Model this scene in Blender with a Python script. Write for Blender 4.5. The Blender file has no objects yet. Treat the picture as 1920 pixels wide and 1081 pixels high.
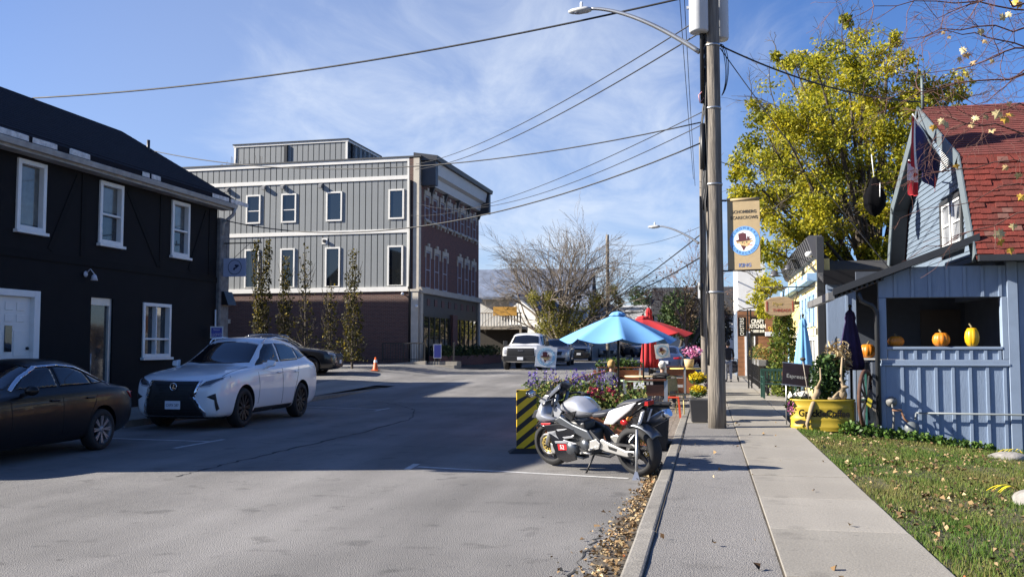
import bpy, bmesh, math, random
import numpy as np
from mathutils import Vector, Matrix
from mathutils.bvhtree import BVHTree
R = math.radians
random.seed(7)
rng = np.random.default_rng(7)
SC = bpy.context.scene
COL = SC.collection

# ------------------------------------------------------------------ camera, sky, sun, exposure
FPX, CX, CY, HY, EYE = 1750.0, 960.0, 540.5, 650.0, 1.65
PHI = math.atan((HY - CY) / FPX)
YAW = math.atan((1328 - 960) * math.cos(PHI) / FPX)
cam_d = bpy.data.cameras.new("camera")
cam_d.sensor_width = 36.0
cam_d.lens = FPX / 1920 * 36
cam_d.clip_end = 3000
cam_d.clip_start = 0.05
CAM = bpy.data.objects.new("camera", cam_d)
CAM.location = (0, 0, EYE)
CAM.rotation_euler = (R(90) + PHI, 0, YAW)
COL.objects.link(CAM)
SC.camera = CAM

SUN_EL, SUN_AZ = R(27.5), YAW + R(3.5)          # the sun stands to the camera's left, level with the picture plane
SUN_DIR = Vector((-math.cos(SUN_EL) * math.cos(SUN_AZ), -math.cos(SUN_EL) * math.sin(SUN_AZ), math.sin(SUN_EL)))
SUN_STRENGTH, SKY_STRENGTH, EXPOSURE = 5.0, 0.047, 1.4
sun_d = bpy.data.lights.new("sun", "SUN")
sun_d.energy = SUN_STRENGTH
sun_d.angle = R(0.5)
sun_d.color = (1.0, 0.93, 0.82)
SUN = bpy.data.objects.new("sun", sun_d)
SUN.rotation_euler = SUN_DIR.to_track_quat('Z', 'Y').to_euler()
COL.objects.link(SUN)

W = bpy.data.worlds.new("World")
SC.world = W
W.use_nodes = True
nt = W.node_tree
nt.nodes.clear()
def NN(t, k, **kw):
    n = t.nodes.new(k)
    for a, b in kw.items():
        setattr(n, a, b)
    return n
out = NN(nt, 'ShaderNodeOutputWorld')
bg = NN(nt, 'ShaderNodeBackground')
bg.inputs[1].default_value = SKY_STRENGTH
sky = NN(nt, 'ShaderNodeTexSky', sky_type='NISHITA', sun_disc=False, sun_elevation=SUN_EL,
         sun_rotation=math.atan2(SUN_DIR.x, SUN_DIR.y), altitude=200, air_density=1.0, dust_density=0.6, ozone_density=4.0)
tc = NN(nt, 'ShaderNodeTexCoord')
# thin cirrus: noise over the cloud plane (direction divided by its height)
sep = NN(nt, 'ShaderNodeSeparateXYZ')
nt.links.new(tc.outputs['Generated'], sep.inputs[0])
def mth(t, op, a, b=None, clamp=False):
    n = NN(t, 'ShaderNodeMath', operation=op, use_clamp=clamp)
    for i, x in enumerate((a, b)):
        if x is None: continue
        if isinstance(x, (int, float)): n.inputs[i].default_value = x
        else: t.links.new(x, n.inputs[i])
    return n.outputs[0]
zc = mth(nt, 'ADD', mth(nt, 'MAXIMUM', sep.outputs[2], 0.0), 0.16)
comb = NN(nt, 'ShaderNodeCombineXYZ')
nt.links.new(mth(nt, 'DIVIDE', sep.outputs[0], zc), comb.inputs[0])
nt.links.new(mth(nt, 'DIVIDE', sep.outputs[1], zc), comb.inputs[1])
mp = NN(nt, 'ShaderNodeMapping')
mp.inputs['Rotation'].default_value = (0, 0, R(28))
mp.inputs['Scale'].default_value = (1.0, 0.55, 1)
mp.inputs['Location'].default_value = (2.3, 0.75, 0)
nt.links.new(comb.outputs[0], mp.inputs[0])
n1 = NN(nt, 'ShaderNodeTexNoise'); n1.inputs['Scale'].default_value = 0.9; n1.inputs['Detail'].default_value = 3; n1.inputs['Distortion'].default_value = 0.5
n2 = NN(nt, 'ShaderNodeTexNoise'); n2.inputs['Scale'].default_value = 3.6; n2.inputs['Detail'].default_value = 9; n2.inputs['Roughness'].default_value = 0.62; n2.inputs['Distortion'].default_value = 0.6
nt.links.new(mp.outputs[0], n1.inputs['Vector']); nt.links.new(mp.outputs[0], n2.inputs['Vector'])
# a broad bank of cloud down the street, as in the photograph (a smooth lobe about that direction)
vm = NN(nt, 'ShaderNodeVectorMath', operation='DOT_PRODUCT')
nrm = NN(nt, 'ShaderNodeVectorMath', operation='NORMALIZE')
nt.links.new(tc.outputs['Generated'], nrm.inputs[0])
nt.links.new(nrm.outputs[0], vm.inputs[0])
_bd = Vector((-0.225, 0.95, 0.20)).normalized()
vm.inputs[1].default_value = _bd
lobe = NN(nt, 'ShaderNodeMapRange', interpolation_type='SMOOTHSTEP')
lobe.inputs[1].default_value = math.cos(R(22)); lobe.inputs[2].default_value = 1.0
nt.links.new(vm.outputs['Value'], lobe.inputs[0])
dens = mth(nt, 'ADD', mth(nt, 'MULTIPLY', n1.outputs[0], 0.62), mth(nt, 'MULTIPLY', n2.outputs[0], 0.62))
dens = mth(nt, 'ADD', dens, mth(nt, 'MULTIPLY', lobe.outputs[0], 0.36))
cr = NN(nt, 'ShaderNodeMapRange', interpolation_type='SMOOTHSTEP')
cr.inputs[1].default_value = 0.72; cr.inputs[2].default_value = 1.2; cr.inputs[3].default_value = 0.0; cr.inputs[4].default_value = 0.72
nt.links.new(dens, cr.inputs[0])
mix = NN(nt, 'ShaderNodeMix', data_type='RGBA')
veil = NN(nt, 'ShaderNodeMapRange', interpolation_type='SMOOTHSTEP')      # thin haze of high cloud, thicker down the street
veil.inputs[1].default_value = math.cos(R(34)); veil.inputs[2].default_value = math.cos(R(5)); veil.inputs[3].default_value = 0.03; veil.inputs[4].default_value = 0.26
vm2 = NN(nt, 'ShaderNodeVectorMath', operation='DOT_PRODUCT'); nt.links.new(nrm.outputs[0], vm2.inputs[0]); vm2.inputs[1].default_value = Vector((-0.40, 0.91, 0.07)).normalized()
nt.links.new(vm2.outputs['Value'], veil.inputs[0])
nt.links.new(mth(nt, 'ADD', veil.outputs[0], mth(nt, 'MULTIPLY', cr.outputs[0], 0.8)), mix.inputs['Factor'])
hsv = NN(nt, 'ShaderNodeHueSaturation'); hsv.inputs["Saturation"].default_value = 1.16; hsv.inputs['Value'].default_value = 1.0
nt.links.new(sky.outputs[0], hsv.inputs['Color'])
tnt = NN(nt, 'ShaderNodeMix', data_type='RGBA', blend_type='MULTIPLY'); tnt.inputs['Factor'].default_value = 1.0
tnt.inputs['B'].default_value = (0.94, 1.03, 1.36, 1)
nt.links.new(hsv.outputs[0], tnt.inputs['A']); nt.links.new(tnt.outputs['Result'], mix.inputs['A'])
mix.inputs['B'].default_value = (7.6, 8.2, 9.0, 1)
nt.links.new(mix.outputs['Result'], bg.inputs[0])
nt.links.new(bg.outputs[0], out.inputs[0])

vs = SC.view_settings
vs.view_transform = 'Standard'
vs.look = 'None'
vs.exposure = EXPOSURE
vs.gamma = 1.0
vs.use_curve_mapping = False
SC.render.engine = 'CYCLES'
SC.cycles.use_denoising = True
SC.cycles.max_bounces = 6
SC.cycles.diffuse_bounces = 2
SC.cycles.transparent_max_bounces = 8
SC.render.resolution_x, SC.render.resolution_y = 1024, 576

# ------------------------------------------------------------------ picture point -> point in the place
_h = Vector((-math.sin(YAW), math.cos(YAW), 0)); _r = Vector((math.cos(YAW), math.sin(YAW), 0))
_f = _h * math.cos(PHI) + Vector((0, 0, math.sin(PHI))); _u = _r.cross(_f)
C0 = Vector((0, 0, EYE))
def ray(u, v): return _f * FPX + _r * (u - CX) + _u * (CY - v)
def onz(u, v, z=0.0): d = ray(u, v); return C0 + d * ((z - EYE) / d.z)
def onY(u, v, Y): d = ray(u, v); return C0 + d * (Y / d.y)
def onX(u, v, X): d = ray(u, v); return C0 + d * (X / d.x)
def ond(u, v, dep): d = ray(u, v); return C0 + d * (dep / (d.dot(_h)))   # at a horizontal distance

# ------------------------------------------------------------------ materials
MATS = {}
def mat(name, c, rough=0.7, metal=0.0, var=0.12, vs_=3.0, bump=0.0, bs=40.0, spec=0.5, coat=0.0, trans=0.0, tint=None, detail=6.0, vscale=(1, 1, 1), worn=0.0, lanes=(1, .12, 1)):
    if name in MATS: return MATS[name]
    m = bpy.data.materials.new(name)
    m.use_nodes = True
    t = m.node_tree
    b = t.nodes['Principled BSDF']
    b.inputs['Roughness'].default_value = rough
    b.inputs['Metallic'].default_value = metal
    b.inputs['Specular IOR Level'].default_value = spec
    if coat: b.inputs['Coat Weight'].default_value = coat; b.inputs['Coat Roughness'].default_value = 0.03
    if trans: b.inputs['Transmission Weight'].default_value = trans
    tcn = NN(t, 'ShaderNodeTexCoord')
    mpn = NN(t, 'ShaderNodeMapping'); mpn.inputs['Scale'].default_value = vscale
    t.links.new(tcn.outputs['Object'], mpn.inputs[0])
    if var > 0:
        nz = NN(t, 'ShaderNodeTexNoise'); nz.inputs['Scale'].default_value = vs_; nz.inputs['Detail'].default_value = detail; nz.inputs['Roughness'].default_value = 0.65
        t.links.new(mpn.outputs[0], nz.inputs['Vector'])
        mr = NN(t, 'ShaderNodeMapRange'); mr.inputs[1].default_value = 0.3; mr.inputs[2].default_value = 0.7
        t.links.new(nz.outputs[0], mr.inputs[0])
        mx = NN(t, 'ShaderNodeMix', data_type='RGBA')
        c2 = tint if tint else tuple(min(1, x * (1 + var)) for x in c)
        mx.inputs['A'].default_value = (*[x * (1 - var) for x in c], 1); mx.inputs['B'].default_value = (*c2, 1)
        t.links.new(mr.outputs[0], mx.inputs['Factor'])
        res = mx.outputs['Result']
        if worn:     # broad wear along the lanes, blotches and small dark stains
            ml = NN(t, 'ShaderNodeMapping'); ml.inputs['Scale'].default_value = lanes; t.links.new(tcn.outputs['Object'], ml.inputs[0])
            for sc_, lo, hi, amt, src in ((.9, .35, .65, worn, ml), (.32, .4, .62, worn*.8, mpn), (2.3, .60, .70, -worn*1.6, mpn), (9.0, .66, .74, -worn*2.0, mpn)):
                q = NN(t, 'ShaderNodeTexNoise'); q.inputs['Scale'].default_value = sc_; q.inputs['Detail'].default_value = 5; t.links.new(src.outputs[0], q.inputs['Vector'])
                r_ = NN(t, 'ShaderNodeMapRange'); r_.inputs[1].default_value = lo; r_.inputs[2].default_value = hi
                r_.inputs[3].default_value = 1.0 if amt < 0 else 1-amt; r_.inputs[4].default_value = 1+amt; t.links.new(q.outputs[0], r_.inputs[0])
                vmx = NN(t, 'ShaderNodeVectorMath', operation='SCALE'); t.links.new(res, vmx.inputs[0]); t.links.new(r_.outputs[0], vmx.inputs['Scale']); res = vmx.outputs[0]
        t.links.new(res, b.inputs['Base Color'])
    else:
        b.inputs['Base Color'].default_value = (*c, 1)
    if bump > 0:
        n2 = NN(t, 'ShaderNodeTexNoise'); n2.inputs['Scale'].default_value = bs; n2.inputs['Detail'].default_value = 8
        t.links.new(mpn.outputs[0], n2.inputs['Vector'])
        bp = NN(t, 'ShaderNodeBump'); bp.inputs['Strength'].default_value = bump; bp.inputs['Distance'].default_value = 0.02
        t.links.new(n2.outputs[0], bp.inputs['Height'])
        t.links.new(bp.outputs[0], b.inputs['Normal'])
    MATS[name] = m
    return m

def mat_ramp(name, stops, rough=0.6, trans=0.0, spec=0.3):
    """colour by the per-face random attribute 'rnd'"""
    if name in MATS: return MATS[name]
    m = bpy.data.materials.new(name); m.use_nodes = True; t = m.node_tree
    b = t.nodes['Principled BSDF']; b.inputs['Roughness'].default_value = rough; b.inputs['Specular IOR Level'].default_value = spec
    at = NN(t, 'ShaderNodeAttribute', attribute_name='rnd')
    cr = NN(t, 'ShaderNodeValToRGB')
    el = cr.color_ramp.elements
    el[0].position = stops[0][0]; el[0].color = (*stops[0][1], 1)
    el[1].position = stops[-1][0]; el[1].color = (*stops[-1][1], 1)
    for p, c in stops[1:-1]:
        e = el.new(p); e.color = (*c, 1)
    t.links.new(at.outputs['Fac'], cr.inputs[0])
    t.links.new(cr.outputs[0], b.inputs['Base Color'])
    if trans:
        tr = NN(t, 'ShaderNodeBsdfTranslucent'); t.links.new(cr.outputs[0], tr.inputs[0])
        ms = NN(t, 'ShaderNodeMixShader'); ms.inputs[0].default_value = trans
        t.links.new(b.outputs[0], ms.inputs[1]); t.links.new(tr.outputs[0], ms.inputs[2])
        t.links.new(ms.outputs[0], t.nodes['Material Output'].inputs[0])
    MATS[name] = m
    return m

def mat_brick(name, c1, c2, mortar, sc=1.0):
    if name in MATS: return MATS[name]
    m = bpy.data.materials.new(name); m.use_nodes = True; t = m.node_tree
    b = t.nodes['Principled BSDF']; b.inputs['Roughness'].default_value = 0.85
    g = NN(t, 'ShaderNodeNewGeometry')
    tcn = NN(t, 'ShaderNodeTexCoord'); sp = NN(t, 'ShaderNodeSeparateXYZ'); t.links.new(tcn.outputs['Object'], sp.inputs[0])
    cb = NN(t, 'ShaderNodeCombineXYZ'); t.links.new(mth(t, 'ADD', sp.outputs[0], sp.outputs[1]), cb.inputs[0]); t.links.new(sp.outputs[2], cb.inputs[1])
    br = NN(t, 'ShaderNodeTexBrick'); br.inputs['Scale'].default_value = sc
    br.inputs['Color1'].default_value = (*c1, 1); br.inputs['Color2'].default_value = (*c2, 1); br.inputs['Mortar'].default_value = (*mortar, 1)
    br.inputs['Brick Width'].default_value = 0.22; br.inputs['Row Height'].default_value = 0.075; br.inputs['Mortar Size'].default_value = 0.008
    t.links.new(cb.outputs[0], br.inputs[0]); t.links.new(br.outputs[0], b.inputs['Base Color'])
    bp = NN(t, 'ShaderNodeBump'); bp.inputs['Strength'].default_value = 0.5; bp.inputs['Distance'].default_value = 0.01; bp.invert = True
    t.links.new(br.outputs['Fac'], bp.inputs['Height']); t.links.new(bp.outputs[0], b.inputs['Normal'])
    MATS[name] = m
    return m

# ------------------------------------------------------------------ mesh building
class MB:
    def __init__(s): s.v = []; s.f = []; s.m = []; s.s = []
    def add(s, vs, fs, mi=0, sm=False):
        o = len(s.v); s.v += [tuple(p) for p in vs]
        for f in fs: s.f.append(tuple(o + i for i in f)); s.m.append(mi); s.s.append(sm)
        return s
    def bx(s, x0, y0, z0, x1, y1, z1, mi=0):
        x0, x1 = min(x0, x1), max(x0, x1); y0, y1 = min(y0, y1), max(y0, y1); z0, z1 = min(z0, z1), max(z0, z1)
        return s.add([(x0,y0,z0),(x1,y0,z0),(x1,y1,z0),(x0,y1,z0),(x0,y0,z1),(x1,y0,z1),(x1,y1,z1),(x0,y1,z1)],
                     [(0,3,2,1),(4,5,6,7),(0,1,5,4),(1,2,6,5),(2,3,7,6),(3,0,4,7)], mi)
    def hull8(s, a, mi=0):   # bottom 4 ccw then top 4
        return s.add(a, [(0,3,2,1),(4,5,6,7),(0,1,5,4),(1,2,6,5),(2,3,7,6),(3,0,4,7)], mi)
    def beam(s, p, q, w, h=None, mi=0, up=(0,0,1)):
        p, q = Vector(p), Vector(q); h = h or w; d = (q - p).normalized(); u = Vector(up)
        if abs(d.dot(u)) > 0.98: u = Vector((1, 0, 0))
        a = d.cross(u).normalized(); b = a.cross(d)
        a *= w / 2; b *= h / 2
        return s.hull8([p-a-b, p+a-b, q+a-b, q-a-b, p-a+b, p+a+b, q+a+b, q-a+b], mi)
    def tube(s, pts, r, n=8, mi=0, caps=True, sm=True):
        pts = [Vector(p) for p in pts]; rs = r if isinstance(r, (list, tuple)) else [r] * len(pts)
        o = len(s.v); prev = None
        for i, p in enumerate(pts):
            d = (pts[min(i+1, len(pts)-1)] - pts[max(i-1, 0)])
            d = d.normalized() if d.length > 1e-9 else Vector((0,0,1))
            if prev is None:
                a = d.cross(Vector((0,0,1)))
                if a.length < 0.05: a = d.cross(Vector((1,0,0)))
            else: a = prev - d * prev.dot(d)
            a = a.normalized() if a.length > 1e-6 else Vector((1,0,0)); prev = a; b = d.cross(a)
            for k in range(n):
                t = 2 * math.pi * k / n; s.v.append(tuple(p + (a * math.cos(t) + b * math.sin(t)) * rs[i]))
        for i in range(len(pts) - 1):
            for k in range(n):
                s.f.append((o+i*n+k, o+i*n+(k+1)%n, o+(i+1)*n+(k+1)%n, o+(i+1)*n+k)); s.m.append(mi); s.s.append(sm)
        if caps:
            s.f.append(tuple(o+k for k in range(n))[::-1]); s.m.append(mi); s.s.append(False)
            e = o + (len(pts)-1)*n; s.f.append(tuple(e+k for k in range(n))); s.m.append(mi); s.s.append(False)
        return s
    def lathe(s, prof, n=24, M=None, mi=0, sm=True, fn=None):
        """profile of (radius, height) turned round local z; fn(theta) scales the radius"""
        M = M or Matrix(); o = len(s.v); k = len(prof)
        for j in range(n):
            t = 2 * math.pi * j / n; sc = fn(t) if fn else 1
            for (r, z) in prof: s.v.append(tuple(M @ Vector((r*sc*math.cos(t), r*sc*math.sin(t), z))))
        for j in range(n):
            for i in range(k - 1):
                s.f.append((o+j*k+i, o+((j+1)%n)*k+i, o+((j+1)%n)*k+i+1, o+j*k+i+1)); s.m.append(mi); s.s.append(sm)
        return s
    def prism(s, poly, fn, lo, hi, mi=0):
        """polygon of 2D points; fn(a, b, depth) gives the 3D point"""
        n = len(poly); vs = [fn(a, b, lo) for a, b in poly] + [fn(a, b, hi) for a, b in poly]
        fs = [tuple(range(n))[::-1], tuple(range(n, 2*n))] + [(i, (i+1)%n, n+(i+1)%n, n+i) for i in range(n)]
        return s.add(vs, fs, mi)
    def ball(s, c, r, n=10, m=7, mi=0, sq=(1,1,1)):
        prof = [(math.sin(math.pi*i/m), -math.cos(math.pi*i/m)) for i in range(m+1)]
        prof[0] = (0.001, -1); prof[-1] = (0.001, 1)
        return s.lathe(prof, n, Matrix.Translation(Vector(c)) @ Matrix.Diagonal((r*sq[0], r*sq[1], r*sq[2], 1)), mi)
    def build(s, name, m, parent=None, world=False, bevel=0.0, seg=1):
        me = bpy.data.meshes.new(name)
        off = Vector((0,0,0))
        if world and parent is not None:
            p = parent
            while p: off += p.location; p = p.parent
        vs = [(a-off.x, b-off.y, c-off.z) for a, b, c in s.v] if off.length else s.v
        me.from_pydata(vs, [], s.f)
        for x in (m if isinstance(m, (list, tuple)) else [m]): me.materials.append(x)
        me.polygons.foreach_set('material_index', s.m); me.polygons.foreach_set('use_smooth', s.s)
        b = bmesh.new(); b.from_mesh(me); bmesh.ops.recalc_face_normals(b, faces=b.faces); b.to_mesh(me); b.free()
        o = bpy.data.objects.new(name, me); COL.objects.link(o)
        if parent is not None: o.parent = parent
        if bevel:
            md = o.modifiers.new("bevel", 'BEVEL'); md.width = bevel; md.segments = seg; md.limit_method = 'ANGLE'
        return o

def tag(o, label=None, cat=None, group=None, kind=None):
    if label: o['label'] = label
    if cat: o['category'] = cat
    if group: o['group'] = group
    if kind: o['kind'] = kind
    return o
def thing(name, label, cat, loc=(0,0,0), rz=0.0, group=None):
    o = bpy.data.objects.new(name, None); COL.objects.link(o); o.location = loc; o.rotation_euler = (0, 0, rz)
    o.empty_display_size = 0.2
    return tag(o, label, cat, group)
def dup(root, loc, rz=None, label=None, group=None, scale=None):
    def cp(o, par):
        c = o.copy(); COL.objects.link(c)
        if par is not None: c.parent = par
        for ch in list(o.children): cp(ch, c)
        return c
    r = cp(root, None); r.location = loc
    if rz is not None: r.rotation_euler = (0, 0, rz)
    if scale: r.scale = (scale,)*3
    if label: r['label'] = label
    if group: r['group'] = group
    return r
def share(o, name, parent, loc=(0,0,0), rot=(0,0,0), sc=(1,1,1)):
    c = bpy.data.objects.new(name, o.data); COL.objects.link(c); c.parent = parent; c.location = loc; c.rotation_euler = rot; c.scale = sc
    for md in o.modifiers:
        if md.type == 'BEVEL':
            n = c.modifiers.new("bevel", 'BEVEL'); n.width = md.width; n.segments = md.segments; n.limit_method = 'ANGLE'
    return c
def struct(o, label=None): o['kind'] = 'structure'; return tag(o, label)
def applied(o):
    """replace a mesh object's modifiers by their result"""
    dg = bpy.context.evaluated_depsgraph_get()
    me = bpy.data.meshes.new_from_object(o.evaluated_get(dg), depsgraph=dg)
    o.modifiers.clear(); o.data = me
    return o
def text(s, size, m, name, parent, M, depth=0.002, ax='CENTER', width=1.0, bold=0.0):
    cu = bpy.data.curves.new("t", 'FONT'); cu.body = s; cu.size = size; cu.align_x = ax; cu.align_y = 'CENTER'; cu.extrude = depth; cu.offset = bold; cu.resolution_u = 3
    t = bpy.data.objects.new("t", cu); COL.objects.link(t)
    bpy.context.view_layer.update()
    me = bpy.data.meshes.new_from_object(t.evaluated_get(bpy.context.evaluated_depsgraph_get()))
    bpy.data.objects.remove(t); bpy.data.curves.remove(cu)
    me.materials.clear(); me.materials.append(m)
    me.transform(M @ Matrix.Diagonal((width, 1, 1, 1)))
    o = bpy.data.objects.new(name, me); COL.objects.link(o); o.parent = parent
    return o
def face_mat(x, y, z, rz=0.0):
    """matrix laying text flat on a wall facing local -y turned by rz"""
    return Matrix.Translation((x, y, z)) @ Matrix.Rotation(rz, 4, 'Z') @ Matrix.Rotation(R(90), 4, 'X')

def leaves(name, P, size, m, parent=None, kind=None, up=0.0, rnd=None, aspect=0.6, sizevar=0.35, world=True, fold=0.25):
    """one mesh of many leaf-sized faces; P is an N x 3 array"""
    P = np.asarray(P, float); n = len(P)
    if world and parent is not None:
        q = parent; off = np.zeros(3)
        while q: off += np.array(q.location); q = q.parent
        P = P - off
    nrm = rng.normal(size=(n, 3)); nrm[:, 2] += up
    nrm /= np.linalg.norm(nrm, axis=1, keepdims=True)
    a = np.cross(nrm, rng.normal(size=(n, 3))); a /= np.linalg.norm(a, axis=1, keepdims=True)
    b = np.cross(nrm, a)
    sz = (size * (1 + sizevar * rng.normal(size=n)).clip(0.35, 2))[:, None]
    V = np.empty((n, 4, 3))
    V[:, 0] = P - a * sz * 0.5; V[:, 2] = P + a * sz * 0.5
    V[:, 1] = P + b * sz * 0.5 * aspect + nrm * sz * fold * 0.3; V[:, 3] = P - b * sz * 0.5 * aspect + nrm * sz * fold * 0.3
    me = bpy.data.meshes.new(name)
    me.vertices.add(n*4); me.vertices.foreach_set('co', V.reshape(-1))
    me.loops.add(n*4); me.loops.foreach_set('vertex_index', np.arange(n*4, dtype=np.int32))
    me.polygons.add(n); me.polygons.foreach_set('loop_start', np.arange(n, dtype=np.int32)*4)
    me.polygons.foreach_set('loop_total', np.full(n, 4, dtype=np.int32))
    at = me.attributes.new('rnd', 'FLOAT', 'FACE')
    rr = rng.random(n) if rnd is None else np.asarray(rnd)
    at.data.foreach_set('value', rr.astype(np.float32))
    me.update(); me.validate()
    me.materials.append(m)
    o = bpy.data.objects.new(name, me); COL.objects.link(o)
    if parent is not None: o.parent = parent
    if kind: o['kind'] = kind
    return o

def blob_pts(n, c, rad, gap=0.0):
    d = rng.normal(size=(n, 3)); d /= np.linalg.norm(d, axis=1, keepdims=True)
    rr = rng.random(n) ** (1/2.2)
    return np.array(c) + d * rr[:, None] * np.array(rad)

class Wall:
    """a wall plane: s along it, d outward, z up"""
    def __init__(s, P, ex, n):
        s.P = Vector((P[0], P[1], 0)); s.ex = Vector((ex[0], ex[1], 0)).normalized(); s.n = Vector((n[0], n[1], 0)).normalized()
    def p(s, a, z, d=0.0): return s.P + s.ex*a + s.n*d + Vector((0, 0, z))
    def pix(s, u, v, d=0.0):
        r = ray(u, v); P0 = s.P + s.n*d
        q = C0 + r * ((P0 - C0).dot(s.n) / r.dot(s.n)) - P0
        return q.dot(s.ex), q.z
    def box(s, mb, a0, a1, z0, z1, d0, d1, mi=0):
        mb.hull8([s.p(a0,z0,d0), s.p(a1,z0,d0), s.p(a1,z0,d1), s.p(a0,z0,d1), s.p(a0,z1,d0), s.p(a1,z1,d0), s.p(a1,z1,d1), s.p(a0,z1,d1)], mi)
        return mb
    def poly(s, mb, pts, d0, d1, mi=0): mb.prism(pts, lambda a, b, d: s.p(a, b, d), d0, d1, mi); return mb
    def tm(s, a, z, d):
        """text matrix: reads along the wall seen from outside"""
        x = Vector((0,0,1)).cross(s.n); M = Matrix.Identity(4)
        for i in range(3): M[i][0] = x[i]; M[i][1] = (0,0,1)[i]; M[i][2] = s.n[i]; M[i][3] = s.p(a, z, d)[i]
        return M
def local(M, parent):
    q = parent; off = Vector((0,0,0))
    while q: off += q.location; q = q.parent
    return Matrix.Translation(-off) @ M
def hole_wall(mb, w, a0, a1, z0, z1, holes, d0, d1, mi=0):
    """solid wall with rectangular openings: boxes butted end to end"""
    xs = sorted({a0, a1, *[h[0] for h in holes], *[h[1] for h in holes]})
    xs = [x for x in xs if a0 <= x <= a1]
    for i in range(len(xs)-1):
        xa, xb = xs[i], xs[i+1]; mid = (xa+xb)/2
        cuts = sorted([(h[2], h[3]) for h in holes if h[0] < mid < h[1]])
        z = z0
        for c0, c1 in cuts:
            if c0 > z + 1e-4: w.box(mb, xa, xb, z, c0, d0, d1, mi)
            z = max(z, c1)
        if z1 > z + 1e-4: w.box(mb, xa, xb, z, z1, d0, d1, mi)
def window(w, par, a0, a1, z0, z1, fm, gm, fw=0.09, fd=0.05, rails=(), mulls=(), sill=None, dg=-0.03, name='window', bw=None, back=-0.10):
    a0, a1 = min(a0, a1), max(a0, a1); z0, z1 = min(z0, z1), max(z0, z1); bw = bw or fw
    mb = MB()
    w.box(mb, a0, a0+fw, z0, z1, back, fd); w.box(mb, a1-fw, a1, z0, z1, back, fd)
    w.box(mb, a0+fw, a1-fw, z1-fw, z1, back, fd); w.box(mb, a0+fw, a1-fw, z0, z0+bw, back, fd)
    for r in rails: w.box(mb, a0+fw, a1-fw, r-0.025, r+0.025, dg-0.01, fd*0.6)
    for c in mulls: w.box(mb, c-0.022, c+0.022, z0+bw, z1-fw, dg-0.012, fd*0.55)
    f = mb.build(name, fm, par, world=True, bevel=0.006)
    g = MB(); w.box(g, a0+fw, a1-fw, z0+bw, z1-fw, dg-0.015, dg)
    g.build('pane', gm, f, world=True)
    if sill:
        s = MB(); w.box(s, a0-0.05, a1+0.05, z0-0.07, z0-0.001, -0.02, fd+0.06)
        s.build('sill', sill, f, world=True, bevel=0.006)
    return f
def ss(a, b, x):
    t = min(1, max(0, (x-a)/(b-a))); return t*t*(3-2*t)
# ------------------------------------------------------------------ shared materials
asphalt = mat('asphalt', (0.185, 0.177, 0.168), 0.9, var=0.2, vs_=60, bump=0.9, bs=90, detail=6, worn=.2)
asphalt2 = mat('asphalt_strip', (0.205, 0.195, 0.185), 0.92, var=0.22, vs_=55, bump=0.9, bs=85, detail=6, worn=.12)
concrete = mat('concrete', (0.27, 0.248, 0.212), 0.9, var=0.12, vs_=40, bump=0.25, bs=60, detail=8, worn=.12)
kerbm = mat('kerb_concrete', (0.22, 0.205, 0.18), 0.9, var=0.22, vs_=5.0, bump=0.4, bs=50, detail=10, worn=.15)
soil = mat('soil', (0.075, 0.06, 0.04), 0.95, var=0.4, vs_=2.0, bump=0.6, bs=20)
paint = mat('road_paint', (0.42, 0.42, 0.41), 0.85, var=0.3, vs_=9, detail=10)
white = mat('white_paint', (0.74, 0.74, 0.72), 0.55, var=0.06, vs_=4)
glass = mat('dark_glass', (0.012, 0.014, 0.016), 0.03, var=0, spec=0.9)
glass_w = mat('window_glass', (0.03, 0.035, 0.04), 0.04, var=0.5, vs_=1.5, spec=0.8)
blackm = mat('black_metal', (0.012, 0.012, 0.013), 0.45, var=0.1)
steel = mat('galvanised_steel', (0.42, 0.43, 0.44), 0.42, metal=0.8, var=0.15)
rubber = mat('rubber', (0.014, 0.014, 0.015), 0.8, var=0.15, vs_=20)
wood = mat('stained_wood', (0.22, 0.075, 0.03), 0.55, var=0.35, vs_=5, vscale=(1, 1, 9), bump=0.2, bs=20)
oldwood = mat('weathered_wood', (0.27, 0.235, 0.19), 0.85, var=0.3, vs_=6, vscale=(3, 3, .35), bump=0.5, bs=14)
barkm = mat('bark', (0.075, 0.06, 0.045), 0.9, var=0.35, vs_=6, bump=0.8, bs=12)

# ------------------------------------------------------------------ ground
def tz(X, Y):
    k = 0.12 + 0.88 * ss(0, -7, X)
    z = 0.45 * ss(24, 48, Y) * k + 0.2 * ss(48, 95, Y) + 0.3 * ss(-11.9, -15, X) * ss(30, 42, Y)
    if X > 1.6: z -= 0.09 * (min(X, 9) - 1.6) * (1 - ss(19, 27, Y))
    return z
def sheet(name, xs, ys, zo, m, fn=tz, jit=0.0):
    mb = MB(); vs = [(x, y, fn(x, y) + zo + random.uniform(-jit, jit)) for y in ys for x in xs]; n = len(xs)
    mb.add(vs, [(j*n+i, j*n+i+1, (j+1)*n+i+1, (j+1)*n+i) for j in range(len(ys)-1) for i in range(n-1)], 0, True)
    return mb.build(name, m)
def fr(a, b, st): 
    n = max(1, round((b-a)/st)); return [a + (b-a)*i/n for i in range(n+1)]
struct(sheet('ground', [-900, -300, -120, -70, -50, -40] + fr(-34, 12, 1.0) + [16, 24, 40, 80, 200, 900], [-200, -60, -20] + fr(-10, 100, 2.0) + [130, 200, 400, 1500], -0.07, soil))
struct(sheet('road', fr(-11.7, -0.62, 0.7), fr(-12, 190, 1.5), 0.0, asphalt))
struct(sheet('parking_lot', fr(-40, -11.72, 1.0), fr(34.2, 48.6, 0.9), -0.01, asphalt))
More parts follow.
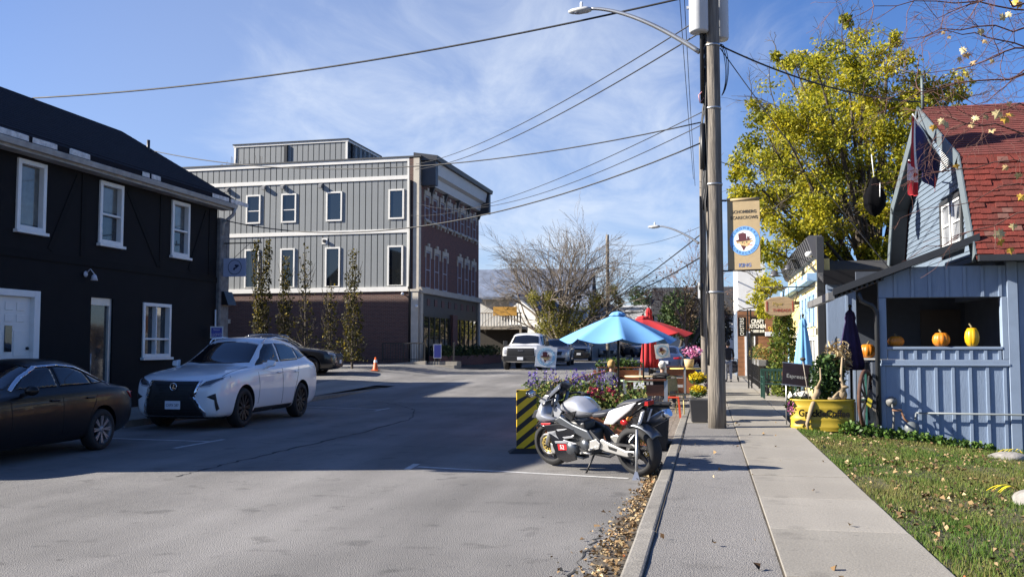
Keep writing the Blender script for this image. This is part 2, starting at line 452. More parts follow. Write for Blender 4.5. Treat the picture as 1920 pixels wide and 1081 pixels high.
# pavement on the far side of the street
struct(sheet('pavement', [-14.28, -13.0, -11.9], fr(-4, 34, 2), 0.13, concrete))
mb = MB()
for y in fr(-4, 33, 1.0)[:-1]: mb.bx(-11.9, y, -0.05, -11.71, y+0.995, 0.14)
struct(mb.build('far_kerb', kerbm))
# near kerb: cast in lengths
kerb = MB(); kerb.bx(-0.60, -4, -0.1, -0.46, 70, 0.05); kr = struct(kerb.build('kerb', kerbm))
k1 = MB(); k1.hull8([(-.62,0,-.08),(-.455,0,-.08),(-.455,2.99,-.08),(-.62,2.99,-.08),(-.605,0,.12),(-.455,0,.125),(-.455,2.99,.125),(-.605,2.99,.12)])
kp = k1.build('kerb_stone', kerbm, kr, bevel=0.02, seg=2); kp.location = (0, -1.0, 0)
for i in range(1, 22): share(kp, 'kerb_stone', kr, (random.uniform(-.004,.004), -1.0 + 3*i, random.uniform(-.006, .004)))
struct(sheet('verge_strip', fr(-0.45, 0.475, 0.3), fr(-3, 19.4, 0.45), 0.105, asphalt2, fn=lambda x, y: 0.0, jit=0.004))
struct(sheet('patio_walk', fr(-0.45, 0.475, 0.3), fr(19.4, 60, 1.0), 0.112, concrete, fn=lambda x, y: tz(x, y)))
sw = MB(); sw.bx(.5, -3, -.1, 1.58, 62, .03); sw = struct(sw.build('sidewalk', soil))
slab = MB(); slab.bx(0.49, 0, -.02, 1.6, 1.67, .122); slab = slab.build('slab', concrete, sw, bevel=0.008, seg=2); slab.location = (0, -1.9, 0)
conc_b = mat('concrete_light', (0.29, 0.268, 0.232), 0.9, var=0.12, vs_=40, bump=0.25, bs=60, detail=8, worn=.12)
conc_c = mat('concrete_dull', (0.25, 0.232, 0.20), 0.9, var=0.14, vs_=40, bump=0.25, bs=60, detail=8, worn=.14)
slabs = [slab]
for mm in (conc_b, conc_c):
    c = slab.data.copy(); c.materials.clear(); c.materials.append(mm); slabs.append(c)
for i in range(1, 38):
    c = share(slab, 'slab', sw, (random.uniform(-.003,.003), -1.9 + 1.7*i, random.uniform(-.005, .004) + (tz(1, -1.9+1.7*i))))
    q = random.choice([0, 0, 1, 2])
    if q: c.data = slabs[q]
# a paved apron by the shops
ap = MB(); ap.bx(1.62, 22, -.1, 3.6, 60, .115); struct(ap.build('shop_apron', concrete))
# parking lines
def line(a, b, w, z=0.005):
    mb = MB(); a, b = Vector(a), Vector(b); d = (b-a).normalized(); nn = Vector((-d.y, d.x, 0))*w/2; n = max(1, int((b-a).length/0.5))
    vs = []
    for i in range(n+1):
        p = a + (b-a)*i/n
        for q in (p-nn, p+nn): vs.append((q.x, q.y, tz(q.x, q.y)+z))
    mb.add(vs, [(2*i, 2*i+1, 2*i+3, 2*i+2) for i in range(n)])
    return struct(mb.build('parking_line', paint))
line((-11.6, 15.25, 0), (-8.55, 15.0, 0), .1); line((-8.55, 13.9, 0), (-8.5, 15.4, 0), .1)
line((-11.6, 24.4, 0), (-8.5, 23.6, 0), .1); line((-8.45, 23.0, 0), (-8.45, 24.1, 0), .1)
line((-3.95, 12.45, 0), (-1.0, 11.9, 0), .1); line((-4.0, 12.15, 0), (-4.05, 12.75, 0), .1)
# a sealed crack curving across the road, and a seam near the kerb
tar = mat('tar', (0.03, 0.03, 0.03), 0.9, var=0.3, vs_=14)
def crack(name, pts, w):
    mb = MB(); vs = []
    fine = []
    for i in range(len(pts)-1):
        for k in range(14):
            t = k/14; p = Vector(pts[i])*(1-t) + Vector(pts[i+1])*t; fine.append(p + Vector((random.uniform(-.035,.035), random.uniform(-.035,.035), 0)))
    for i, p in enumerate(fine):
        d = (fine[min(i+1, len(fine)-1)] - fine[max(0, i-1)]).normalized(); nn = Vector((-d.y, d.x, 0)) * w * random.uniform(.1, 1)
        for q in (p-nn, p+nn): vs.append((q.x, q.y, tz(q.x, q.y)+.004))
    mb.add(vs, [(2*i, 2*i+1, 2*i+3, 2*i+2) for i in range(len(fine)-1)])
    return struct(mb.build(name, tar))
crack('road_crack', [tuple(onz(u, v, 0.0)) for u, v in ((330, 893), (430, 868), (560, 838), (680, 810), (770, 785), (780, 768), (740, 758), (690, 752))], 0.035)
crack('road_crack', [(-1.02, 4.5, 0), (-1.05, 6, 0), (-0.98, 7.6, 0), (-0.95, 8.6, 0)], 0.014)
mb = MB(); mb.add([(.476, -3, .113), (.489, -3, .113), (.489, 19.4, .113), (.476, 19.4, .113)], [(0, 1, 2, 3)]); struct(mb.build('pavement_joint', soil))
mb = MB(); mb.add([(-.456, -3, .1115), (-.444, -3, .1115), (-.444, 19.4, .1115), (-.456, 19.4, .1115)], [(0, 1, 2, 3)]); struct(mb.build('kerb_joint', soil))
# lawn with grass blades and leaves
lawnm = mat('lawn_soil', (0.10, 0.105, 0.035), 0.95, var=0.45, vs_=2.5, bump=0.5, bs=30, tint=(0.12, 0.095, 0.05))
struct(sheet('lawn', fr(1.605, 9.5, .35), fr(2, 19.2, .4), 0.105, lawnm, jit=0.012))
def lawn_z(x, y): return tz(x, y) + 0.105
N = 110000
gx = 1.61 + (rng.random(N) ** 1.15) * 5.2; gy = 4.0 + rng.random(N) * 14.4
keep = (gx < 0.62 * gy + 0.3); gx, gy = gx[keep], gy[keep]; N = len(gx)
gz = 0.105 - 0.09 * (gx - 1.6)
hh = (0.022 + 0.03 * rng.random(N)) * (0.7 + 0.6 * (np.sin(gx*3.1) * np.sin(gy*2.3) > -.1))
ang = rng.random(N) * 6.283; w_ = 0.0035 + 0.004 * rng.random(N)
V = np.empty((N, 3, 3)); V[:, :, 0] = gx[:, None]; V[:, :, 1] = gy[:, None]; V[:, :, 2] = gz[:, None]
V[:, 0, 0] -= np.cos(ang)*w_; V[:, 0, 1] -= np.sin(ang)*w_; V[:, 1, 0] += np.cos(ang)*w_; V[:, 1, 1] += np.sin(ang)*w_
V[:, 2, 0] += rng.normal(size=N)*.018; V[:, 2, 1] += rng.normal(size=N)*.018; V[:, 2, 2] += hh; V[:, 0:2, 2] -= .004
me = bpy.data.meshes.new('grass'); me.vertices.add(N*3); me.vertices.foreach_set('co', V.reshape(-1)); me.loops.add(N*3); me.loops.foreach_set('vertex_index', np.arange(N*3, dtype=np.int32))
me.polygons.add(N); me.polygons.foreach_set('loop_start', np.arange(N, dtype=np.int32)*3); me.polygons.foreach_set('loop_total', np.full(N, 3, dtype=np.int32))
at = me.attributes.new('rnd', 'FLOAT', 'FACE')
patch = 0.5 + 0.28*np.sin(gx*1.9+1)*np.sin(gy*1.3) + 0.22*rng.normal(size=N)
at.data.foreach_set('value', patch.clip(0, 1).astype(np.float32)); me.update()
me.materials.append(mat_ramp('grass_blades', [(0, (0.20, 0.17, 0.06)), (.3, (0.15, 0.155, 0.04)), (.65, (0.09, 0.15, 0.02)), (1, (0.05, 0.115, 0.014))], 0.7, trans=0.25))
o = bpy.data.objects.new('grass', me); COL.objects.link(o); tag(o, 'short autumn lawn grass beside the sidewalk', 'grass', kind='stuff')
dryleaf = mat_ramp('dry_leaves', [(0, (0.10, 0.055, 0.025)), (.5, (0.26, 0.17, 0.08)), (.85, (0.40, 0.30, 0.17)), (.97, (0.46, 0.36, 0.2)), (1, (0.35, 0.09, 0.02))], 0.8)
n = 7000
lx = 1.62 + rng.random(n)*4.6; ly = 4.2 + rng.random(n)**1.1*14; cl = np.sin(lx*2.7+.5)*np.sin(ly*1.9) + .6*np.sin(lx*7.1)*np.sin(ly*5.3) + rng.normal(size=n)*.6; k = cl > .25
wx_ = -.4+1.95*rng.random(46); wy_ = 4.5+16*rng.random(46)
o = leaves('fallen_leaves', np.concatenate([np.stack([lx[k], ly[k], .105-.09*(lx[k]-1.6)+.028], 1), np.stack([wx_, wy_, 0*wx_+.135], 1)]), 0.042, dryleaf, up=1.6, aspect=0.7, fold=1.1, sizevar=.55)
tag(o, 'pale dry leaves scattered over the lawn and sidewalk', 'leaves', kind='stuff')
n = 1700
ly = 4 + rng.random(n)*9.5; wd = .10 + .19*np.clip((11-ly)/6, 0, 1)
lx = -0.66 - np.abs(rng.normal(size=n))*wd*.8
o = leaves('gutter_leaves', np.stack([lx, ly, .012 + rng.random(n)*.03*np.exp(-(-.62-lx)*4)], 1), 0.036, dryleaf, up=2.0, aspect=0.75, fold=0.9)
tag(o, 'brown leaf litter gathered in the gutter along the kerb', 'leaves', kind='stuff')
mb = MB(); pts = [( -.63, y) for y in fr(3, 13.4, .3)]
vs = []
for y in fr(3, 13.4, .25):
    wv = (.16 + .24*max(0, min(1, (11-y)/6))) * random.uniform(.6, 1.25); vs += [(-.622, y, .008), (-.622-wv*.5, y, .012), (-.622-wv, y, .0035)]
nn_ = len(vs)//3
mb.add(vs, [(3*i+a, 3*i+a+1, 3*i+a+4, 3*i+a+3) for i in range(nn_-1) for a in (0, 1)], 0, True)
tag(struct(mb.build('gutter_silt', mat('silt', (0.085, 0.07, 0.052), 0.95, var=0.35, vs_=8, bump=.6, bs=30))))

# ------------------------------------------------------------------ the black building on the left
stucco = mat('black_stucco', (0.0075, 0.0072, 0.0085), 0.85, spec=0.25, var=0.2, vs_=2, bump=0.25, bs=60)
slate = mat('dark_shingle', (0.014, 0.014, 0.019), 0.95, spec=0.15, var=0.3, vs_=5, bump=0.4, bs=25, vscale=(1, .4, 3))
fascia = mat('weathered_fascia', (0.33, 0.325, 0.315), 0.7, var=0.25, vs_=3)
LX, LY0, LY1 = -14.3, 9.3, 25.3
BB = thing('black_building', 'black two storey stucco building with white windows and peeling eaves', 'building', (LX, LY0, 0))
wl = Wall((LX, LY0), (0, 1), (1, 0))
def L(u, v): a, z = wl.pix(u, v); return a, z
ups = [(22.0-14.6, 0, 4.14, 5.66, 0), (0,)*5]
ups = [(7.72, 8.60), (10.46, 11.38), (13.55, 14.44)]
lows = {'door': (6.9, 8.5, 0.15, 2.86), 'gdoor': (10.28, 11.12, 0.15, 2.83), 'shop': (12.34, 13.62, 1.38, 2.80)}
holes = [(a, b, 4.14, 5.66) for a, b in ups] + list(lows.values()) + [(4.3, 5.2, 4.14, 5.66), (1.2, 2.1, 4.14, 5.66), (2.0, 3.6, 1.2, 2.8)]
mb = MB(); hole_wall(mb, wl, 0, LY1-LY0, -0.1, 5.95, holes, -0.3, 0)
mb.bx(LX-6.7, LY0, -.1, LX-.3, LY0+.3, 5.95); mb.bx(LX-6.7, LY1-.3, -.1, LX-.3, LY1, 5.95); mb.bx(LX-7.0, LY0, -.1, LX-6.7, LY1, 5.95)
for yy in (LY0, LY1-.3): mb.prism([(LX-7, 5.95), (LX, 5.95), (LX-3.5, 8.13)], lambda a, b, d: (a, d, b), yy, yy+.3)
mb.build('wall', stucco, BB, world=True)
mb = MB()   # dim room behind the panes
mb.bx(LX-1.6, LY0+.35, 0, LX-1.55, LY1-.35, 5.9); mb.build('inner_wall', mat('dim_plaster', (.12, .11, .1), .9), BB, world=True)
# roof: two slopes with overhang
mb = MB(); t = .14
def slope(x0, z0, x1, z1):
    mb.hull8([(x0, LY0-.25, z0), (x1, LY0-.25, z1), (x1, LY1+.3, z1), (x0, LY1+.3, z0), (x0, LY0-.25, z0+t), (x1, LY0-.25, z1+t), (x1, LY1+.3, z1+t), (x0, LY1+.3, z0+t)])
slope(LX+.42, 5.92, LX-3.5, 8.2); slope(LX-7.42, 5.92, LX-3.501, 8.2)
rf = mb.build('roof', slate, BB, world=True)
mb = MB()     # shingle courses, each a lip across the slope
for i in range(1, 22):
    f0 = i/22; x = LX+.42-3.92*f0; z = 5.92+2.28*f0+t
    mb.hull8([(x-.19, LY0-.25, z+.1), (x, LY0-.25, z-.005), (x, LY1+.3, z-.005), (x-.19, LY1+.3, z+.1), (x-.19, LY0-.25, z+.122), (x, LY0-.25, z+.018), (x, LY1+.3, z+.018), (x-.19, LY1+.3, z+.122)])
tag(mb.build('shingle_courses', slate, BB, world=True), kind='stuff')
VP = onY(278, 281, 25.2); mb = MB(); mb.tube([(VP.x, VP.y, VP.z-.25), (VP.x, VP.y, VP.z+.3)], .05); mb.build('vent_pipe', blackm, BB, world=True)
mb = MB(); mb.bx(LX-3.56, 17.1, 8.28, LX-3.38, 17.45, 8.46); mb.build('roof_vent', fascia, BB, world=True)
# soffit, fascia and the eave trough with scraps of peeled paint above it
mb = MB(); mb.bx(LX+.002, LY0-.2, 5.74, LX+.34, LY1+.25, 5.78); mb.bx(LX+.34, LY0-.2, 5.72, LX+.38, LY1+.25, 5.93); mb.build('soffit', fascia, BB, world=True)
mb = MB(); mb.prism([(.0, .0), (.02, -.1), (.10, -.12), (.13, -.02), (.13, 0.0), (.115, 0.0), (.095, -.105), (.03, -.09), (.015, 0)], lambda a, b, d: (LX+.385+a, d, 5.9+b), LY0-.2, LY1+.28)
mb.build('eave_trough', fascia, BB, world=True)
mb = MB(); y = LY0
rr_ = random.Random(4)
while y < LY1:
    wv = rr_.uniform(.25, 1.1); x = LX+.44
    if rr_.random() < .6: MB().hull8([(x-.01, y, 5.935), (x+.005, y, 5.935), (x+.005, y+wv, 5.935), (x-.01, y+wv, 5.935), (x-.015, y+rr_.uniform(0,.2), 6.055+rr_.uniform(-.04,.02)), (x, y, 6.05), (x, y+wv, 6.05), (x-.015, y+wv-rr_.uniform(0,.15), 6.06)]).build('peeling_trim', mat('peeling_paint', (.62, .6, .57), .8, var=.35, vs_=7), BB, world=True)
    y += wv + rr_.uniform(.02, .25)
mb = MB(); mb.tube([(LX+.45, LY1+.2, 5.8), (LX+.4, LY1+.2, 5.6), (LX+.12, LY1+.14, 5.35), (LX+.1, LY1+.1, 5.0)], .055); mb.build('downspout', fascia, BB, world=True)
for i, (a, b) in enumerate(ups + [(4.3, 5.2), (1.2, 2.1)]):
    window(wl, BB, a, b, 4.14, 5.66, white, glass_w, .1, .05, rails=() if i == 0 else (4.86,), sill=white, back=-.14, dg=-.08)
window(wl, BB, *lows['shop'], white, glass_w, .09, .04, rails=(1.86,), mulls=(12.95,), sill=white, dg=-.1, back=-.15)
window(wl, BB, 2.0, 3.6, 1.2, 2.8, white, glass_w, .09, .04, rails=(1.86,), sill=white, dg=-.1, back=-.15)
blind = mat('window_blind', (.10, .105, .095), .3, var=.5, vs_=2.5, coat=1.0)
for i, (a, b) in enumerate(ups):     # blinds drawn behind the upper panes
    mb = MB(); z = (4.3, 4.95, 4.95)[i]; wl.box(mb, a+.104, b-.104, z, 5.555, -.0795, -.0775); mb.build('blind', blind, BB, world=True)
# white panelled door with a narrow light
a0, a1, z0, z1 = lows['door']
mb = MB()
for q in ((a0-.02, a0+.16, z0, z1), (a1-.16, a1+.02, z0, z1), (a0+.16, a1-.16, z1-.14, z1)): wl.box(mb, q[0], q[1], q[2], q[3], -.15, .04)
fr_ = mb.build('door_frame', white, BB, world=True, bevel=.006)
dm = mat('door_white', (.72, .71, .68), .5, var=.05)
mb = MB(); wl.box(mb, a0+.16, a1-.16, z0, z1-.14, -.12, -.07); dr = mb.build('door', dm, BB, world=True)
mb = MB(); mid = (a0+a1)/2
for zz, hh_, cols in ((2.42, .18, 3), (2.18, .16, 3), (1.45, .55, 2), (.35, .8, 2)):
    for c in range(cols):
        wd_ = 1.0/cols-.1; x = mid-.5+.05+c*(1.0/cols)
        if cols == 2: x = mid-.56 + c*.72; wd_ = .4
        wl.box(mb, x, x+wd_, zz, zz+hh_, -.07, -.055)
mb.build('panel', dm, dr, world=True, bevel=.012)
mb = MB(); wl.box(mb, mid-.1, mid+.1, 1.55, 2.1, -.069, -.05); mb.build('door_light', glass, dr, world=True)
mb = MB(); mb.ball(wl.p(a1-.26, 1.62, -.03), .035); mb.ball(wl.p(a1-.26, 1.15, -.02), .045); mb.build('handle', blackm, dr, world=True)
# glazed door with a pale frame
a0, a1, z0, z1 = lows['gdoor']
mb = MB()
for q in ((a0, a0+.06, z0, z1), (a1-.1, a1, z0, z1), (a0+.06, a1-.1, z1-.18, z1), (a0+.06, a1-.1, z0, z0+.2)): wl.box(mb, q[0], q[1], q[2], q[3], -.16, -.05)
gd = mb.build('glass_door', mat('pale_aluminium', (.5, .5, .48), .4, metal=.3), BB, world=True)
mb = MB(); wl.box(mb, a0+.06, a1-.1, z0+.2, z1-.18, -.13, -.11); mb.build('pane', glass_w, gd, world=True)
mb = MB(); mb.tube([wl.p(a0+.1, .95, -.05), wl.p(a0+.1, 1.5, -.05)], .015); mb.build('handle', steel, gd, world=True)
# applied timbering and string course
tim = mat('black_timber', (.006, .006, .007), .8, var=.2, spec=.2)
mb = MB(); wl.box(mb, 0, LY1-LY0, 3.55, 3.72, .001, .03); mb.build('string_course', tim, BB, world=True)
for a, b, c, d in ((7.2, 3.75, 7.2, 5.7), (9.9, 3.75, 9.9, 5.7), (13.1, 3.75, 13.1, 5.7), (15.6, 3.75, 15.6, 5.7), (11.6, 5.6, 13.0, 3.8), (9.7, 5.6, 8.8, 3.8), (15.4, 5.6, 14.5, 3.8)):
    mb = MB(); mb.beam(wl.p(a, b, .010), wl.p(c, d, .010), .16, .014, up=wl.n); mb.build('timber_brace', tim, BB, world=True)
# bracket lamp over the doors
mb = MB(); s_, z_ = L(157, 520); mb.ball(wl.p(s_, z_+.08, .05), .07, sq=(.5, 1, 1)); mb.tube([wl.p(s_, z_+.08, .05), wl.p(s_+.02, z_+.2, .16), wl.p(s_+.05, z_+.08, .24)], .014, 6)
mb.lathe([(.02, .08), (.05, .05), (.085, -.07), (.08, -.07)], 14, Matrix.Translation(wl.p(s_+.05, z_, .24)))
mb.build('wall_lamp', mat('lamp_white', (.55, .55, .6), .35), BB, world=True)
# rough stone pier at the far corner, with a dark canopy
stone = mat('rubble_stone', (.17, .165, .16), .9, var=.4, vs_=5, bump=1.0, bs=9)
mb = MB(); mb.bx(LX-.5, LY1+.001, -.1, LX+.12, LY1+.55, 5.5); mb.build('stone_pier', stone, BB, world=True, bevel=.03)
mb = MB(); mb.hull8([(LX-.2, LY1+.1, 2.9), (LX+.35, LY1+.1, 2.9), (LX+.35, LY1+.6, 2.9), (LX-.2, LY1+.6, 2.9), (LX-.2, LY1+.1, 3.3), (LX+.2, LY1+.1, 3.3), (LX+.2, LY1+.6, 3.3), (LX-.2, LY1+.6, 3.3)]); mb.build('canopy', blackm, BB, world=True)
mb = MB(); mb.tube([wl.p(15.9, 2.75, .05), wl.p(15.95, .3, .05)], .025, 6); mb.build('conduit', white, BB, world=True)
# rear wing behind (reached by its shadow only from the street)
mb = MB(); mb.bx(-31, 22.5, -.1, -22.3, 31.6, 5.6); mb.prism([(-31.3, 5.6), (-22.0, 5.6), (-26.6, 9.6)], lambda a, b, d: (a, d, b), 22.3, 31.8); tag(mb.build('rear_house', stucco, None), 'dark gabled house behind the black building', 'house')
mb = MB(); mb.bx(-37.5, 41.8, 0, -31.1, 48.6, 5.75); mb.prism([(41.5, 5.75), (48.85, 5.75), (44.7, 13.1)], lambda a, b, d: (d, a, b), -37.7, -30.9); tag(mb.build('back_house', mat('grey_siding', (.3, .3, .29), .8), None), 'tall steep roofed house at the back of the parking lot', 'house')

# hanging square sign
HS = thing('hanging_sign', 'pale blue square sign with a round emblem hanging from the black building', 'sign', (LX+.1, 25.5, 3.4))
mb = MB(); p0 = onX(400, 452, LX+.12); zb = p0.z
q1 = Vector((LX+1.35, 25.5, zb)); mb.tube([(LX+.1, 25.5, zb), q1], .02, 6); mb.tube([(LX+1.3, 25.5, zb), (LX+1.3, 25.5, zb+.12)], .015, 6); mb.tube([(LX+.1, 25.5, zb-.75), (LX+.95, 25.5, zb-.02)], .008, 5)
mb.build('bracket', blackm, HS, world=True)
mb = MB(); mb.bx(LX+.12, 25.49, zb-1.0, LX+.85, 25.51, zb-.45)
sb = mb.build('panel', mat('sign_pale_blue', (.42, .47, .62), .5, var=.04), HS, world=True)
navy = mat('navy_print', (.02, .025, .07), .5, var=0)
mb = MB(); cx_, cz_ = LX+.49, zb-.72
mb.lathe([(.205, 0), (.222, 0), (.222, .003), (.205, .003), (.205, 0)], 40, Matrix.Translation((cx_, 25.487, cz_)) @ Matrix.Rotation(R(90), 4, 'X'))
mb.prism([(-.06,.0),(.02,-.02),(.12,.06),(.1,.09),(-.02,.1),(-.02,.05),(.02,.03)], lambda a, b, d: (cx_+a+.02, d, cz_+b-.02), 25.484, 25.488)
mb.prism([(-.08,-.08),(-.02,-.09),(.0,-.03),(-.05,-.01)], lambda a, b, d: (cx_+a+.02, d, cz_+b), 25.484, 25.488)
mb.build('emblem', navy, sb, world=True)
for sx in (.2, .77):
    mb = MB(); mb.tube([(LX+sx, 25.5, zb-.45), (LX+sx, 25.5, zb)], .006, 5); mb.build('hanger', blackm, HS, world=True)

# ------------------------------------------------------------------ the grey and brick building
AN = R(1.5); GP = (-15.6, 49.3); GZ = 0.55
ef = (math.sin(AN), math.cos(AN)); gl = Wall(GP, (-ef[1], ef[0]), (-ef[0], -ef[1])); gf = Wall(GP, ef, (ef[1], -ef[0]))
GB = thing('brick_building', 'three storey grey metal and brown brick corner building', 'building', (GP[0], GP[1], 0))
metalp = mat('grey_panel', (.215, .225, .225), .5, var=.07, vs_=.8)
metald = mat('panel_joint', (.02, .02, .022), .7, var=.1)
trim = mat('off_white_trim', (.70, .68, .63), .6, var=.06)
brick = mat_brick('brown_brick', (.125, .055, .04), (.085, .038, .03), (.14, .12, .105))
brickf = mat_brick('front_brick', (.13, .042, .032), (.085, .03, .025), (.10, .075, .065))
limestone = mat('limestone', (.50, .45, .37), .8, var=.15, vs_=2)
ZT = {k: gl.pix(765, v)[1] for k, v in dict(top=297, b1=332, b2=432, b3=542, base=690).items()}
print('grey levels', ZT)
SW = 30.0; s0 = .62
D = 12.4
mb = MB()
gl.box(mb, s0, SW, ZT['b3']+.001, ZT['top']-.1, -.3, -.03)
gl.box(mb, 0, SW, 0, ZT['b3'], -.3, 0.05, 1)
gf.box(mb, .3, D, ZT['b3']+.001, ZT['top']-.35, -.4, 0.0, 2)
core = mb; gf.box(core, .3, D, ZT['top']-.7, ZT['top']-.25, -SW, -.4, 0)
core.build('wall', [metald, brick, brickf], GB, world=True)
# limestone corner with brick edge strip
mb = MB(); gl.box(mb, .0, .34, ZT['b3']+.002, ZT['top'], -.3, .06); mb.build('corner_pier', limestone, GB, world=True)
mb = MB(); gl.box(mb, .342, .6, ZT['b3']+.002, ZT['top'], -.3, .05); mb.build('brick_edge', brick, GB, world=True)
mb = MB(); q0 = gl.pix(770, 380)[0]; mb.tube([gl.p(.5, ZT['b1']-.2, .1), gl.p(.5, .7, .1)], .07, 8); mb.build('downpipe', blackm, GB, world=True)
# raised panels between dark joints
wins_t = [(462, 489, 366, 419), (528, 556, 362, 417), (612, 642, 359, 415), (729, 758, 356, 412)]
wins_m = [(459, 486, 466, 540), (526, 553, 465, 540), (610, 638, 464, 540), (727, 756, 462, 540)]
def rect(w, u0, u1, v0, v1):
    a0 = w.pix(u0, (v0+v1)/2)[0]; a1 = w.pix(u1, (v0+v1)/2)[0]; um = (u0+u1)/2
    return min(a0, a1), max(a0, a1), w.pix(um, v1)[1], w.pix(um, v0)[1]
WT = [rect(gl, *q) for q in wins_t]; WM = [rect(gl, *q) for q in wins_m]
zz_t = (sum(q[2] for q in WT)/4, sum(q[3] for q in WT)/4); zz_m = (sum(q[2] for q in WM)/4, sum(q[3] for q in WM)/4)
rows = [(ZT['b1']+.1, ZT['top']-.12), (ZT['b2']+.1, ZT['b1']-.1), (ZT['b3']+.12, ZT['b2']-.1)]
pn = {}
PW = .368
def panel(a, z0, z1, par, w=gl, wd=PW):
    key = (round(z1-z0, 3), id(w))
    if key not in pn:
        mb = MB(); mb.hull8([Vector((.024, 0, 0)), Vector((wd-.024, 0, 0)), Vector((wd-.024, .03, 0)), Vector((.024, .03, 0)), Vector((.024, 0, z1-z0)), Vector((wd-.024, 0, z1-z0)), Vector((wd-.024, .03, z1-z0)), Vector((.024, .03, z1-z0))])
        o = mb.build('panel', metalp); pn[key] = o.data; bpy.data.objects.remove(o)
    o = bpy.data.objects.new('metal_panel', pn[key]); COL.objects.link(o); o.parent = par
    M = Matrix.Identity(4); P = w.p(a, z0, -.03)
    for i in range(3): M[i][0] = w.ex[i]; M[i][1] = w.n[i]; M[i][3] = P[i]
    o.matrix_local = local(M, par)
for (z0, z1) in rows:
    a = s0
    while a < 23.5: panel(a, z0, z1, GB); a += PW
for zc_, hh_ in ((ZT['b1'], .11), (ZT['b2'], .11), (ZT['b3']+.02, .13), (ZT['top']-.05, .1)):
    mb = MB(); gl.box(mb, s0-.02, SW, zc_-hh_, zc_+hh_-.005, -.03, .05 if hh_ < .13 else .14); mb.build('trim_band', trim, GB, world=True)
mb = MB(); gl.box(mb, s0-.03, s0+.08, ZT['b3']+.16, ZT['top']-.16, -.03, .055); mb.build('corner_trim', trim, GB, world=True)
mb = MB(); gl.box(mb, -.1, SW, ZT['top']+.051, ZT['top']+.13, -.35, .09); mb.build('parapet_cap', mat('dark_cap', (.05, .052, .055), .5), GB, world=True)
mb = MB(); gl.box(mb, -.06, s0, ZT['b3']-.12, ZT['b3'], .05, .16); gl.box(mb, 0.0, .42, .3, ZT['b3']-.12, .051, .12); mb.build('stone_base_pier', limestone, GB, world=True)
rg_ = glass_w
bluegl = mat('sky_glass', (.015, .02, .025), .02, var=0, spec=1.0)
for i, q in enumerate(WT): window(gl, GB, q[0], q[1], *zz_t, trim, bluegl if i > 1 else glass, .09, .06, rails=() if i > 1 else (sum(zz_t)/2-.1,), dg=.008, back=-.03)
for i, q in enumerate(WM): window(gl, GB, q[0], q[1], zz_m[0]+.08, zz_m[1], trim, glass, .09, .06, dg=.008, back=-.03, bw=.03)
for (a, b) in ((13.2, 14.1), (15.7, 16.6), (18.4, 19.3)): window(gl, GB, a, b, *zz_t, trim, glass, .09, .06, dg=.008, back=-.03)
for u, v in ((427, 356), (496, 351), (531, 350), (602, 348)):
    a, z = gl.pix(u, v); mb = MB(); gl.box(mb, a-.1, a+.1, z-.06, z+.1, .0, .05); mb.prism([(0.05, .08), (.22, .0), (.22, -.16), (.05, -.16)], lambda d, zz, k: gl.p(a+k, z+zz, d), -.1, .1); mb.build('wall_vent', mat('vent_grey', (.2, .2, .2), .5), GB, world=True)
a, z = gl.pix(609, 452); mb = MB(); gl.box(mb, a-.17, a+.17, z-.17, z+.17, .0, .03); mb.build('vent_plate', trim, GB, world=True)
mb = MB(); gl.box(mb, a-.07, a+.07, z-.08, z+.08, .031, .16); mb.build('vent_hood', blackm, GB, world=True)
# ground floor openings at the far end
for (a, b) in ((11.6, 13.0), (14.4, 15.6)):
    mb = MB(); gl.box(mb, a, b, .55, 3.0, .051, .08); mb.build('dark_door', blackm, GB, world=True)
    mb = MB(); gl.box(mb, a-.15, b+.15, 3.0, 3.25, .051, .12); mb.build('stone_lintel', limestone, GB, world=True)
a, z = gl.pix(437, 568); mb = MB(); gl.box(mb, a-.1, a+.1, z-.1, z+.1, .05, .3); mb.build('wall_light', blackm, GB, world=True)
# roof-top room
ph = MB(); rt = Wall(gl.p(0, 0, -4.2), (-ef[1], ef[0]), (-ef[0], -ef[1]))
pa0, pz1 = rt.pix(652, 262); pa1, _ = rt.pix(440, 272); pz0 = ZT['top']-.3
rt.box(ph, pa0, pa1, pz0, pz1, -5.5, -.03); PHs = ph.build('rooftop_room', metald, GB, world=True)
a = pa0+.06
while a < pa1-.3: panel(a, pz0, pz1-.12, PHs, rt); a += PW
side = Wall(rt.p(pa0, 0, 0), ef, (ef[1], -ef[0]))
a = .08
while a < 5.2: panel(a, pz0, pz1-.12, PHs, side); a += PW
mb = MB(); rt.box(mb, pa0-.06, pa1+.06, pz1-.12, pz1+.02, -.05, .05); side.box(mb, .06, 5.5, pz1-.12, pz1+.02, -.05, .05); rt.box(mb, pa0-.01, pa0+.12, pz0, pz1-.121, -.02, .04); rt.box(mb, pa1-.12, pa1+.01, pz0, pz1-.121, -.02, .04); mb.build('trim', trim, PHs, world=True)
mb = MB(); rt.box(mb, pa0-.1, pa1+.1, pz1+.021, pz1+.08, -5.55, .1); mb.build('roof_edge', blackm, PHs, world=True)
mid_ = rt.pix(537, 280)[0]; mb = MB(); rt.box(mb, mid_-.1, mid_+.1, pz0, pz1-.13, .001, .12); mb.build('downpipe', blackm, PHs, world=True)
for u, w_ in ((441, .5), (527, .55)):
    a = rt.pix(u, 300)[0]; P = rt.p(a, ZT['top']-.2, 1.6)
    t_ = thing('roof_planter', 'wooden planter on the roof edge ' + ('at the far corner' if u < 500 else 'under the rooftop room downpipe'), 'planter', P)
    mb = MB(); mb.bx(-w_/2, -.2, 0, w_/2, .2, .62); mb.build('box', wood, t_, bevel=.02)
    leaves('dry_stems', blob_pts(40, P+Vector((0, 0, .75)), (.3, .2, .2)), .12, dryleaf, t_)
mb = MB()
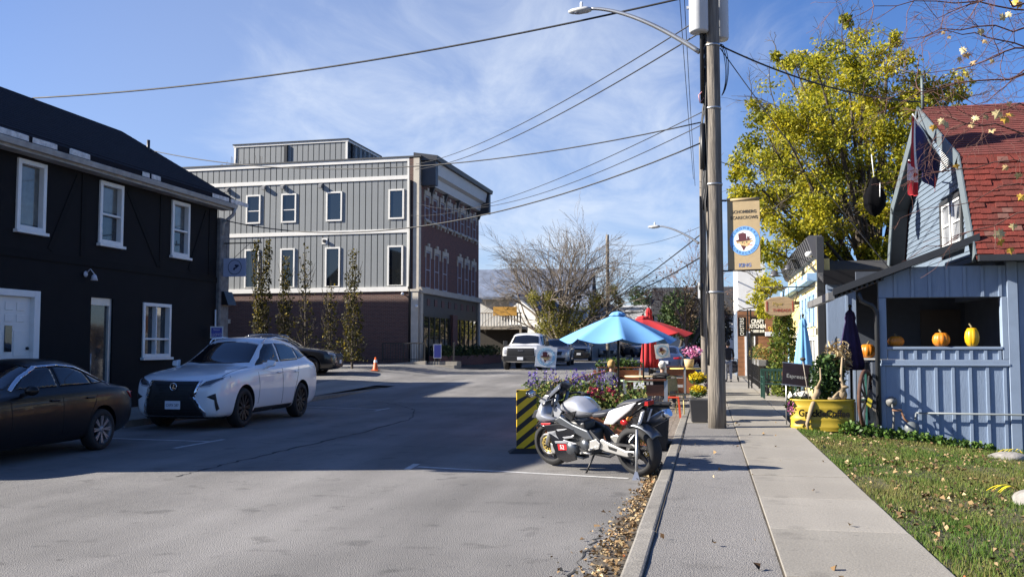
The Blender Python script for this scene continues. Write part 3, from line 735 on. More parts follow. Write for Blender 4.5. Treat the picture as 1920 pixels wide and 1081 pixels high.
for i in range(16):
    a = rt.pix(random.uniform(448, 520), 300)[0]; P = rt.p(a, ZT['top']-.1, 1.8); mb.tube([P, P+Vector((random.uniform(-.25,.25), 0, random.uniform(.5, 1.3)))], .012, 4)
tag(mb.build('bare_stems', barkm), 'row of bare plant stems on the grey roof edge', 'plant', kind='stuff')
# brick front: windows with stone hoods
stonef = mat('hood_stone', (.36, .32, .27), .8, var=.15)
def hoods(w, a0, a1, z1, par):
    mb = MB(); w.box(mb, a0-.16, a1+.16, z1+.02, z1+.28, .002, .07); w.box(mb, a0-.18, a0-.02, z1-.35, z1+.02, .002, .06); w.box(mb, a1+.02, a1+.18, z1-.35, z1+.02, .002, .06)
    w.poly(mb, [((a0+a1)/2-.12, z1+.28), ((a0+a1)/2+.12, z1+.28), ((a0+a1)/2+.17, z1+.46), ((a0+a1)/2-.17, z1+.46)], .002, .09)
    mb.build('stone_hood', stonef, par, world=True)
    
fz = lambda u, v: gf.pix(u, v)[1]
t0_, t1_ = fz(797, 411), fz(797, 366); m0_, m1_ = fz(800, 540), fz(800, 471)
for i in range(8):
    a = .9 + i*1.42; f_ = window(gf, GB, a, a+.8, t0_, t1_, mat('pale_frame', (.24, .26, .32), .5), glass, .07, .02, rails=((t0_+t1_)/2,), dg=-.05, back=-.1); hoods(gf, a, a+.8, t1_, GB)
    mb = MB(); gf.box(mb, a-.12, a+.92, t0_-.14, t0_-.01, .002, .14); gf.box(mb, a-.08, a+.04, t0_-.3, t0_-.141, .002, .1); gf.box(mb, a+.76, a+.88, t0_-.3, t0_-.141, .002, .1); mb.build('stone_sill', stonef, GB, world=True)
for a in (1.1, 2.7, 4.3, 7.4, 9.0, 10.6):
    window(gf, GB, a, a+.85, m0_, m1_, MATS['pale_frame'], glass, .07, .02, rails=((m0_+m1_)/2,), dg=-.05, back=-.1); hoods(gf, a, a+.85, m1_, GB)
# cornice
cm = mat('cornice_grey', (.42, .44, .47), .5, var=.05); cd = mat('cornice_dark', (.035, .037, .045), .5)
zc0 = ZT['top']
mb = MB(); mb.prism([(.0, zc0-1.35), (.25, zc0-1.3), (.35, zc0-.85), (.62, zc0-.75), (.75, zc0-.12), (0, zc0-.12)], lambda d, z, a: gf.p(a, z, d), .75, D-.55); mb.build('cornice', cm, GB, world=True)
mb = MB(); mb.prism([(-.4, zc0-.12), (.95, zc0-.12), (1.0, zc0+.12), (-.4, zc0+.35)], lambda d, z, a: gf.p(a, z, d), .1, D+.05); mb.build('cornice_roof', cd, GB, world=True)
for a in (.25, D-.5):
    mb = MB(); gf.box(mb, a, a+.45, zc0-1.5, zc0-.122, .002, .85); mb.build('cornice_end', cd, GB, world=True)
for i in range(5):
    a = 1.9 + i*2.55; mb = MB(); mb.prism([(0, zc0-1.9), (.12, zc0-1.85), (.3, zc0-1.36), (0, zc0-1.36)], lambda d, z, k: gf.p(a+k, z, d), -.1, .1); mb.build('cornice_bracket', cd, GB, world=True)
mb = MB(); gf.box(mb, 4.2, 5.2, zc0-.2, zc0+1.1, -1.6, -.9); mb.build('chimney', limestone, GB, world=True)
# shop floor on the front
z3 = ZT['b3']
mb = MB(); gf.box(mb, -.05, D+.05, z3-.2, z3, .001, .22); gf.box(mb, -.05, D+.05, z3+.001, z3+.12, .001, .16); mb.build('stone_string', stonef, GB, world=True)
mb = MB(); gf.box(mb, .5, D, 0, z3-.201, -.35, -.001); mb.build('shop_wall', mat('dark_shopfront', (.03, .026, .026), .5), GB, world=True)
for i in range(8):
    a = 1.4+i*1.35; mb = MB(); gf.box(mb, a, a+.5, z3-.85, z3-.45, .0, .03); mb.build('frieze_panel', mat('frieze_brick', (.1, .045, .04), .7), GB, world=True)
mb = MB(); gf.box(mb, -.02, .4, .3, z3-.201, .001, .12); gf.box(mb, D-.3, D+.02, .3, z3-.201, .001, .12); mb.build('stone_pier', stonef, GB, world=True)
gold = mat('reflecting_glass', (.03, .028, .02), .02, var=0, spec=1.0)
for (a, b) in ((.7, 5.7), (6.9, 11.9)):
    mb = MB(); nb = 5
    for k in range(nb+1): x = a + (b-a)*k/nb; gf.box(mb, x-.05, x+.05, .8, 3.35, .001, .06)
    gf.box(mb, a-.05, b+.05, 3.35, 3.5, .001, .06); gf.box(mb, a-.05, b+.05, .65, .8, .001, .06)
    f_ = mb.build('shop_window', blackm, GB, world=True)
    for k in range(nb):
        x = a + (b-a)*k/nb; mb = MB(); gf.box(mb, x+.05, x+(b-a)/nb-.05, .8, 3.35, .002, .02); mb.build('pane', gold, f_, world=True)
mb = MB(); gf.box(mb, 5.8, 6.8, .3, 3.6, .001, .2); mb.build('brick_pier', brickf, GB, world=True)
for u, v in ((783, 574), (757, 551)):
    P = gl.p(gl.pix(u, v)[0], gl.pix(u, v)[1], .2); mb = MB(); mb.ball(P, .09); mb.tube([P, P-gl.n*.15], .03, 6); mb.build('security_camera', white, GB, world=True)
# ramp with low concrete wall and railing before the corner
RW = thing('ramp_wall', 'pale low concrete ramp wall before the brick corner', 'wall', (GP[0]-5, GP[1]-1.6, .4))
gw = Wall(gl.p(0, 0, 1.9), gl.ex, gl.n)
mb = MB(); ra0, _ = gw.pix(798, 680); ra1, _ = gw.pix(640, 676)
gw.poly(mb, [(ra0, .2), (ra1, .2), (ra1, .72), (ra1-2.2, .72), (ra0, .92)], -.25, 0); mb.build('wall', concrete, RW, world=True, bevel=.01)
mb = MB(); gw.box(mb, ra0-1.6, ra0-.02, .3, .7, -1.2, .1); gw.box(mb, ra0-1.6, ra0-.02, .7, .88, -1.2, -.4); mb.build('step', concrete, RW, world=True)
RL = thing('railing', 'black steel railing with upright bars on the low ramp wall', 'railing', gw.p(ra0, .9, -.12))
mb = MB(); rr0, rr1 = ra0+.1, gw.pix(716, 660)[0]
mb.beam(gw.p(rr0, 1.85, -.12), gw.p(rr1, 1.85, -.12), .06); mb.beam(gw.p(rr0, 1.0, -.12), gw.p(rr1, 1.0, -.12), .04); mb.build('rail', blackm, RL, world=True)
bar = None
for k in range(17):
    a = rr0 + (rr1-rr0)*k/16; mb = MB(); w_ = .07 if k in (0, 8, 16) else .024; mb.beam(gw.p(a, .88, -.12), gw.p(a, 1.84, -.12), w_); mb.build('post' if w_ > .05 else 'bar', blackm, RL, world=True)
for a in (ra0-.5, ra0-1.4):
    mb = MB(); mb.beam(gw.p(a, .88, -.5), gw.p(a, 1.9, -.5), .09); tag(mb.build('railing_post', blackm), 'black post at the steps ' + ('nearer the railing' if a > ra0-1 else 'beside the brick planter'), 'post')
# brick planter wall along the front with bushes and a small sign
BPl = thing('brick_planter', 'long brown brick planter along the shop windows', 'planter', gf.p(3, .3, 2.0))
mb = MB(); pf = Wall(gf.p(0, 0, 0), gf.ex, gf.n); pf.box(mb, -1.2, 12.5, .2, 1.15, 1.0, 1.6); mb.build('box', brickf, BPl, world=True, bevel=.02)
darkleaf = mat_ramp('dark_leaves', [(0, (.02, .035, .012)), (.6, (.045, .07, .02)), (1, (.10, .12, .03))], .6, .2)
for i in range(7):
    P = pf.p(.6+i*1.8, 1.35, 1.3); o = leaves('planter_shrub', blob_pts(500, P, (.5, .8, .45)), .12, darkleaf); tag(o, ['dark low shrub at the near end of the brick planter', 'second dark shrub from the near end of the brick planter', 'third dark shrub from the near end of the brick planter', 'middle dark shrub of the row in the brick planter', 'third dark shrub from the far end of the brick planter', 'second dark shrub from the far end of the brick planter', 'dark low shrub at the far end of the brick planter'][i], 'shrub', 'shrubs in the brick planter')
def yard_sign(P, rz, w, h, label, txt, board=(.10, .11, .42), posts=True, stake=.5):
    t_ = thing('yard_sign', label, 'sign', P, rz)
    mb = MB(); mb.bx(-w/2, -.012, stake, w/2, .012, stake+h); b = mb.build('board', white, t_)
    mb = MB(); mb.bx(-w/2+.03, -.016, stake+.04, w/2-.03, -.0125, stake+h-.04); mb.build('print', mat('print_blue', board, .5, var=0), b)
    for i, (s_, sz, wd) in enumerate(txt): text(s_, sz, white, 'lettering', b, face_mat(0, -.017, stake+h*(.72-.42*i)), .001, width=wd)
    if posts:
        for sx in (-.35, .35):
            mb = MB(); mb.tube([(sx*w, .016, 0), (sx*w, .016, stake+h*.8)], .008, 5); mb.build('stake', steel, t_)
    return t_
P = pf.p(-1.2, .6, 1.25); yard_sign((P.x+.3, P.y-.25, .7), R(20), .42, .75, 'narrow purple and white election sign at the end of the brick planter', [], stake=.35)
P = onz(404, 690, .3); P = ond(405, 690, 27.3); yard_sign((P.x, P.y, .13), R(14), .37, .35, 'purple election lawn sign beyond the white car roof', [('Simon', .075, 1), ('LLOYD', .115, .9)], stake=1.77)
# ------------------------------------------------------------------ vehicles
tyrem = rubber
rimdark = mat('dark_rim', (.03, .03, .032), .4, metal=.7, var=0)
rimlight = mat('light_rim', (.26, .26, .28), .45, metal=.6, var=0)
chrome = mat('chrome', (.7, .7, .72), .12, metal=1.0, var=0)
carglass = mat('car_glass', (.008, .009, .012), .03, var=0, spec=.9)
blacktrim = mat('black_trim', (.012, .012, .013), .5, var=0)
lampm = mat('lamp_lens', (.35, .36, .4), .08, var=0, spec=.9)
lampd = mat('lamp_dark', (.05, .05, .055), .06, var=0, spec=.9)
redlens = mat('red_lens', (.30, .012, .012), .1, var=0)
platem = mat('plate_white', (.68, .70, .74), .5, var=0)
seam = mat('seam', (.004, .004, .004), .9, var=0)
def loft_body(name, st, m, axles, rad, parent, arch=.055, archmat=blacktrim):
    rings = []
    for (x, zb, belt, top, hw, hwt) in st:
        if top - belt > .2: top += .055; hwt += .05
        belt += .02; hw += .015
        if top - belt < .2:
            g = [(hw*.90, belt+(top-belt)*.30), (hw*.74, belt+(top-belt)*.66), (hw*.42, belt+(top-belt)*.92), (0, top)]
        else:
            g = [(hw*.905, belt+.02), (hwt+.035, top-.115), (hwt*.80, top-.02), (0, top)]
        half = [(0, zb), (hw*.80, zb), (hw*.955, zb+.09), (hw, zb+.48*(belt-zb)), (hw*.988, belt-.11), (hw*.955, belt)] + g
        full = half + [(-a, b) for a, b in half[-2:0:-1]]
        rings.append([(x, a, b) for a, b in full])
    mb = MB(); n = len(rings[0])
    vs = [p for r in rings for p in r]
    fs = [(i*n+k, i*n+(k+1) % n, (i+1)*n+(k+1) % n, (i+1)*n+k) for i in range(len(rings)-1) for k in range(n)]
    fs += [tuple(range(n))[::-1], tuple(range((len(rings)-1)*n, len(rings)*n))]
    mb.add(vs, fs, 0, True)
    o = mb.build(name, [m, archmat], parent)
    md = o.modifiers.new('s', 'SUBSURF'); md.levels = md.render_levels = 2
    cut = MB()
    for ax in axles:
        for sgn in (1, -1):
            M = Matrix.Translation((ax, sgn*.62, rad+.02)) @ Matrix.Rotation(R(90), 4, 'X')
            N_ = 36; vs = [M @ Vector(((rad+arch)*math.cos(2*math.pi*k/N_), (rad+arch)*math.sin(2*math.pi*k/N_), h)) for h in (-.42, .5) for k in range(N_)]
            cut.add(vs, [tuple(range(N_))[::-1], tuple(range(N_, 2*N_))] + [(k, (k+1) % N_, N_+(k+1) % N_, N_+k) for k in range(N_)])
    c = cut.build('cutter', archmat, parent)
    bo = o.modifiers.new('b', 'BOOLEAN'); bo.object = c; bo.operation = 'DIFFERENCE'; bo.solver = 'EXACT'
    bpy.context.view_layer.update()
    applied(o); bpy.data.objects.remove(c)
    for p in o.data.polygons:
        c_ = p.center
        for ax in axles:
            if math.hypot(c_.x-ax, c_.z-rad-.02) < rad+arch+.006 and c_.z < rad*2+.2 and abs(c_.y) > .15 and (abs(p.normal.y) < .35 or abs(c_.y) < .5): p.material_index = 1 if len(o.data.materials) > 1 else 0
    bm = bmesh.new(); bm.from_mesh(o.data)
    for e in bm.edges: e.smooth = not (len(e.link_faces) == 2 and e.calc_face_angle(0) > .7)
    bm.to_mesh(o.data); bm.free()
    return o
def project(o, poly, view, m, name, parent, off=.006, res=.065, depth=None):
    """a panel of the given outline laid on the body's surface"""
    bv = BVHTree.FromPolygons([v.co for v in o.data.vertices], [p.vertices for p in o.data.polygons])
    bm = bmesh.new()
    f3 = {'left': lambda a, b: (a, 3, b), 'right': lambda a, b: (a, -3, b), 'front': lambda a, b: (6, a, b), 'rear': lambda a, b: (-6, a, b), 'top': lambda a, b: (a, b, 5)}[view]
    dr = {'left': (0, -1, 0), 'right': (0, 1, 0), 'front': (-1, 0, 0), 'rear': (1, 0, 0), 'top': (0, 0, -1)}[view]; dr = Vector(dr)
    bm.faces.new([bm.verts.new(f3(a, b)) for a, b in poly])
    for _ in range(5):
        bmesh.ops.triangulate(bm, faces=bm.faces[:])
        lg = [e for e in bm.edges if e.calc_length() > res]
        if not lg: break
        bmesh.ops.subdivide_edges(bm, edges=lg, cuts=1)
    bmesh.ops.triangulate(bm, faces=bm.faces[:])
    last = None
    for v in bm.verts:
        hit, nr, _, _ = bv.ray_cast(v.co, dr)
        if hit is None:
            hit, nr, _, _ = bv.find_nearest(v.co + dr*(2.2 if view in ('left','right') else 4))
            tgt = v.co.copy(); 
            if view in ('left', 'right'): tgt.y = hit.y
            elif view == 'top': tgt.z = hit.z
            else: tgt.x = hit.x
            hit = tgt
        v.co = hit - dr*off
    bmesh.ops.recalc_face_normals(bm, faces=bm.faces[:])
    av = sum((f.normal for f in bm.faces), Vector())
    if av.dot(dr) > 0: bmesh.ops.reverse_faces(bm, faces=bm.faces[:])
    bd = [e for e in bm.edges if e.is_boundary]
    ex = bmesh.ops.extrude_edge_only(bm, edges=bd)
    for v in [g for g in ex['geom'] if isinstance(g, bmesh.types.BMVert)]: v.co += dr*(off+.012)
    me = bpy.data.meshes.new(name); bm.to_mesh(me); bm.free()
    me.materials.append(m)
    for p in me.polygons: p.use_smooth = abs(p.normal.dot(dr)) > .3
    q = bpy.data.objects.new(name, me); COL.objects.link(q); q.parent = parent
    return q
def ribbon(pts, w):
    pts = [Vector((a, b)) for a, b in pts]; lft = []; rgt = []
    for i, p in enumerate(pts):
        d = (pts[min(i+1, len(pts)-1)] - pts[max(0, i-1)]).normalized(); n = Vector((-d.y, d.x))*w/2
        lft.append(tuple(p+n)); rgt.append(tuple(p-n))
    return lft + rgt[::-1]
WHEEL = {}
def wheel_meshes(rad, wid, rm, sp):
    key = (rad, wid, rm.name, sp)
    if key in WHEEL: return WHEEL[key]
    X = Matrix.Rotation(R(-90), 4, 'X')          # local z becomes +y (outer side)
    ri = rad*.68
    mb = MB(); mb.lathe([(ri, -wid/2), (rad*.93, -wid/2), (rad, -wid*.32), (rad, wid*.32), (rad*.93, wid/2), (ri, wid/2), (ri-.01, wid*.3)], 36, X)
    ty = mb.build('tyre', tyrem)
    mb = MB(); mb.lathe([(ri, -wid/2), (ri-.015, -wid*.2), (ri-.02, wid*.3), (ri+.004, wid/2+.004)], 36, X)
    mb.lathe([(.001, wid*.42), (.05, wid*.42), (.065, wid*.3), (.065, -.02), (.001, -.02)], 18, X)
    for k in range(sp):
        t = 2*math.pi*k/sp
        for dt in (-.10, .10):
            a = Vector((math.cos(t+dt*.3)*.05, wid*.34, math.sin(t+dt*.3)*.05)); b = Vector((math.cos(t+dt)*(ri-.01), wid*.40, math.sin(t+dt)*(ri-.01)))
            mb.beam(a, b, .026 if sp > 6 else .04, .03, up=(0, 1, 0))
    mb.lathe([(.001, -.03), (ri-.02, -.03), (ri-.02, -.05), (.001, -.05)], 24, X, 1)
    rmo = mb.build('rim', [rm, blacktrim])
    WHEEL[key] = (ty.data, rmo.data)
    bpy.data.objects.remove(ty); bpy.data.objects.remove(rmo)
    return WHEEL[key]
def add_wheels(root, axles, rad, half, rm, sp=5, wid=.24):
    ty, rd = wheel_meshes(rad, wid, rm, sp)
    for ax in axles:
        for sg in (1, -1):
            w_ = bpy.data.objects.new('wheel', ty); COL.objects.link(w_); w_.parent = root; w_.location = (ax, sg*(half-wid/2-.015), rad)
            if sg < 0: w_.rotation_euler = (0, 0, math.pi)
            r_ = bpy.data.objects.new('rim', rd); COL.objects.link(r_); r_.parent = w_
def mirror(poly): return [(-a, b) for a, b in poly]
def plate(root, x, z, txt, front=True, y=0.0):
    s = 1 if front else -1
    mb = MB(); mb.bx(x-.008, y-.155, z-.075, x+.008, y+.155, z+.075); p = mb.build('licence_plate', platem, root, bevel=.004)
    if txt:
        M = Matrix.Translation((x+s*.0095, y, z-.005)) @ Matrix.Rotation(R(90*s), 4, 'Z') @ Matrix.Rotation(R(90), 4, 'X')
        text(txt, .07, navy, 'lettering', p, M, .0005, width=.85)
def carpaint(name, c, metal=.0, rough=.3): return mat(name, c, rough, metal=metal, var=.03, vs_=1.2, coat=1.0, spec=.5)

def build_suv(name, label, paint_, loc, rz, txt='', fancy=False, group=None, rims=rimdark, glassm=carglass, plate_=True):
    t = thing(name, label, 'car', loc, rz, group)
    st = [(2.445, .36, .66, .74, .60, .5), (2.39, .26, .80, .885, .76, .6), (2.25, .20, .90, .99, .885, .6), (1.9, .19, .985, 1.07, .935, .6), (1.45, .19, 1.03, 1.13, .95, .6),
          (1.0, .2, 1.07, 1.17, .95, .6), (.78, .2, 1.085, 1.22, .95, .62), (.02, .2, 1.105, 1.615, .95, .64), (-.35, .2, 1.115, 1.69, .95, .645), (-1.0, .2, 1.14, 1.685, .95, .63), (-1.62, .2, 1.17, 1.60, .945, .60),
          (-1.95, .2, 1.18, 1.50, .94, .57), (-2.27, .24, 1.13, 1.25, .92, .5), (-2.40, .32, .98, 1.06, .87, .5), (-2.445, .42, .80, .86, .74, .5)]
    ax = (1.41, -1.38)
    b = loft_body('body', st, paint_, ax, .37, t)
    add_wheels(t, ax, .375, .95, rims, 10)
    for sd in ('left', 'right'):
        project(b, [(.54, 1.215), (-.28, 1.225), (-.30, 1.60), (-.03, 1.585), (.22, 1.45)], sd, glassm, 'window', t, .008)
        project(b, [(-.36, 1.225), (-1.29, 1.25), (-1.22, 1.53), (-.85, 1.60), (-.36, 1.605)], sd, glassm, 'window', t, .008)
        project(b, [(-1.35, 1.265), (-1.98, 1.34), (-1.62, 1.45), (-1.28, 1.52)], sd, glassm, 'window', t, .008)
        for pts in ([(.86, 1.12), (.80, .75), (.84, .32)], [(-.32, 1.14), (-.33, .6), (-.34, .32)], [(-1.22, 1.16), (-1.12, .9), (-.98, .62), (-.92, .35)]):
            project(b, ribbon(pts, .013), sd, seam, 'door_seam', t, .002, .12)
        project(b, [(.93, .34), (-.90, .34), (-.90, .22), (.93, .22)], sd, blacktrim, 'sill_trim', t, .01)
        for hx in (-.12, -1.02):
            mb = MB(); s_ = 1 if sd == 'left' else -1; mb.bx(hx-.1, s_*.955, .985, hx+.1, s_*.985, 1.02); mb.build('door_handle', paint_, t, bevel=.012, seg=2)
        for axx in ax:   # dark arch lip
            pts = [(axx+.44*math.cos(R(a)), .39+.44*math.sin(R(a))) for a in range(-20, 201, 12)]
            if not fancy: project(b, ribbon(pts, .05), sd, blacktrim, 'arch_trim', t, .006, .1)
        s_ = 1 if sd == 'left' else -1
        mb = MB(); mb.hull8([(.50, s_*.99, 1.11), (.50, s_*1.16, 1.14), (.60, s_*1.14, 1.15), (.64, s_*1.0, 1.12), (.49, s_*.98, 1.27), (.49, s_*1.17, 1.25), (.56, s_*1.14, 1.24), (.60, s_*1.0, 1.26)]); mb.beam((.56, s_*.9, 1.09), (.55, s_*1.03, 1.13), .05); mb.build('mirror', [paint_], t, bevel=.03, seg=3)
        project(b, [(.76, 1.16), (.45, 1.19), (.36, 1.33)], sd, blacktrim, 'mirror_base', t, .011)
    # windscreen, rear screen
    project(b, [(.74, .68), (.88, .35), (.92, 0), (.88, -.35), (.74, -.68), (.06, -.56), (.0, 0), (.06, .56)], 'top', glassm, 'windscreen', t, .006)
    project(b, [(-2.20, .66), (-2.22, -.66), (-1.72, -.52), (-1.72, .52)], 'top', glassm, 'rear_window', t, .006)
    project(b, ribbon([(2.1, .80), (1.5, .78), (.98, .76)], .012), 'top', seam, 'bonnet_seam', t, .002)
    project(b, ribbon([(2.1, -.80), (1.5, -.78), (.98, -.76)], .012), 'top', seam, 'bonnet_seam', t, .002)
    for s_ in (1, -1):
        tl = [(s_*.88, 1.08), (s_*.45, 1.02), (s_*.45, .90), (s_*.88, .92)]
        project(b, tl, 'rear', redlens, 'tail_light', t, .006)
        mb = MB(); mb.tube([(.0, s_*.60, 1.60), (-.12, s_*.61, 1.685), (-.6, s_*.62, 1.72), (-1.35, s_*.58, 1.685), (-1.5, s_*.56, 1.6)], .016, 6); mb.build('roof_rail', chrome, t)
    mb = MB(); mb.hull8([(-1.6, -.54, 1.55), (-1.6, .54, 1.55), (-2.0, .5, 1.50), (-2.0, -.5, 1.50), (-1.6, -.54, 1.62), (-1.6, .54, 1.62), (-2.0, .5, 1.525), (-2.0, -.5, 1.525)]); mb.build('spoiler', paint_, t, bevel=.008)
    if fancy:
        # hourglass grille in a bright surround with slats, slim lamps, slashed fog openings
        gr = [(.47, .90), (.36, .78), (.30, .70), (.38, .60), (.58, .33), (.56, .27)]
        sur = [(.53, .915), (.41, .79), (.345, .70), (.43, .60), (.64, .33), (.60, .235)]
        project(b, sur + mirror(sur)[::-1], 'front', chrome, 'grille_surround', t, .010)
        g = project(b, gr + mirror(gr)[::-1], 'front', blacktrim, 'grille', t, .016)
        for k in range(11):
            z = .33 + k*.05; hw_ = np.interp(z, [.27, .33, .60, .70, .78, .90], [.56, .58, .38, .30, .36, .47]) - .02
            project(b, [(-hw_, z), (hw_, z), (hw_, z+.012), (-hw_, z+.012)], 'front', rimdark, 'slat', g, .024, .1)
        for s_ in (1, -1):
            project(b, [(s_*a, z) for a, z in ((.50, .80), (.60, .895), (.885, .985), (.90, .955), (.70, .815))], 'front', lampd, 'headlight', t, .010)
            project(b, [(s_*a, z) for a, z in ((.52, .795), (.70, .81), (.86, .93), (.86, .945), (.70, .835), (.53, .812))], 'front', lampm, 'light_strip', t, .016)
            project(b, [(s_*a, z) for a, z in ((.66, .62), (.80, .68), (.84, .40), (.80, .36), (.785, .56))], 'front', blacktrim, 'fog_opening', t, .010)
            mb = MB(); mb.ball((2.27, s_*.77, .585), .035, 8, 6); mb.build('fog_lamp', lampm, t)
        project(b, [(-.86, .25), (.86, .25), (.80, .20), (-.80, .20)], 'front', blacktrim, 'lower_lip', t, .012)
        mb = MB(); M = Matrix.Translation((2.455, 0, .80)) @ Matrix.Rotation(R(90), 4, 'Y')
        mb.lathe([(.058, 0), (.072, 0), (.072, .02), (.058, .02), (.058, 0)], 28, M); mb.beam((2.47, .02, .845), (2.47, -.01, .77), .016); mb.beam((2.47, -.01, .77), (2.47, .05, .775), .016)
        mb.build('emblem', chrome, t)
        plate(t, 2.485, .47, txt, y=0.0)
        mb = MB(); mb.hull8([(-.05,-.012,1.69),(.02,-.012,1.69),(.02,.012,1.69),(-.05,.012,1.69),(-.15,-.006,1.745),(-.10,-.006,1.745),(-.10,.006,1.745),(-.15,.006,1.745)]); o = mb.build('aerial_fin', paint_, t); o.location = (-1.1, 0, .0)
    else:
        project(b, [(-.5, .88), (.5, .88), (.42, .66), (-.42, .66)], 'front', blacktrim, 'grille', t, .012)
        project(b, [(-.7, .5), (.7, .5), (.62, .3), (-.62, .3)], 'front', blacktrim, 'air_intake', t, .012)
        for s_ in (1, -1): project(b, [(s_*.54, .90), (s_*.86, .95), (s_*.88, .85), (s_*.6, .78)], 'front', lampm, 'headlight', t, .012)
        plate(t, 2.47, .55, txt)
    if plate_: plate(t, -2.45, .80, '', False)
    return t

def build_sedan(name, label, paint_, loc, rz, group=None, rims=rimlight, txt=''):
    t = thing(name, label, 'car', loc, rz, group)
    st = [(2.33, .34, .58, .64, .62, .5), (2.27, .24, .70, .77, .77, .5), (2.08, .18, .80, .87, .865, .5), (1.5, .16, .87, .95, .895, .5), (.95, .17, .91, 1.0, .90, .55), (.72, .17, .925, 1.06, .90, .57),
          (-.05, .17, .945, 1.38, .90, .57), (-.5, .17, .955, 1.445, .90, .575), (-1.05, .17, .965, 1.40, .895, .56), (-1.55, .18, .975, 1.20, .89, .52), (-1.85, .2, .97, 1.06, .88, .5), (-2.2, .26, .94, 1.02, .82, .5), (-2.31, .34, .83, .90, .74, .5), (-2.34, .44, .66, .72, .62, .5)]
    ax = (1.40, -1.33)
    b = loft_body('body', st, paint_, ax, .325, t, .05, paint_)
    add_wheels(t, ax, .33, .90, rims, 8, .21)
    for sd in ('left', 'right'):
        s_ = 1 if sd == 'left' else -1
        project(b, [(.50, 1.045), (-.30, 1.055), (-.31, 1.35), (-.05, 1.335), (.25, 1.19)], sd, carglass, 'window', t, .008)
        project(b, [(-.37, 1.055), (-1.12, 1.065), (-1.06, 1.265), (-.72, 1.345), (-.37, 1.35)], sd, carglass, 'window', t, .008)
        project(b, [(-1.16, 1.07), (-1.5, 1.085), (-1.36, 1.15), (-1.11, 1.245)], sd, carglass, 'window', t, .008)
        project(b, ribbon([(.62, 1.03), (.25, 1.215), (-.1, 1.36), (-.5, 1.38), (-.9, 1.345), (-1.25, 1.23), (-1.57, 1.09), (-1.58, 1.03)], .026), sd, chrome, 'window_trim', t, .018, .06)
        for pts in ([(-.335, .98), (-.34, .6), (-.35, .28)], [(-1.2, 1.0), (-1.12, .78), (-1.0, .60), (-.93, .3)], [(.78, .97), (.74, .6), (.78, .3)]): project(b, ribbon(pts, .012), sd, seam, 'door_seam', t, .002, .12)
        for hx in (-.14, -.98):
            mb = MB(); mb.bx(hx-.1, s_*.895, .84, hx+.1, s_*.925, .87); mb.build('door_handle', paint_, t, bevel=.012, seg=2)
        mb = MB(); mb.ball((.5, s_*1.0, 1.03), .12, 12, 8, sq=(.6, .9, .6)); mb.beam((.5, s_*.84, .96), (.5, s_*.97, 1.0), .05); mb.build('mirror', paint_, t)
        project(b, [(s_*.84, .90), (s_*.42, .87), (s_*.42, .79), (s_*.80, .78)], 'rear', redlens, 'tail_light', t, .008)
        project(b, [(-2.02, .915), (-2.3, .90), (-2.3, .80), (-2.15, .80)], sd, redlens, 'tail_light', t, .008)
        project(b, [(s_*.5, .76), (s_*.82, .80), (s_*.84, .72), (s_*.55, .68)], 'front', lampm, 'headlight', t, .012)
        mb = MB(); mb.tube([(-2.30, s_*.55, .30), (-2.38, s_*.55, .30)], .045, 12); mb.build('exhaust_tip', chrome, t)
    project(b, [(.66, .66), (.82, .3), (.85, 0), (.82, -.3), (.66, -.66), (-.02, -.54), (-.07, 0), (-.02, .54)], 'top', carglass, 'windscreen', t, .006)
    project(b, [(-1.78, .60), (-1.82, -.60), (-1.12, -.5), (-1.12, .5)], 'top', carglass, 'rear_window', t, .006)
    project(b, [(-.55, .70), (.55, .70), (.48, .36), (-.48, .36)], 'front', blacktrim, 'grille', t, .012)
    plate(t, -2.36, .62, '', False); plate(t, 2.35, .45, txt)
    return t

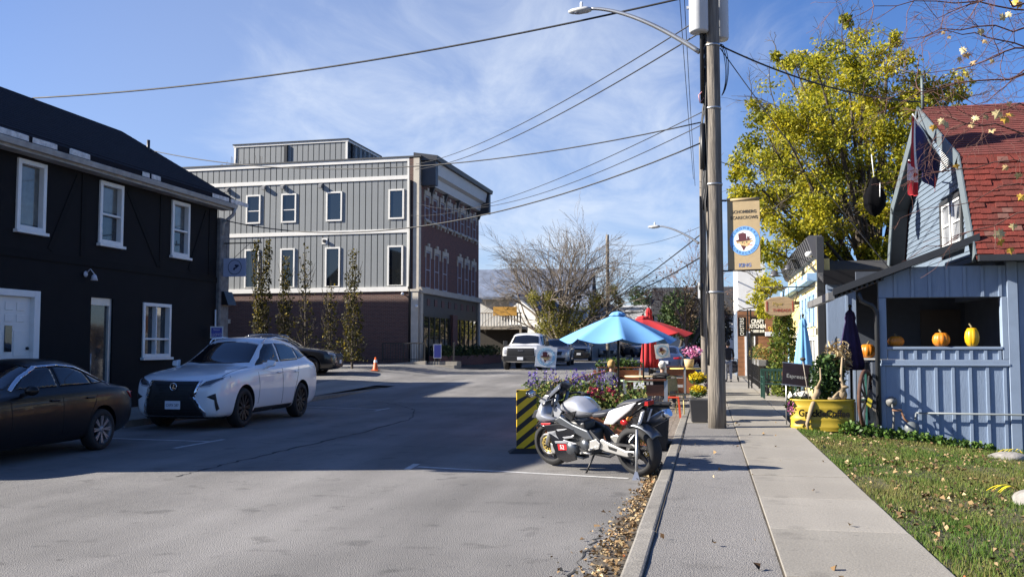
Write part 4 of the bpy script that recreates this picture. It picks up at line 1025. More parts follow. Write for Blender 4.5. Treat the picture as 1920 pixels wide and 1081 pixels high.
def build_pickup(name, label, paint_, loc, rz, group=None):
    t = thing(name, label, 'pickup truck', loc, rz, group)
    st = [(2.92, .55, .95, 1.02, .80, .6), (2.88, .40, 1.10, 1.16, .95, .6), (2.6, .38, 1.18, 1.24, 1.0, .6), (1.7, .38, 1.22, 1.30, 1.02, .6), (1.45, .4, 1.23, 1.34, 1.02, .65), (.75, .4, 1.24, 1.84, 1.02, .72), (.3, .4, 1.25, 1.93, 1.02, .73), (-.7, .4, 1.26, 1.93, 1.02, .73), (-1.02, .4, 1.27, 1.84, 1.02, .72), (-1.12, .4, 1.27, 1.36, 1.02, .7), (-1.5, .4, 1.27, 1.33, 1.02, .7), (-2.8, .45, 1.27, 1.32, 1.01, .7), (-2.92, .5, 1.2, 1.25, .98, .7)]
    ax = (1.95, -1.72); b = loft_body('body', st, paint_, ax, .41, t, .06)
    add_wheels(t, ax, .41, 1.02, rimdark, 6, .27)
    for sd in ('left', 'right'):
        s_ = 1 if sd == 'left' else -1
        project(b, [(1.12, 1.32), (.12, 1.34), (.12, 1.80), (.75, 1.76)], sd, carglass, 'window', t, .008); project(b, [(.04, 1.34), (-.85, 1.35), (-.85, 1.78), (.04, 1.80)], sd, carglass, 'window', t, .008)
        for pts in ([(.08, 1.3), (.08, .5)], [(-.95, 1.3), (-.95, .5)], [(1.3, 1.25), (1.3, .6)]): project(b, ribbon(pts, .014), sd, seam, 'door_seam', t, .002, .12)
        mb = MB(); mb.bx(.95, s_*1.03, 1.25, 1.13, s_*1.25, 1.52); mb.build('mirror', blacktrim, t, bevel=.03, seg=2)
        project(b, [(s_*.62, 1.10), (s_*.93, 1.08), (s_*.93, .84), (s_*.66, .84)], 'front', lampm, 'headlight', t, .012)
        project(b, [(s_*.80, 1.15), (s_*.98, 1.15), (s_*.98, .8), (s_*.82, .8)], 'rear', redlens, 'tail_light', t, .01)
    project(b, [(1.38, .75), (1.5, 0), (1.38, -.75), (.80, -.66), (.74, 0), (.80, .66)], 'top', carglass, 'windscreen', t, .008)
    g = project(b, [(-.72, 1.14), (.72, 1.14), (.74, .74), (-.74, .74)], 'front', blacktrim, 'grille', t, .014)
    text('RAM', .13, rimlight, 'lettering', g, Matrix.Translation((2.945, 0, 1.0)) @ Matrix.Rotation(R(90), 4, 'Z') @ Matrix.Rotation(R(90), 4, 'X'), .004)
    mb = MB(); mb.hull8([(2.8, -1.0, .45), (2.98, -.9, .45), (2.98, .9, .45), (2.8, 1.0, .45), (2.8, -1.0, .74), (3.0, -.92, .74), (3.0, .92, .74), (2.8, 1.0, .74)]); mb.build('bumper', mat('bumper_grey', (.03, .03, .032), .4, metal=.2), t, bevel=.03, seg=2)
    plate(t, 3.02, .6, '')
    return t

def gpt(u, v, dep):   # ground point at a picture column and distance
    P = ond(u, v, dep); return Vector((P.x, P.y, tz(P.x, P.y)))
FWD = R(-90)   # car +x turned to face down the street towards the camera
pearl = carpaint('pearl_white', (.80, .80, .80), rough=.35)
build_suv('parked_car', 'white crossover with an hourglass black grille, parked beside the black building', pearl, (-10.40, 19.3, 0), FWD+R(1.5), 'CXPX 287', True, 'cars parked along the black building').scale = (1.045, 1.045, 1.085)
build_sedan('parked_car', 'dark grey sedan with ten spoke wheels at the left edge of the picture', mat('graphite', (.009, .0088, .010), .3, metal=0, var=.03, coat=.15, spec=.2), (-10.42, 12.12, 0), FWD+R(1), 'cars parked along the black building')
P = gpt(533, 680, 40.5)
build_suv('parked_car', 'black crossover in the parking lot behind the white crossover', carpaint('jet_black', (.008, .008, .009)), P, R(8), '', False, None)
P = gpt(992, 690, 51.5)
build_pickup('pickup_truck', 'white pickup truck with a black grille coming down the street', carpaint('fleet_white', (.68, .68, .68)), (P.x, P.y, P.z), FWD+R(2))
P = gpt(1046, 680, 61)
build_suv('street_car', 'silver crossover right behind the white pickup truck', carpaint('silver_paint', (.42, .43, .44), .5), (P.x, P.y, P.z), FWD+R(4), '', False, 'cars down the street')
P = gpt(1087, 680, 74)
build_suv('street_car', 'black crossover behind the silver one, under the blue umbrella', MATS['jet_black'], (P.x, P.y, P.z), FWD+R(6), '', False, 'cars down the street')['label'] = 'tall black crossover under the left tip of the blue umbrella'
P = gpt(1136, 668, 92)
build_sedan('street_car', 'silver sedan far down the street left of the umbrella pole', MATS['silver_paint'], (P.x, P.y, P.z), FWD+R(12), 'cars down the street')
P = gpt(1166, 668, 100)
build_suv('street_car', 'far white crossover just right of the blue umbrella pole', MATS['fleet_white'], (P.x, P.y, P.z), FWD+R(20), '', False, 'cars down the street')
P = gpt(1192, 668, 92)
build_suv('street_car', 'slate blue crossover far down the street left of the closed red umbrella', carpaint('slate_blue', (.06, .08, .12), .3), (P.x, P.y, P.z), FWD+R(25), '', False, 'cars down the street')
P = gpt(1251, 680, 50)
build_sedan('parked_car', 'dark blue sedan seen from behind past the closed red umbrella', carpaint('dark_blue', (.035, .05, .11), .3), (P.x, P.y, P.z+.1), R(90), 'cars parked past the patio')
P = gpt(1292, 672, 66)
build_sedan('parked_car', 'dark red sedan beyond the pink flower pot', carpaint('maroon', (.10, .01, .015), .2), (P.x, P.y, P.z+.1), R(90), 'cars parked past the patio')
# ------------------------------------------------------------------ utility poles, lamps, wires
PX, PY = 0.15, 18.45
polew = mat('pole_wood', (.185, .162, .135), .95, var=.55, vs_=5, vscale=(4, 4, .22), bump=.9, bs=16)
def pole(name, label, x, y, zb, h, r0, r1, group=None):
    t = thing(name, label, 'utility pole', (x, y, zb), 0, group)
    mb = MB(); n = 18; pts = [(0, 0, h*i/n) for i in range(n+1)]
    o0 = len(mb.v); mb.tube(pts, [r0+(r1-r0)*i/n for i in range(n+1)], 18)
    for i, v in enumerate(mb.v):
        a = math.atan2(v[1], v[0]); k = 1 + .018*math.sin(a*5+1.3*v[2]) + .012*math.sin(a*9-2*v[2]); mb.v[i] = (v[0]*k, v[1]*k, v[2])
    mb.build('post', polew, t); return t
UP = pole('utility_pole', 'tall weathered wooden pole with transformers standing at the sidewalk', PX, PY, .1, 11.4, .172, .125)
tcan = mat('transformer_grey', (.52, .53, .54), .45, var=.06)
for i, (dx, dy) in enumerate(((-.24, -.16), (.14, .36))):
    mb = MB(); mb.lathe([(.001, 0), (.17, 0), (.185, .03), (.185, .95), (.19, .97), (.001, 1.03)], 24); o = mb.build('transformer', tcan, UP); o.location = (dx*1.05, dy*1.05, 7.68)
    mb = MB(); mb.beam((dx*.3, dy*.3, 8.2), (dx*.9, dy*.9, 8.2), .1, .2); mb.build('transformer_bracket', steel, UP)
    mb = MB(); mb.lathe([(.02, 0), (.045, .03), (.03, .06), (.045, .1), (.03, .13), (.04, .18), (.01, .22)], 10); q = mb.build('insulator', mat('porcelain', (.5, .48, .45), .2, var=0), o); q.location = (.05, 0, 1.02)
    mb = MB(); mb.beam((0, -.03, .5), (-.23, -.03, .5), .05); mb.build('lug', tcan, o)
mb = MB(); rr_ = random.Random(3)
for k in range(6):
    a = R(182+k*7); x, y = .19*math.cos(a), .19*math.sin(a); pts = []
    for j in range(24):
        z = 1.2 + j*.35 if k > 3 else 4.2 + j*.25
        rj = 1.0+.16*math.sin(j*1.1+k)+rr_.uniform(-.05, .1); pts.append((x*rj*(1-.012*j), y*rj*(1-.012*j), z))
    mb.tube(pts, .012 + .012*(k % 3 == 0), 5)
mb.build('riser_cable', blackm, UP)
mb = MB(); mb.tube([(-.21, -.06, 5.0), (-.205, -.06, 5.9)], [.05, .05], 8); mb.tube([(-.2, -.08, 6.3), (-.2, -.08, 10)], .04, 8); mb.build('cable_guard', blackm, UP)
mb = MB()
for z in (4.7, 6.2, 7.45, 2.6): mb.lathe([(.178-.004*z, -.02), (.183-.004*z, -.02), (.183-.004*z, .02), (.178-.004*z, .02)], 18, Matrix.Translation((0, 0, z)))
mb.build('strap', steel, UP)
mb = MB()
for k in range(3):
    a = [( .16, .05, 7.5), (.27+.05*k, .0, 7.2+.12*k), (.30+.02*k, -.02, 6.7-.05*k), (.17, .0, 6.45)]
    mb.tube([Vector(a[0])*(1-t)**3+Vector(a[1])*3*t*(1-t)**2+Vector(a[2])*3*t*t*(1-t)+Vector(a[3])*t**3 for t in [i/12 for i in range(13)]], .008, 5)
mb.build('wire_loop', blackm, UP)
mb = MB(); mb.tube([(-.18, -.1, 6.55), (-.27, -.12, 6.45), (-.25, -.12, 6.3), (-.17, -.1, 6.4)], .012, 6); mb.build('pink_tie', mat('pink_tie', (.6, .25, .25), .5, var=0), UP)
LM = thing('street_lamp', 'grey street lamp arm reaching over the road from the near pole', 'street lamp', (PX-.17, PY-.05, 7.3))
def lamp(LM, p0, p1, r, hs):
    p0, p1 = Vector(p0), Vector(p1); top = p1 - p0; pts = []
    for i in range(25):
        t = i/24; pts.append((top.x*t, top.y*t, top.z*(1-(1-t)**1.55)))
    mb = MB(); mb.tube(pts, [r*(1-.35*i/24) for i in range(25)], 10); mb.build('arm', steel, LM)
    d = Vector((top.x, top.y, 0)).normalized(); e = Vector(pts[-1])
    hd = MB(); M = Matrix.Translation(e + d*.22*hs - Vector((0, 0, .01))) @ Matrix.Rotation(math.atan2(d.y, d.x), 4, 'Z')
    hd.lathe([(.001, -1), (.6, -.95), (.95, -.6), (1.0, 0), (.8, .6), (.4, .92), (.001, 1)], 16, M @ Matrix.Diagonal((.10*hs, .085*hs*1.2, .001, 1)) @ Matrix.Identity(4) if False else M @ Matrix.Rotation(R(90), 4, 'Y') @ Matrix.Diagonal((.065*hs, .12*hs, .25*hs, 1)))
    h_ = hd.build('lamp_head', mat('lamp_head_grey', (.48, .48, .47), .4, var=.05), LM)
    mb = MB(); mb.lathe([(.03*hs, 0), (.03*hs, .09*hs), (.02*hs, .11*hs), (.001, .11*hs)], 10, Matrix.Translation(e + d*.18*hs + Vector((0, 0, .06*hs)))); mb.build('photocell', white, h_)
    mb = MB(); mb.ball(e + d*.24*hs - Vector((0, 0, .05*hs)), .09*hs, 12, 6, sq=(1.5, .9, .35)); mb.build('lens', lampm, h_)
zl0 = .0
a0 = Vector((PX-.17, PY-.05, 0)); P0 = onY(1312, 98, PY-.05); P1 = onY(1106, 17, PY+.3)
LM.location = (P0.x, P0.y, P0.z); lamp(LM, P0, P1, .05, 1.0)
U2 = pole('utility_pole', 'dark wooden pole standing close behind the near pole', -.16, 40.8, .12, 10.6, .15, .12)
mb = MB(); mb.tube([(-.1, -.14, 2), (-.12, -.15, 5), (-.1, -.13, 8)], .04, 6); mb.ball((-.12, -.14, 4.1), .14, sq=(.8, .8, 1.6)); mb.build('riser_cable', blackm, U2)
mb = MB(); mb.bx(-.24, -.2, 3.6, -.15, -.08, 4.3); mb.build('meter_box', white, U2)
Q0 = onY(1311, 456, 40.8); Q1 = onY(1236, 424, 41.2)
L2 = thing('street_lamp', 'far street lamp arm on the second pole', 'street lamp', Q0); lamp(L2, Q0, Q1, .05, 1.1)
P3 = gpt(1140, 640, 75); U3 = pole('utility_pole', 'bare grey pole far down the street beside the leafless tree', P3.x, P3.y, P3.z, ond(1136, 440, 75).z-P3.z, .17, .13)
wirem = mat('wire_black', (.015, .015, .017), .6, var=0)
def wire(a, b, sag, r, label, n=28):
    a, b = Vector(a), Vector(b); pts = [a.lerp(b, i/n) - Vector((0, 0, sag*4*(i/n)*(1-i/n))) for i in range(n+1)]
    mb = MB(); mb.tube(pts, r, 5); return tag(mb.build('overhead_wire', wirem), label, 'wire', 'overhead wires')
ptop = lambda z, dx=-.15, dy=0: (PX+dx, PY+dy, z)
roofL = onX(62, 184, LX-3.4)
wire((roofL.x, roofL.y, roofL.z), ptop(8.62), .36, .022, 'thick twisted service cable from the black roof ridge to the near pole')
wire(onX(0, 185, LX-3.0), roofL, .03, .012, 'short thin cable along the black roof at the picture edge')
gc = gl.p(.1, ZT['top']-.4, .3)
wire(ptop(8.16), gc, .5, .014, 'upper of two cables descending to the brick building corner'); wire(ptop(7.88), gl.p(.15, ZT['top']-.7, .3), .55, .016, 'lower of two cables descending to the brick building corner')
wire(ptop(5.65, -.2), (LX+.1, LY1+.2, 5.45), .95, .016, 'low sagging cable from the near pole to the black building eave')
wire(ptop(6.05, -.2), (VP.x, VP.y, VP.z), .75, .014, 'cable from the near pole to the pipe on the black roof')
wire(ptop(6.25, -.2), gl.p(.4, 8.9, .3), .6, .01, 'thin cable from the near pole to the grey wall, above the sagging one'); wire(ptop(6.0, -.2), gl.p(.1, 9.6, .3), .9, .01, 'thin cable from the near pole to the brick front')
for k, dx in enumerate((-.75, -.62)): wire((PX+dx, PY, 10.9), (-.16+dx*.5, 40.8, 8.9-k*.3), .25, .01, ('outer' if k == 0 else 'inner') + ' high line running down the street to the second pole')
wire(ptop(7.55, .15), onX(1737, 192, 5.0), .25, .018, 'black cable from the near pole to the red roof peak')
wire(ptop(7.5, .15), (3.4, 18.4, 3.0), .1, .01, 'thin cable from the near pole down to the blue porch roof')
wire(ond(1313, 440, 41), ond(1137, 570, 75), .1, .03, 'upper cable from the second pole to the far pole'); wire(ond(1313, 482, 41), ond(1200, 542, 60), .1, .035, 'lower cable from the second pole toward the white shop')
wire(ond(1137, 455, 75), ond(1313, 425, 41), .5, .012, 'thin line between the far pole and the second pole')

# banner on the near pole
BN = thing('street_banner', 'tan fabric banner with a round hat emblem hanging from the near pole', 'banner', (PX, PY, 4.5))
_ba = YAW - R(24); bw = Wall((PX+.16, PY-.02), (math.cos(_ba), math.sin(_ba)), (math.sin(_ba), -math.cos(_ba)))
b0, zt_ = bw.pix(1363, 374); b1, zb_ = bw.pix(1426, 507)
tan = mat('banner_tan', (.36, .27, .15), .8, var=.06, vs_=4, bump=.15, bs=12)
mb = MB(); nx, nz = 10, 22
for fb in (0, 1):
    vs = []
    for j in range(nz+1):
        for i in range(nx+1):
            a = b0+(b1-b0)*i/nx; z = zb_+(zt_-zb_)*j/nz; d = .002*math.sin(5*i/nx+3*j/nz)+.001*math.sin(9*j/nz) + .004*fb
            vs.append(bw.p(a, z, -d))
    mb.add(vs, [(j*(nx+1)+i, j*(nx+1)+i+1, (j+1)*(nx+1)+i+1, (j+1)*(nx+1)+i) for j in range(nz) for i in range(nx)], 0, True)
bp_ = mb.build('cloth', tan, BN, world=True)
for nm, z in (('arm', zt_-.02), ('arm', zb_+.015)):
    mb = MB(); mb.tube([bw.p(-.18, z, 0), bw.p(b1+.03, z, 0)], .016, 8); mb.build(nm, blackm, BN, world=True)
mb = MB(); mb.tube([bw.p(b0, zt_-.015, 0), bw.p(b1, zt_-.015, 0)], .026, 8); mb.build('hem', tan, bp_, world=True)
hatm = mat('maroon_print', (.075, .012, .02), .7, var=.1); facem = mat('straw_print', (.50, .38, .18), .8, var=.1); ringm = mat('blue_print', (.12, .30, .62), .7, var=.05); whitem = mat('white_print', (.74, .74, .72), .7, var=.04); darkp = mat('dark_print', (.03, .025, .02), .7, var=0); redp = mat('red_print', (.4, .05, .05), .7, var=0); strawm = mat('straw_ink', (.42, .25, .08), .8, var=.2)
def emblem(F, r, par, ringc=ringm):
    """round emblem: ring with lettering, hatted straw face with a pipe and kerchief; F maps (x, z, depth) to the place"""
    def disc(r0, r1, d, m, nm):
        mb = MB(); n = 40; vs = []
        for k in range(n):
            t = 2*math.pi*k/n; vs += [F(r0*math.cos(t), r0*math.sin(t), d), F(r1*math.cos(t), r1*math.sin(t), d)]
        mb.add(vs, [(2*k, 2*k+1, (2*k+3) % (2*n), (2*k+2) % (2*n)) for k in range(n)]); return mb.build(nm, m, par, world=True)
    disc(.001, r*.74, .004, whitem, 'emblem_field'); ring = disc(r*.72, r, .006, ringc, 'emblem_ring')
    def shape(pts, d, m, nm):
        mb = MB(); mb.prism([(a*r, b*r) for a, b in pts], lambda a, b, q: F(a, b, q), d, d+.002); return mb.build(nm, m, par, world=True)
    shape([(-.42,-.02),(.40,.02),(.38,-.18),(.26,-.36),(.05,-.44),(-.2,-.36),(-.36,-.16)], .0075, facem, 'face')
    shape([(-.58,-.02),(-.45,.0),(-.36,-.2),(-.44,-.14),(-.5,-.2),(-.52,-.1)], .0085, strawm, 'straw'); shape([(.38,-.0),(.56,.02),(.5,-.12),(.44,-.06),(.36,-.18)], .0085, strawm, 'straw')
    shape([(-.64,.0),(-.3,.12),(.2,.12),(.52,.12),(.3,.0),(-.1,-.04),(-.45,-.06)], .010, hatm, 'hat_brim'); shape([(-.38,.10),(-.42,.48),(-.1,.56),(.10,.48),(.12,.12)], .0115, hatm, 'hat_crown'); shape([(.16,.14),(.2,.34),(.28,.22),(.34,.32),(.32,.12)], .0115, hatm, 'feather')
    shape([(-.26,-.3),(.1,-.38),(-.06,-.68)], .0105, hatm, 'kerchief'); shape([(.18,-.26),(.5,-.34),(.54,-.30),(.22,-.22)], .0115, redp, 'pipe')
    shape([(-.18,-.10),(-.1,-.06),(-.08,-.14),(-.16,-.17)], .0115, darkp, 'eye'); shape([(.1,-.08),(.18,-.05),(.2,-.13),(.12,-.15)], .0115, darkp, 'eye'); shape([(-.04,-.14),(.04,-.14),(.0,-.24)], .0115, redp, 'nose')
    for word, th0, th1, flip in (('SCHOMBERG', 158, 22, 1), ('SCARECROWS', 205, 335, -1)):
        for i, ch in enumerate(word):
            th = R(th0+(th1-th0)*i/(len(word)-1)); rr = r*.86
            M = Matrix.Identity(4); ux, uz = (math.sin(th), -math.cos(th)) if flip == 1 else (-math.sin(th), math.cos(th))
            o_ = F(0, 0, 0); ex_ = F(1, 0, 0)-o_; ez_ = F(0, 1, 0)-o_; nn_ = F(0, 0, 1)-o_
            X = ex_*ux+ez_*uz; Z = ex_*(math.cos(th)*flip)+ez_*(math.sin(th)*flip); P = F(rr*math.cos(th), rr*math.sin(th), .0085)
            for q in range(3): M[q][0] = X[q]; M[q][1] = Z[q]; M[q][2] = nn_[q]; M[q][3] = P[q]
            text(ch, r*.22, navy if r > .2 else whitem, 'lettering', par, local(M, par), .001)
ec = bw.pix(1396, 451); er = abs(bw.pix(1424, 451)[0]-bw.pix(1368, 451)[0])/2
emblem(lambda a, z, d: bw.p(ec[0]+a, ec[1]+z, .003+.35*d), er, BN)
for s_, v, sz in (('SCHOMBERG', 397, .083), ('SCARECROWS', 408, .083)):
    q = bw.pix(1395, v); text(s_, sz, darkp, 'lettering', BN, local(bw.tm(q[0], q[1], .0035), BN), .0005, width=.95, bold=.002)
q = bw.pix(1397, 497); text('KING', .10, mat('king_blue', (.10, .14, .30), .7, var=0), 'lettering', BN, local(bw.tm(q[0], q[1], .0035), BN), .0005, bold=.003)

# ------------------------------------------------------------------ the blue porch and the red gambrel house
bluew = mat('blue_board', (.205, .265, .365), .7, var=.13, vs_=1.6, vscale=(2, 2, .5), bump=.2, bs=18)
bluet = mat('blue_trim', (.215, .275, .37), .65, var=.1, vs_=2)
darkroof = mat('charcoal_roof', (.026, .026, .028), .85, var=.25, vs_=6, bump=.4, bs=30)
darktrim = mat('charcoal_trim', (.03, .032, .036), .5, var=.1)
YP = 18.5; XP0, XP1 = 3.15, 5.36
PH = thing('blue_porch', 'blue board and batten porch with a wide serving opening', 'porch', (XP0, YP, 0))
pw = Wall((0, YP), (1, 0), (0, -1))
zr = lambda x: 2.62 + (x-2.35)*.385     # underside of the lean-to roof
def gz_(x): return tz(x, YP)+.1
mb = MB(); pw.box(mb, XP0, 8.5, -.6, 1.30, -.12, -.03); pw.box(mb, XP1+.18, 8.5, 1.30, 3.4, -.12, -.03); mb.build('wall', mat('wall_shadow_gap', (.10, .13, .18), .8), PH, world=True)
def boards(x0, x1, zb, ztf, step=.292, par=PH, bat=True, w=pw, d=0.0):
    x = x0; 
    while x < x1-.03:
        xe = min(x+step, x1)
        mb = MB(); z1, z2 = ztf(x+.006), ztf(xe-.006)
        P = [w.p(x+.004, zb, -.03+d), w.p(xe-.004, zb, -.03+d), w.p(xe-.004, zb, d), w.p(x+.004, zb, d), w.p(x+.004, z1, -.03+d), w.p(xe-.004, z2, -.03+d), w.p(xe-.004, z2, d), w.p(x+.004, z1, d)]
        mb.hull8(P); mb.build('board', bluew, par, world=True)
        if bat and xe < x1-.01:
            mb = MB(); zz = ztf(xe); mb.hull8([w.p(xe-.026, zb+.001, d), w.p(xe+.026, zb+.001, d), w.p(xe+.026, zb+.001, d+.026), w.p(xe-.026, zb+.001, d+.026), w.p(xe-.026, zz-.012, d), w.p(xe+.026, zz-.012, d), w.p(xe+.026, zz-.012, d+.026), w.p(xe-.026, zz-.012, d+.026)])
            mb.build('batten', bluet, par, world=True)
        x = xe
boards(XP0+.07, XP1-.02, -.6, lambda x: 1.30)
boards(XP1+.17, 8.5, -.7, lambda x: 3.19, step=.36)
boards(XP0+.12, XP1-.12, 1.42, lambda x: 1.60, step=.24)
def tbox(x0, x1, z0, z1, d0, d1, nm='trim', m=bluet):
    mb = MB(); pw.box(mb, x0, x1, z0, z1, d0, d1); return mb.build(nm, m, PH, world=True, bevel=.006)
tbox(XP0, XP1-.001, 1.301, 1.345, -.1, .045, 'ledge'); tbox(XP0+.01, XP1-.01, 1.346, 1.415, -.06, .03, 'rail'); tbox(XP0+.1, XP1-.12, 1.605, 1.655, -.16, .04, 'counter')
tbox(XP0-.02, XP0+.07, -.3, 1.30, -.1, .03, 'corner_post'); tbox(XP0-.02, XP0+.11, 1.42, 2.56, -.12, .03, 'post'); tbox(XP1-.12, XP1-.02, 1.42, 2.56, -.12, .03, 'post'); tbox(XP1-.018, XP1+.16, -.7, 3.3, -.1, .035, 'corner_post')
boards(XP0-.02, XP1-.02, 2.57, lambda x: min(zr(x)-.02, 3.14), step=.30)
mb = MB(); mb.prism([(XP0-.02, 2.56), (XP1-.02, 2.56), (XP1-.02, 3.14), (3.7, 3.14), (XP0-.02, zr(XP0-.02))], lambda a, b, d: pw.p(a, b, d), -.12, -.031); mb.build('gable', MATS['wall_shadow_gap'], PH, world=True)
# inside of the porch
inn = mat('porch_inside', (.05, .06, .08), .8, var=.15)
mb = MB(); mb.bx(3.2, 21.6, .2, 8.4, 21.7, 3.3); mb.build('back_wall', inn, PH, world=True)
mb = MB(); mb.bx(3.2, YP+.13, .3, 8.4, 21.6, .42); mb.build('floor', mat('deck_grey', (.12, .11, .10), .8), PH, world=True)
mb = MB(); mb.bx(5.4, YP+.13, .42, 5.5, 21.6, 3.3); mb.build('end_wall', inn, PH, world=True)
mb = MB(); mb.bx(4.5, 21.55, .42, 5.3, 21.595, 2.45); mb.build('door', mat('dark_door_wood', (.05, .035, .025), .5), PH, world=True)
# low side wall with a corrugated face, and its post
mb = MB(); mb.bx(2.95, 20.6, .1, 3.9, 20.72, 1.38); mb.bx(3.02, YP+.14, .1, 3.13, 20.6, 1.36); mb.build('half_wall', inn, PH, world=True)
for i in range(16):
    mb = MB(); x = 2.96+i*.058; mb.bx(x, 20.55, .12, x+.04, 20.598, 1.36); mb.build('slat', bluet, PH, world=True)
mb = MB(); mb.bx(2.92, 20.5, 1.381, 3.95, 20.76, 1.42); mb.build('counter', mat('counter_white', (.6, .6, .58), .6), PH, world=True)
# lean-to roof, gutter, downpipe
mb = MB(); x0, x1 = 2.3, 4.84; mb.hull8([(x0, YP-.28, zr(x0)), (x1, YP-.28, zr(x1)), (x1, 22.0, zr(x1)), (x0, 22.0, zr(x0)), (x0, YP-.28, zr(x0)+.09), (x1, YP-.28, zr(x1)+.09), (x1, 22.0, zr(x1)+.09), (x0, 22.0, zr(x0)+.09)])
mb.build('roof', darkroof, PH, world=True)
mb = MB(); mb.hull8([(x0-.02, YP-.31, zr(x0)-.0), (x1, YP-.31, zr(x1)-.0), (x1, YP-.281, zr(x1)-.0), (x0-.02, YP-.281, zr(x0)-.0), (x0-.02, YP-.31, zr(x0)+.13), (x1, YP-.31, zr(x1)+.13), (x1, YP-.281, zr(x1)+.13), (x0-.02, YP-.281, zr(x0)+.13)]); mb.build('bargeboard', darktrim, PH, world=True)
mb = MB(); mb.bx(2.2, YP-.3, zr(2.3)-.08, 2.31, 22.0, zr(2.3)+.06); mb.build('eave_trough', mat('grey_gutter', (.14, .14, .14), .5), PH, world=True)
mb = MB()
for i in range(10):
    x = 2.34+i*.09; mb.bx(x, YP-.2, zr(x)-.05, x+.05, 21.9, zr(x)-.002)
tag(mb.build('soffit_ribs', darktrim, PH, world=True), kind='stuff')
mb = MB(); mb.tube([(2.75, YP-.2, 2.66), (2.8, YP-.18, 2.5), (3.0, YP-.1, 2.42), (3.08, YP-.07, 2.3), (3.08, YP-.07, .2)], .045, 8); mb.build('downpipe', darktrim, PH, world=True)
# pipe, hose cap and meter low on the wall
PI = thing('gas_pipe', 'thin grey pipe running along the blue wall with a meter', 'pipe', (3.6, YP-.08, .5))
zp = pw.pix(1800, 774)[1]
mb = MB(); mb.tube([pw.p(3.72, zp, .1), pw.p(8, zp-.02, .1)], .018, 8); mb.tube([pw.p(3.72, zp, .1), pw.p(3.7, zp-.12, .12)], .018, 8); mb.build('pipe', mat('pipe_paint', (.15, .17, .18), .5), PI, world=True)
mb = MB(); mb.lathe([(.001, -.08), (.1, -.08), (.12, -.03), (.12, .05), (.06, .09), (.001, .09)], 16, Matrix.Translation(pw.p(3.62, zp-.28, .16)) @ Matrix.Rotation(R(75), 4, 'X')); mb.build('meter', mat('meter_grey', (.13, .145, .15), .5), PI, world=True)
mb = MB(); mb.lathe([(.001, -.03), (.09, -.03), (.1, 0), (.001, .04)], 16, Matrix.Translation(pw.p(3.3, zp+.2, .1)) @ Matrix.Rotation(R(90), 4, 'X')); mb.tube([pw.p(3.3, zp+.2, .1), pw.p(3.33, zp-.05, .14), pw.p(3.3, zp-.5, .1)], .02, 6); mb.build('regulator', mat('regulator_white', (.15, .15, .145), .6), PI, world=True)
mb = MB(); mb.tube([pw.p(3.3, zp+.05, .14), pw.p(3.45, zp+.05, .14), pw.p(3.5, zp-.1, .15), pw.p(3.6, zp-.2, .16)], .022, 6); mb.build('fitting', mat('rusty_fitting', (.22, .11, .06), .7), PI, world=True)

GH = thing('gambrel_house', 'pale blue gambrel house with a patchy red shingle roof', 'house', (4.7, 18.0, 0))
gxp = 5.03; G = [(18.1, 3.3), (19.05, 5.3), (22.4, 7.08), (25.75, 5.3), (26.7, 3.3)]
hw = Wall((gxp+.12, 0), (0, 1), (-1, 0))
mb = MB(); mb.prism([(18.7, 2.6), *[(y+(.62 if i == 0 else .25 if i < 2 else -.25 if i > 2 else 0), z-.12) for i, (y, z) in enumerate(G)], (26.05, 2.6)], lambda a, b, d: hw.p(a, b, d), -.25, -.06)
mb.bx(gxp+.4, 18.62, 0, 14, 26, 3.3); mb.build('wall', MATS['wall_shadow_gap'], GH, world=True)
siding = mat('pale_blue_siding', (.125, .163, .21), .65, var=.08, vs_=2)
def edge(z):     # outline of the gable at a height
    ys = []
    for (ya, za), (yb, zb) in zip(G[:-1], G[1:]):
        if min(za, zb) <= z <= max(za, zb) and za != zb: ys.append(ya+(yb-ya)*(z-za)/(zb-za))
    return (min(ys), max(ys)) if len(ys) > 1 else (ys[0], ys[0]) if ys else (18.1, 26.3)
z = 3.32
while z < 6.75:
    h_ = .125; lo, hi = edge(max(3.31, min(z, 6.9))); lo2, hi2 = edge(max(3.31, min(z+h_, 6.95)))
    lo, hi = max(lo, lo2)+.12, min(hi, hi2)-.12
    if hi-lo > .25:
        segs = [(lo, hi)]
        if z+h_ > 3.68 and z < 4.9: segs = [(lo, 20.46), (22.34, hi)]
        for a, b in segs:
            if b-a < .08: continue
            mb = MB(); mb.hull8([hw.p(a, z+.002, -.05), hw.p(b, z+.002, -.05), hw.p(b, z+.002, .012), hw.p(a, z+.002, .012), hw.p(a, z+h_, -.05), hw.p(b, z+h_, -.05), hw.p(b, z+h_, -.006), hw.p(a, z+h_, -.006)]); mb.build('clapboard', siding, GH, world=True)
    z += h_
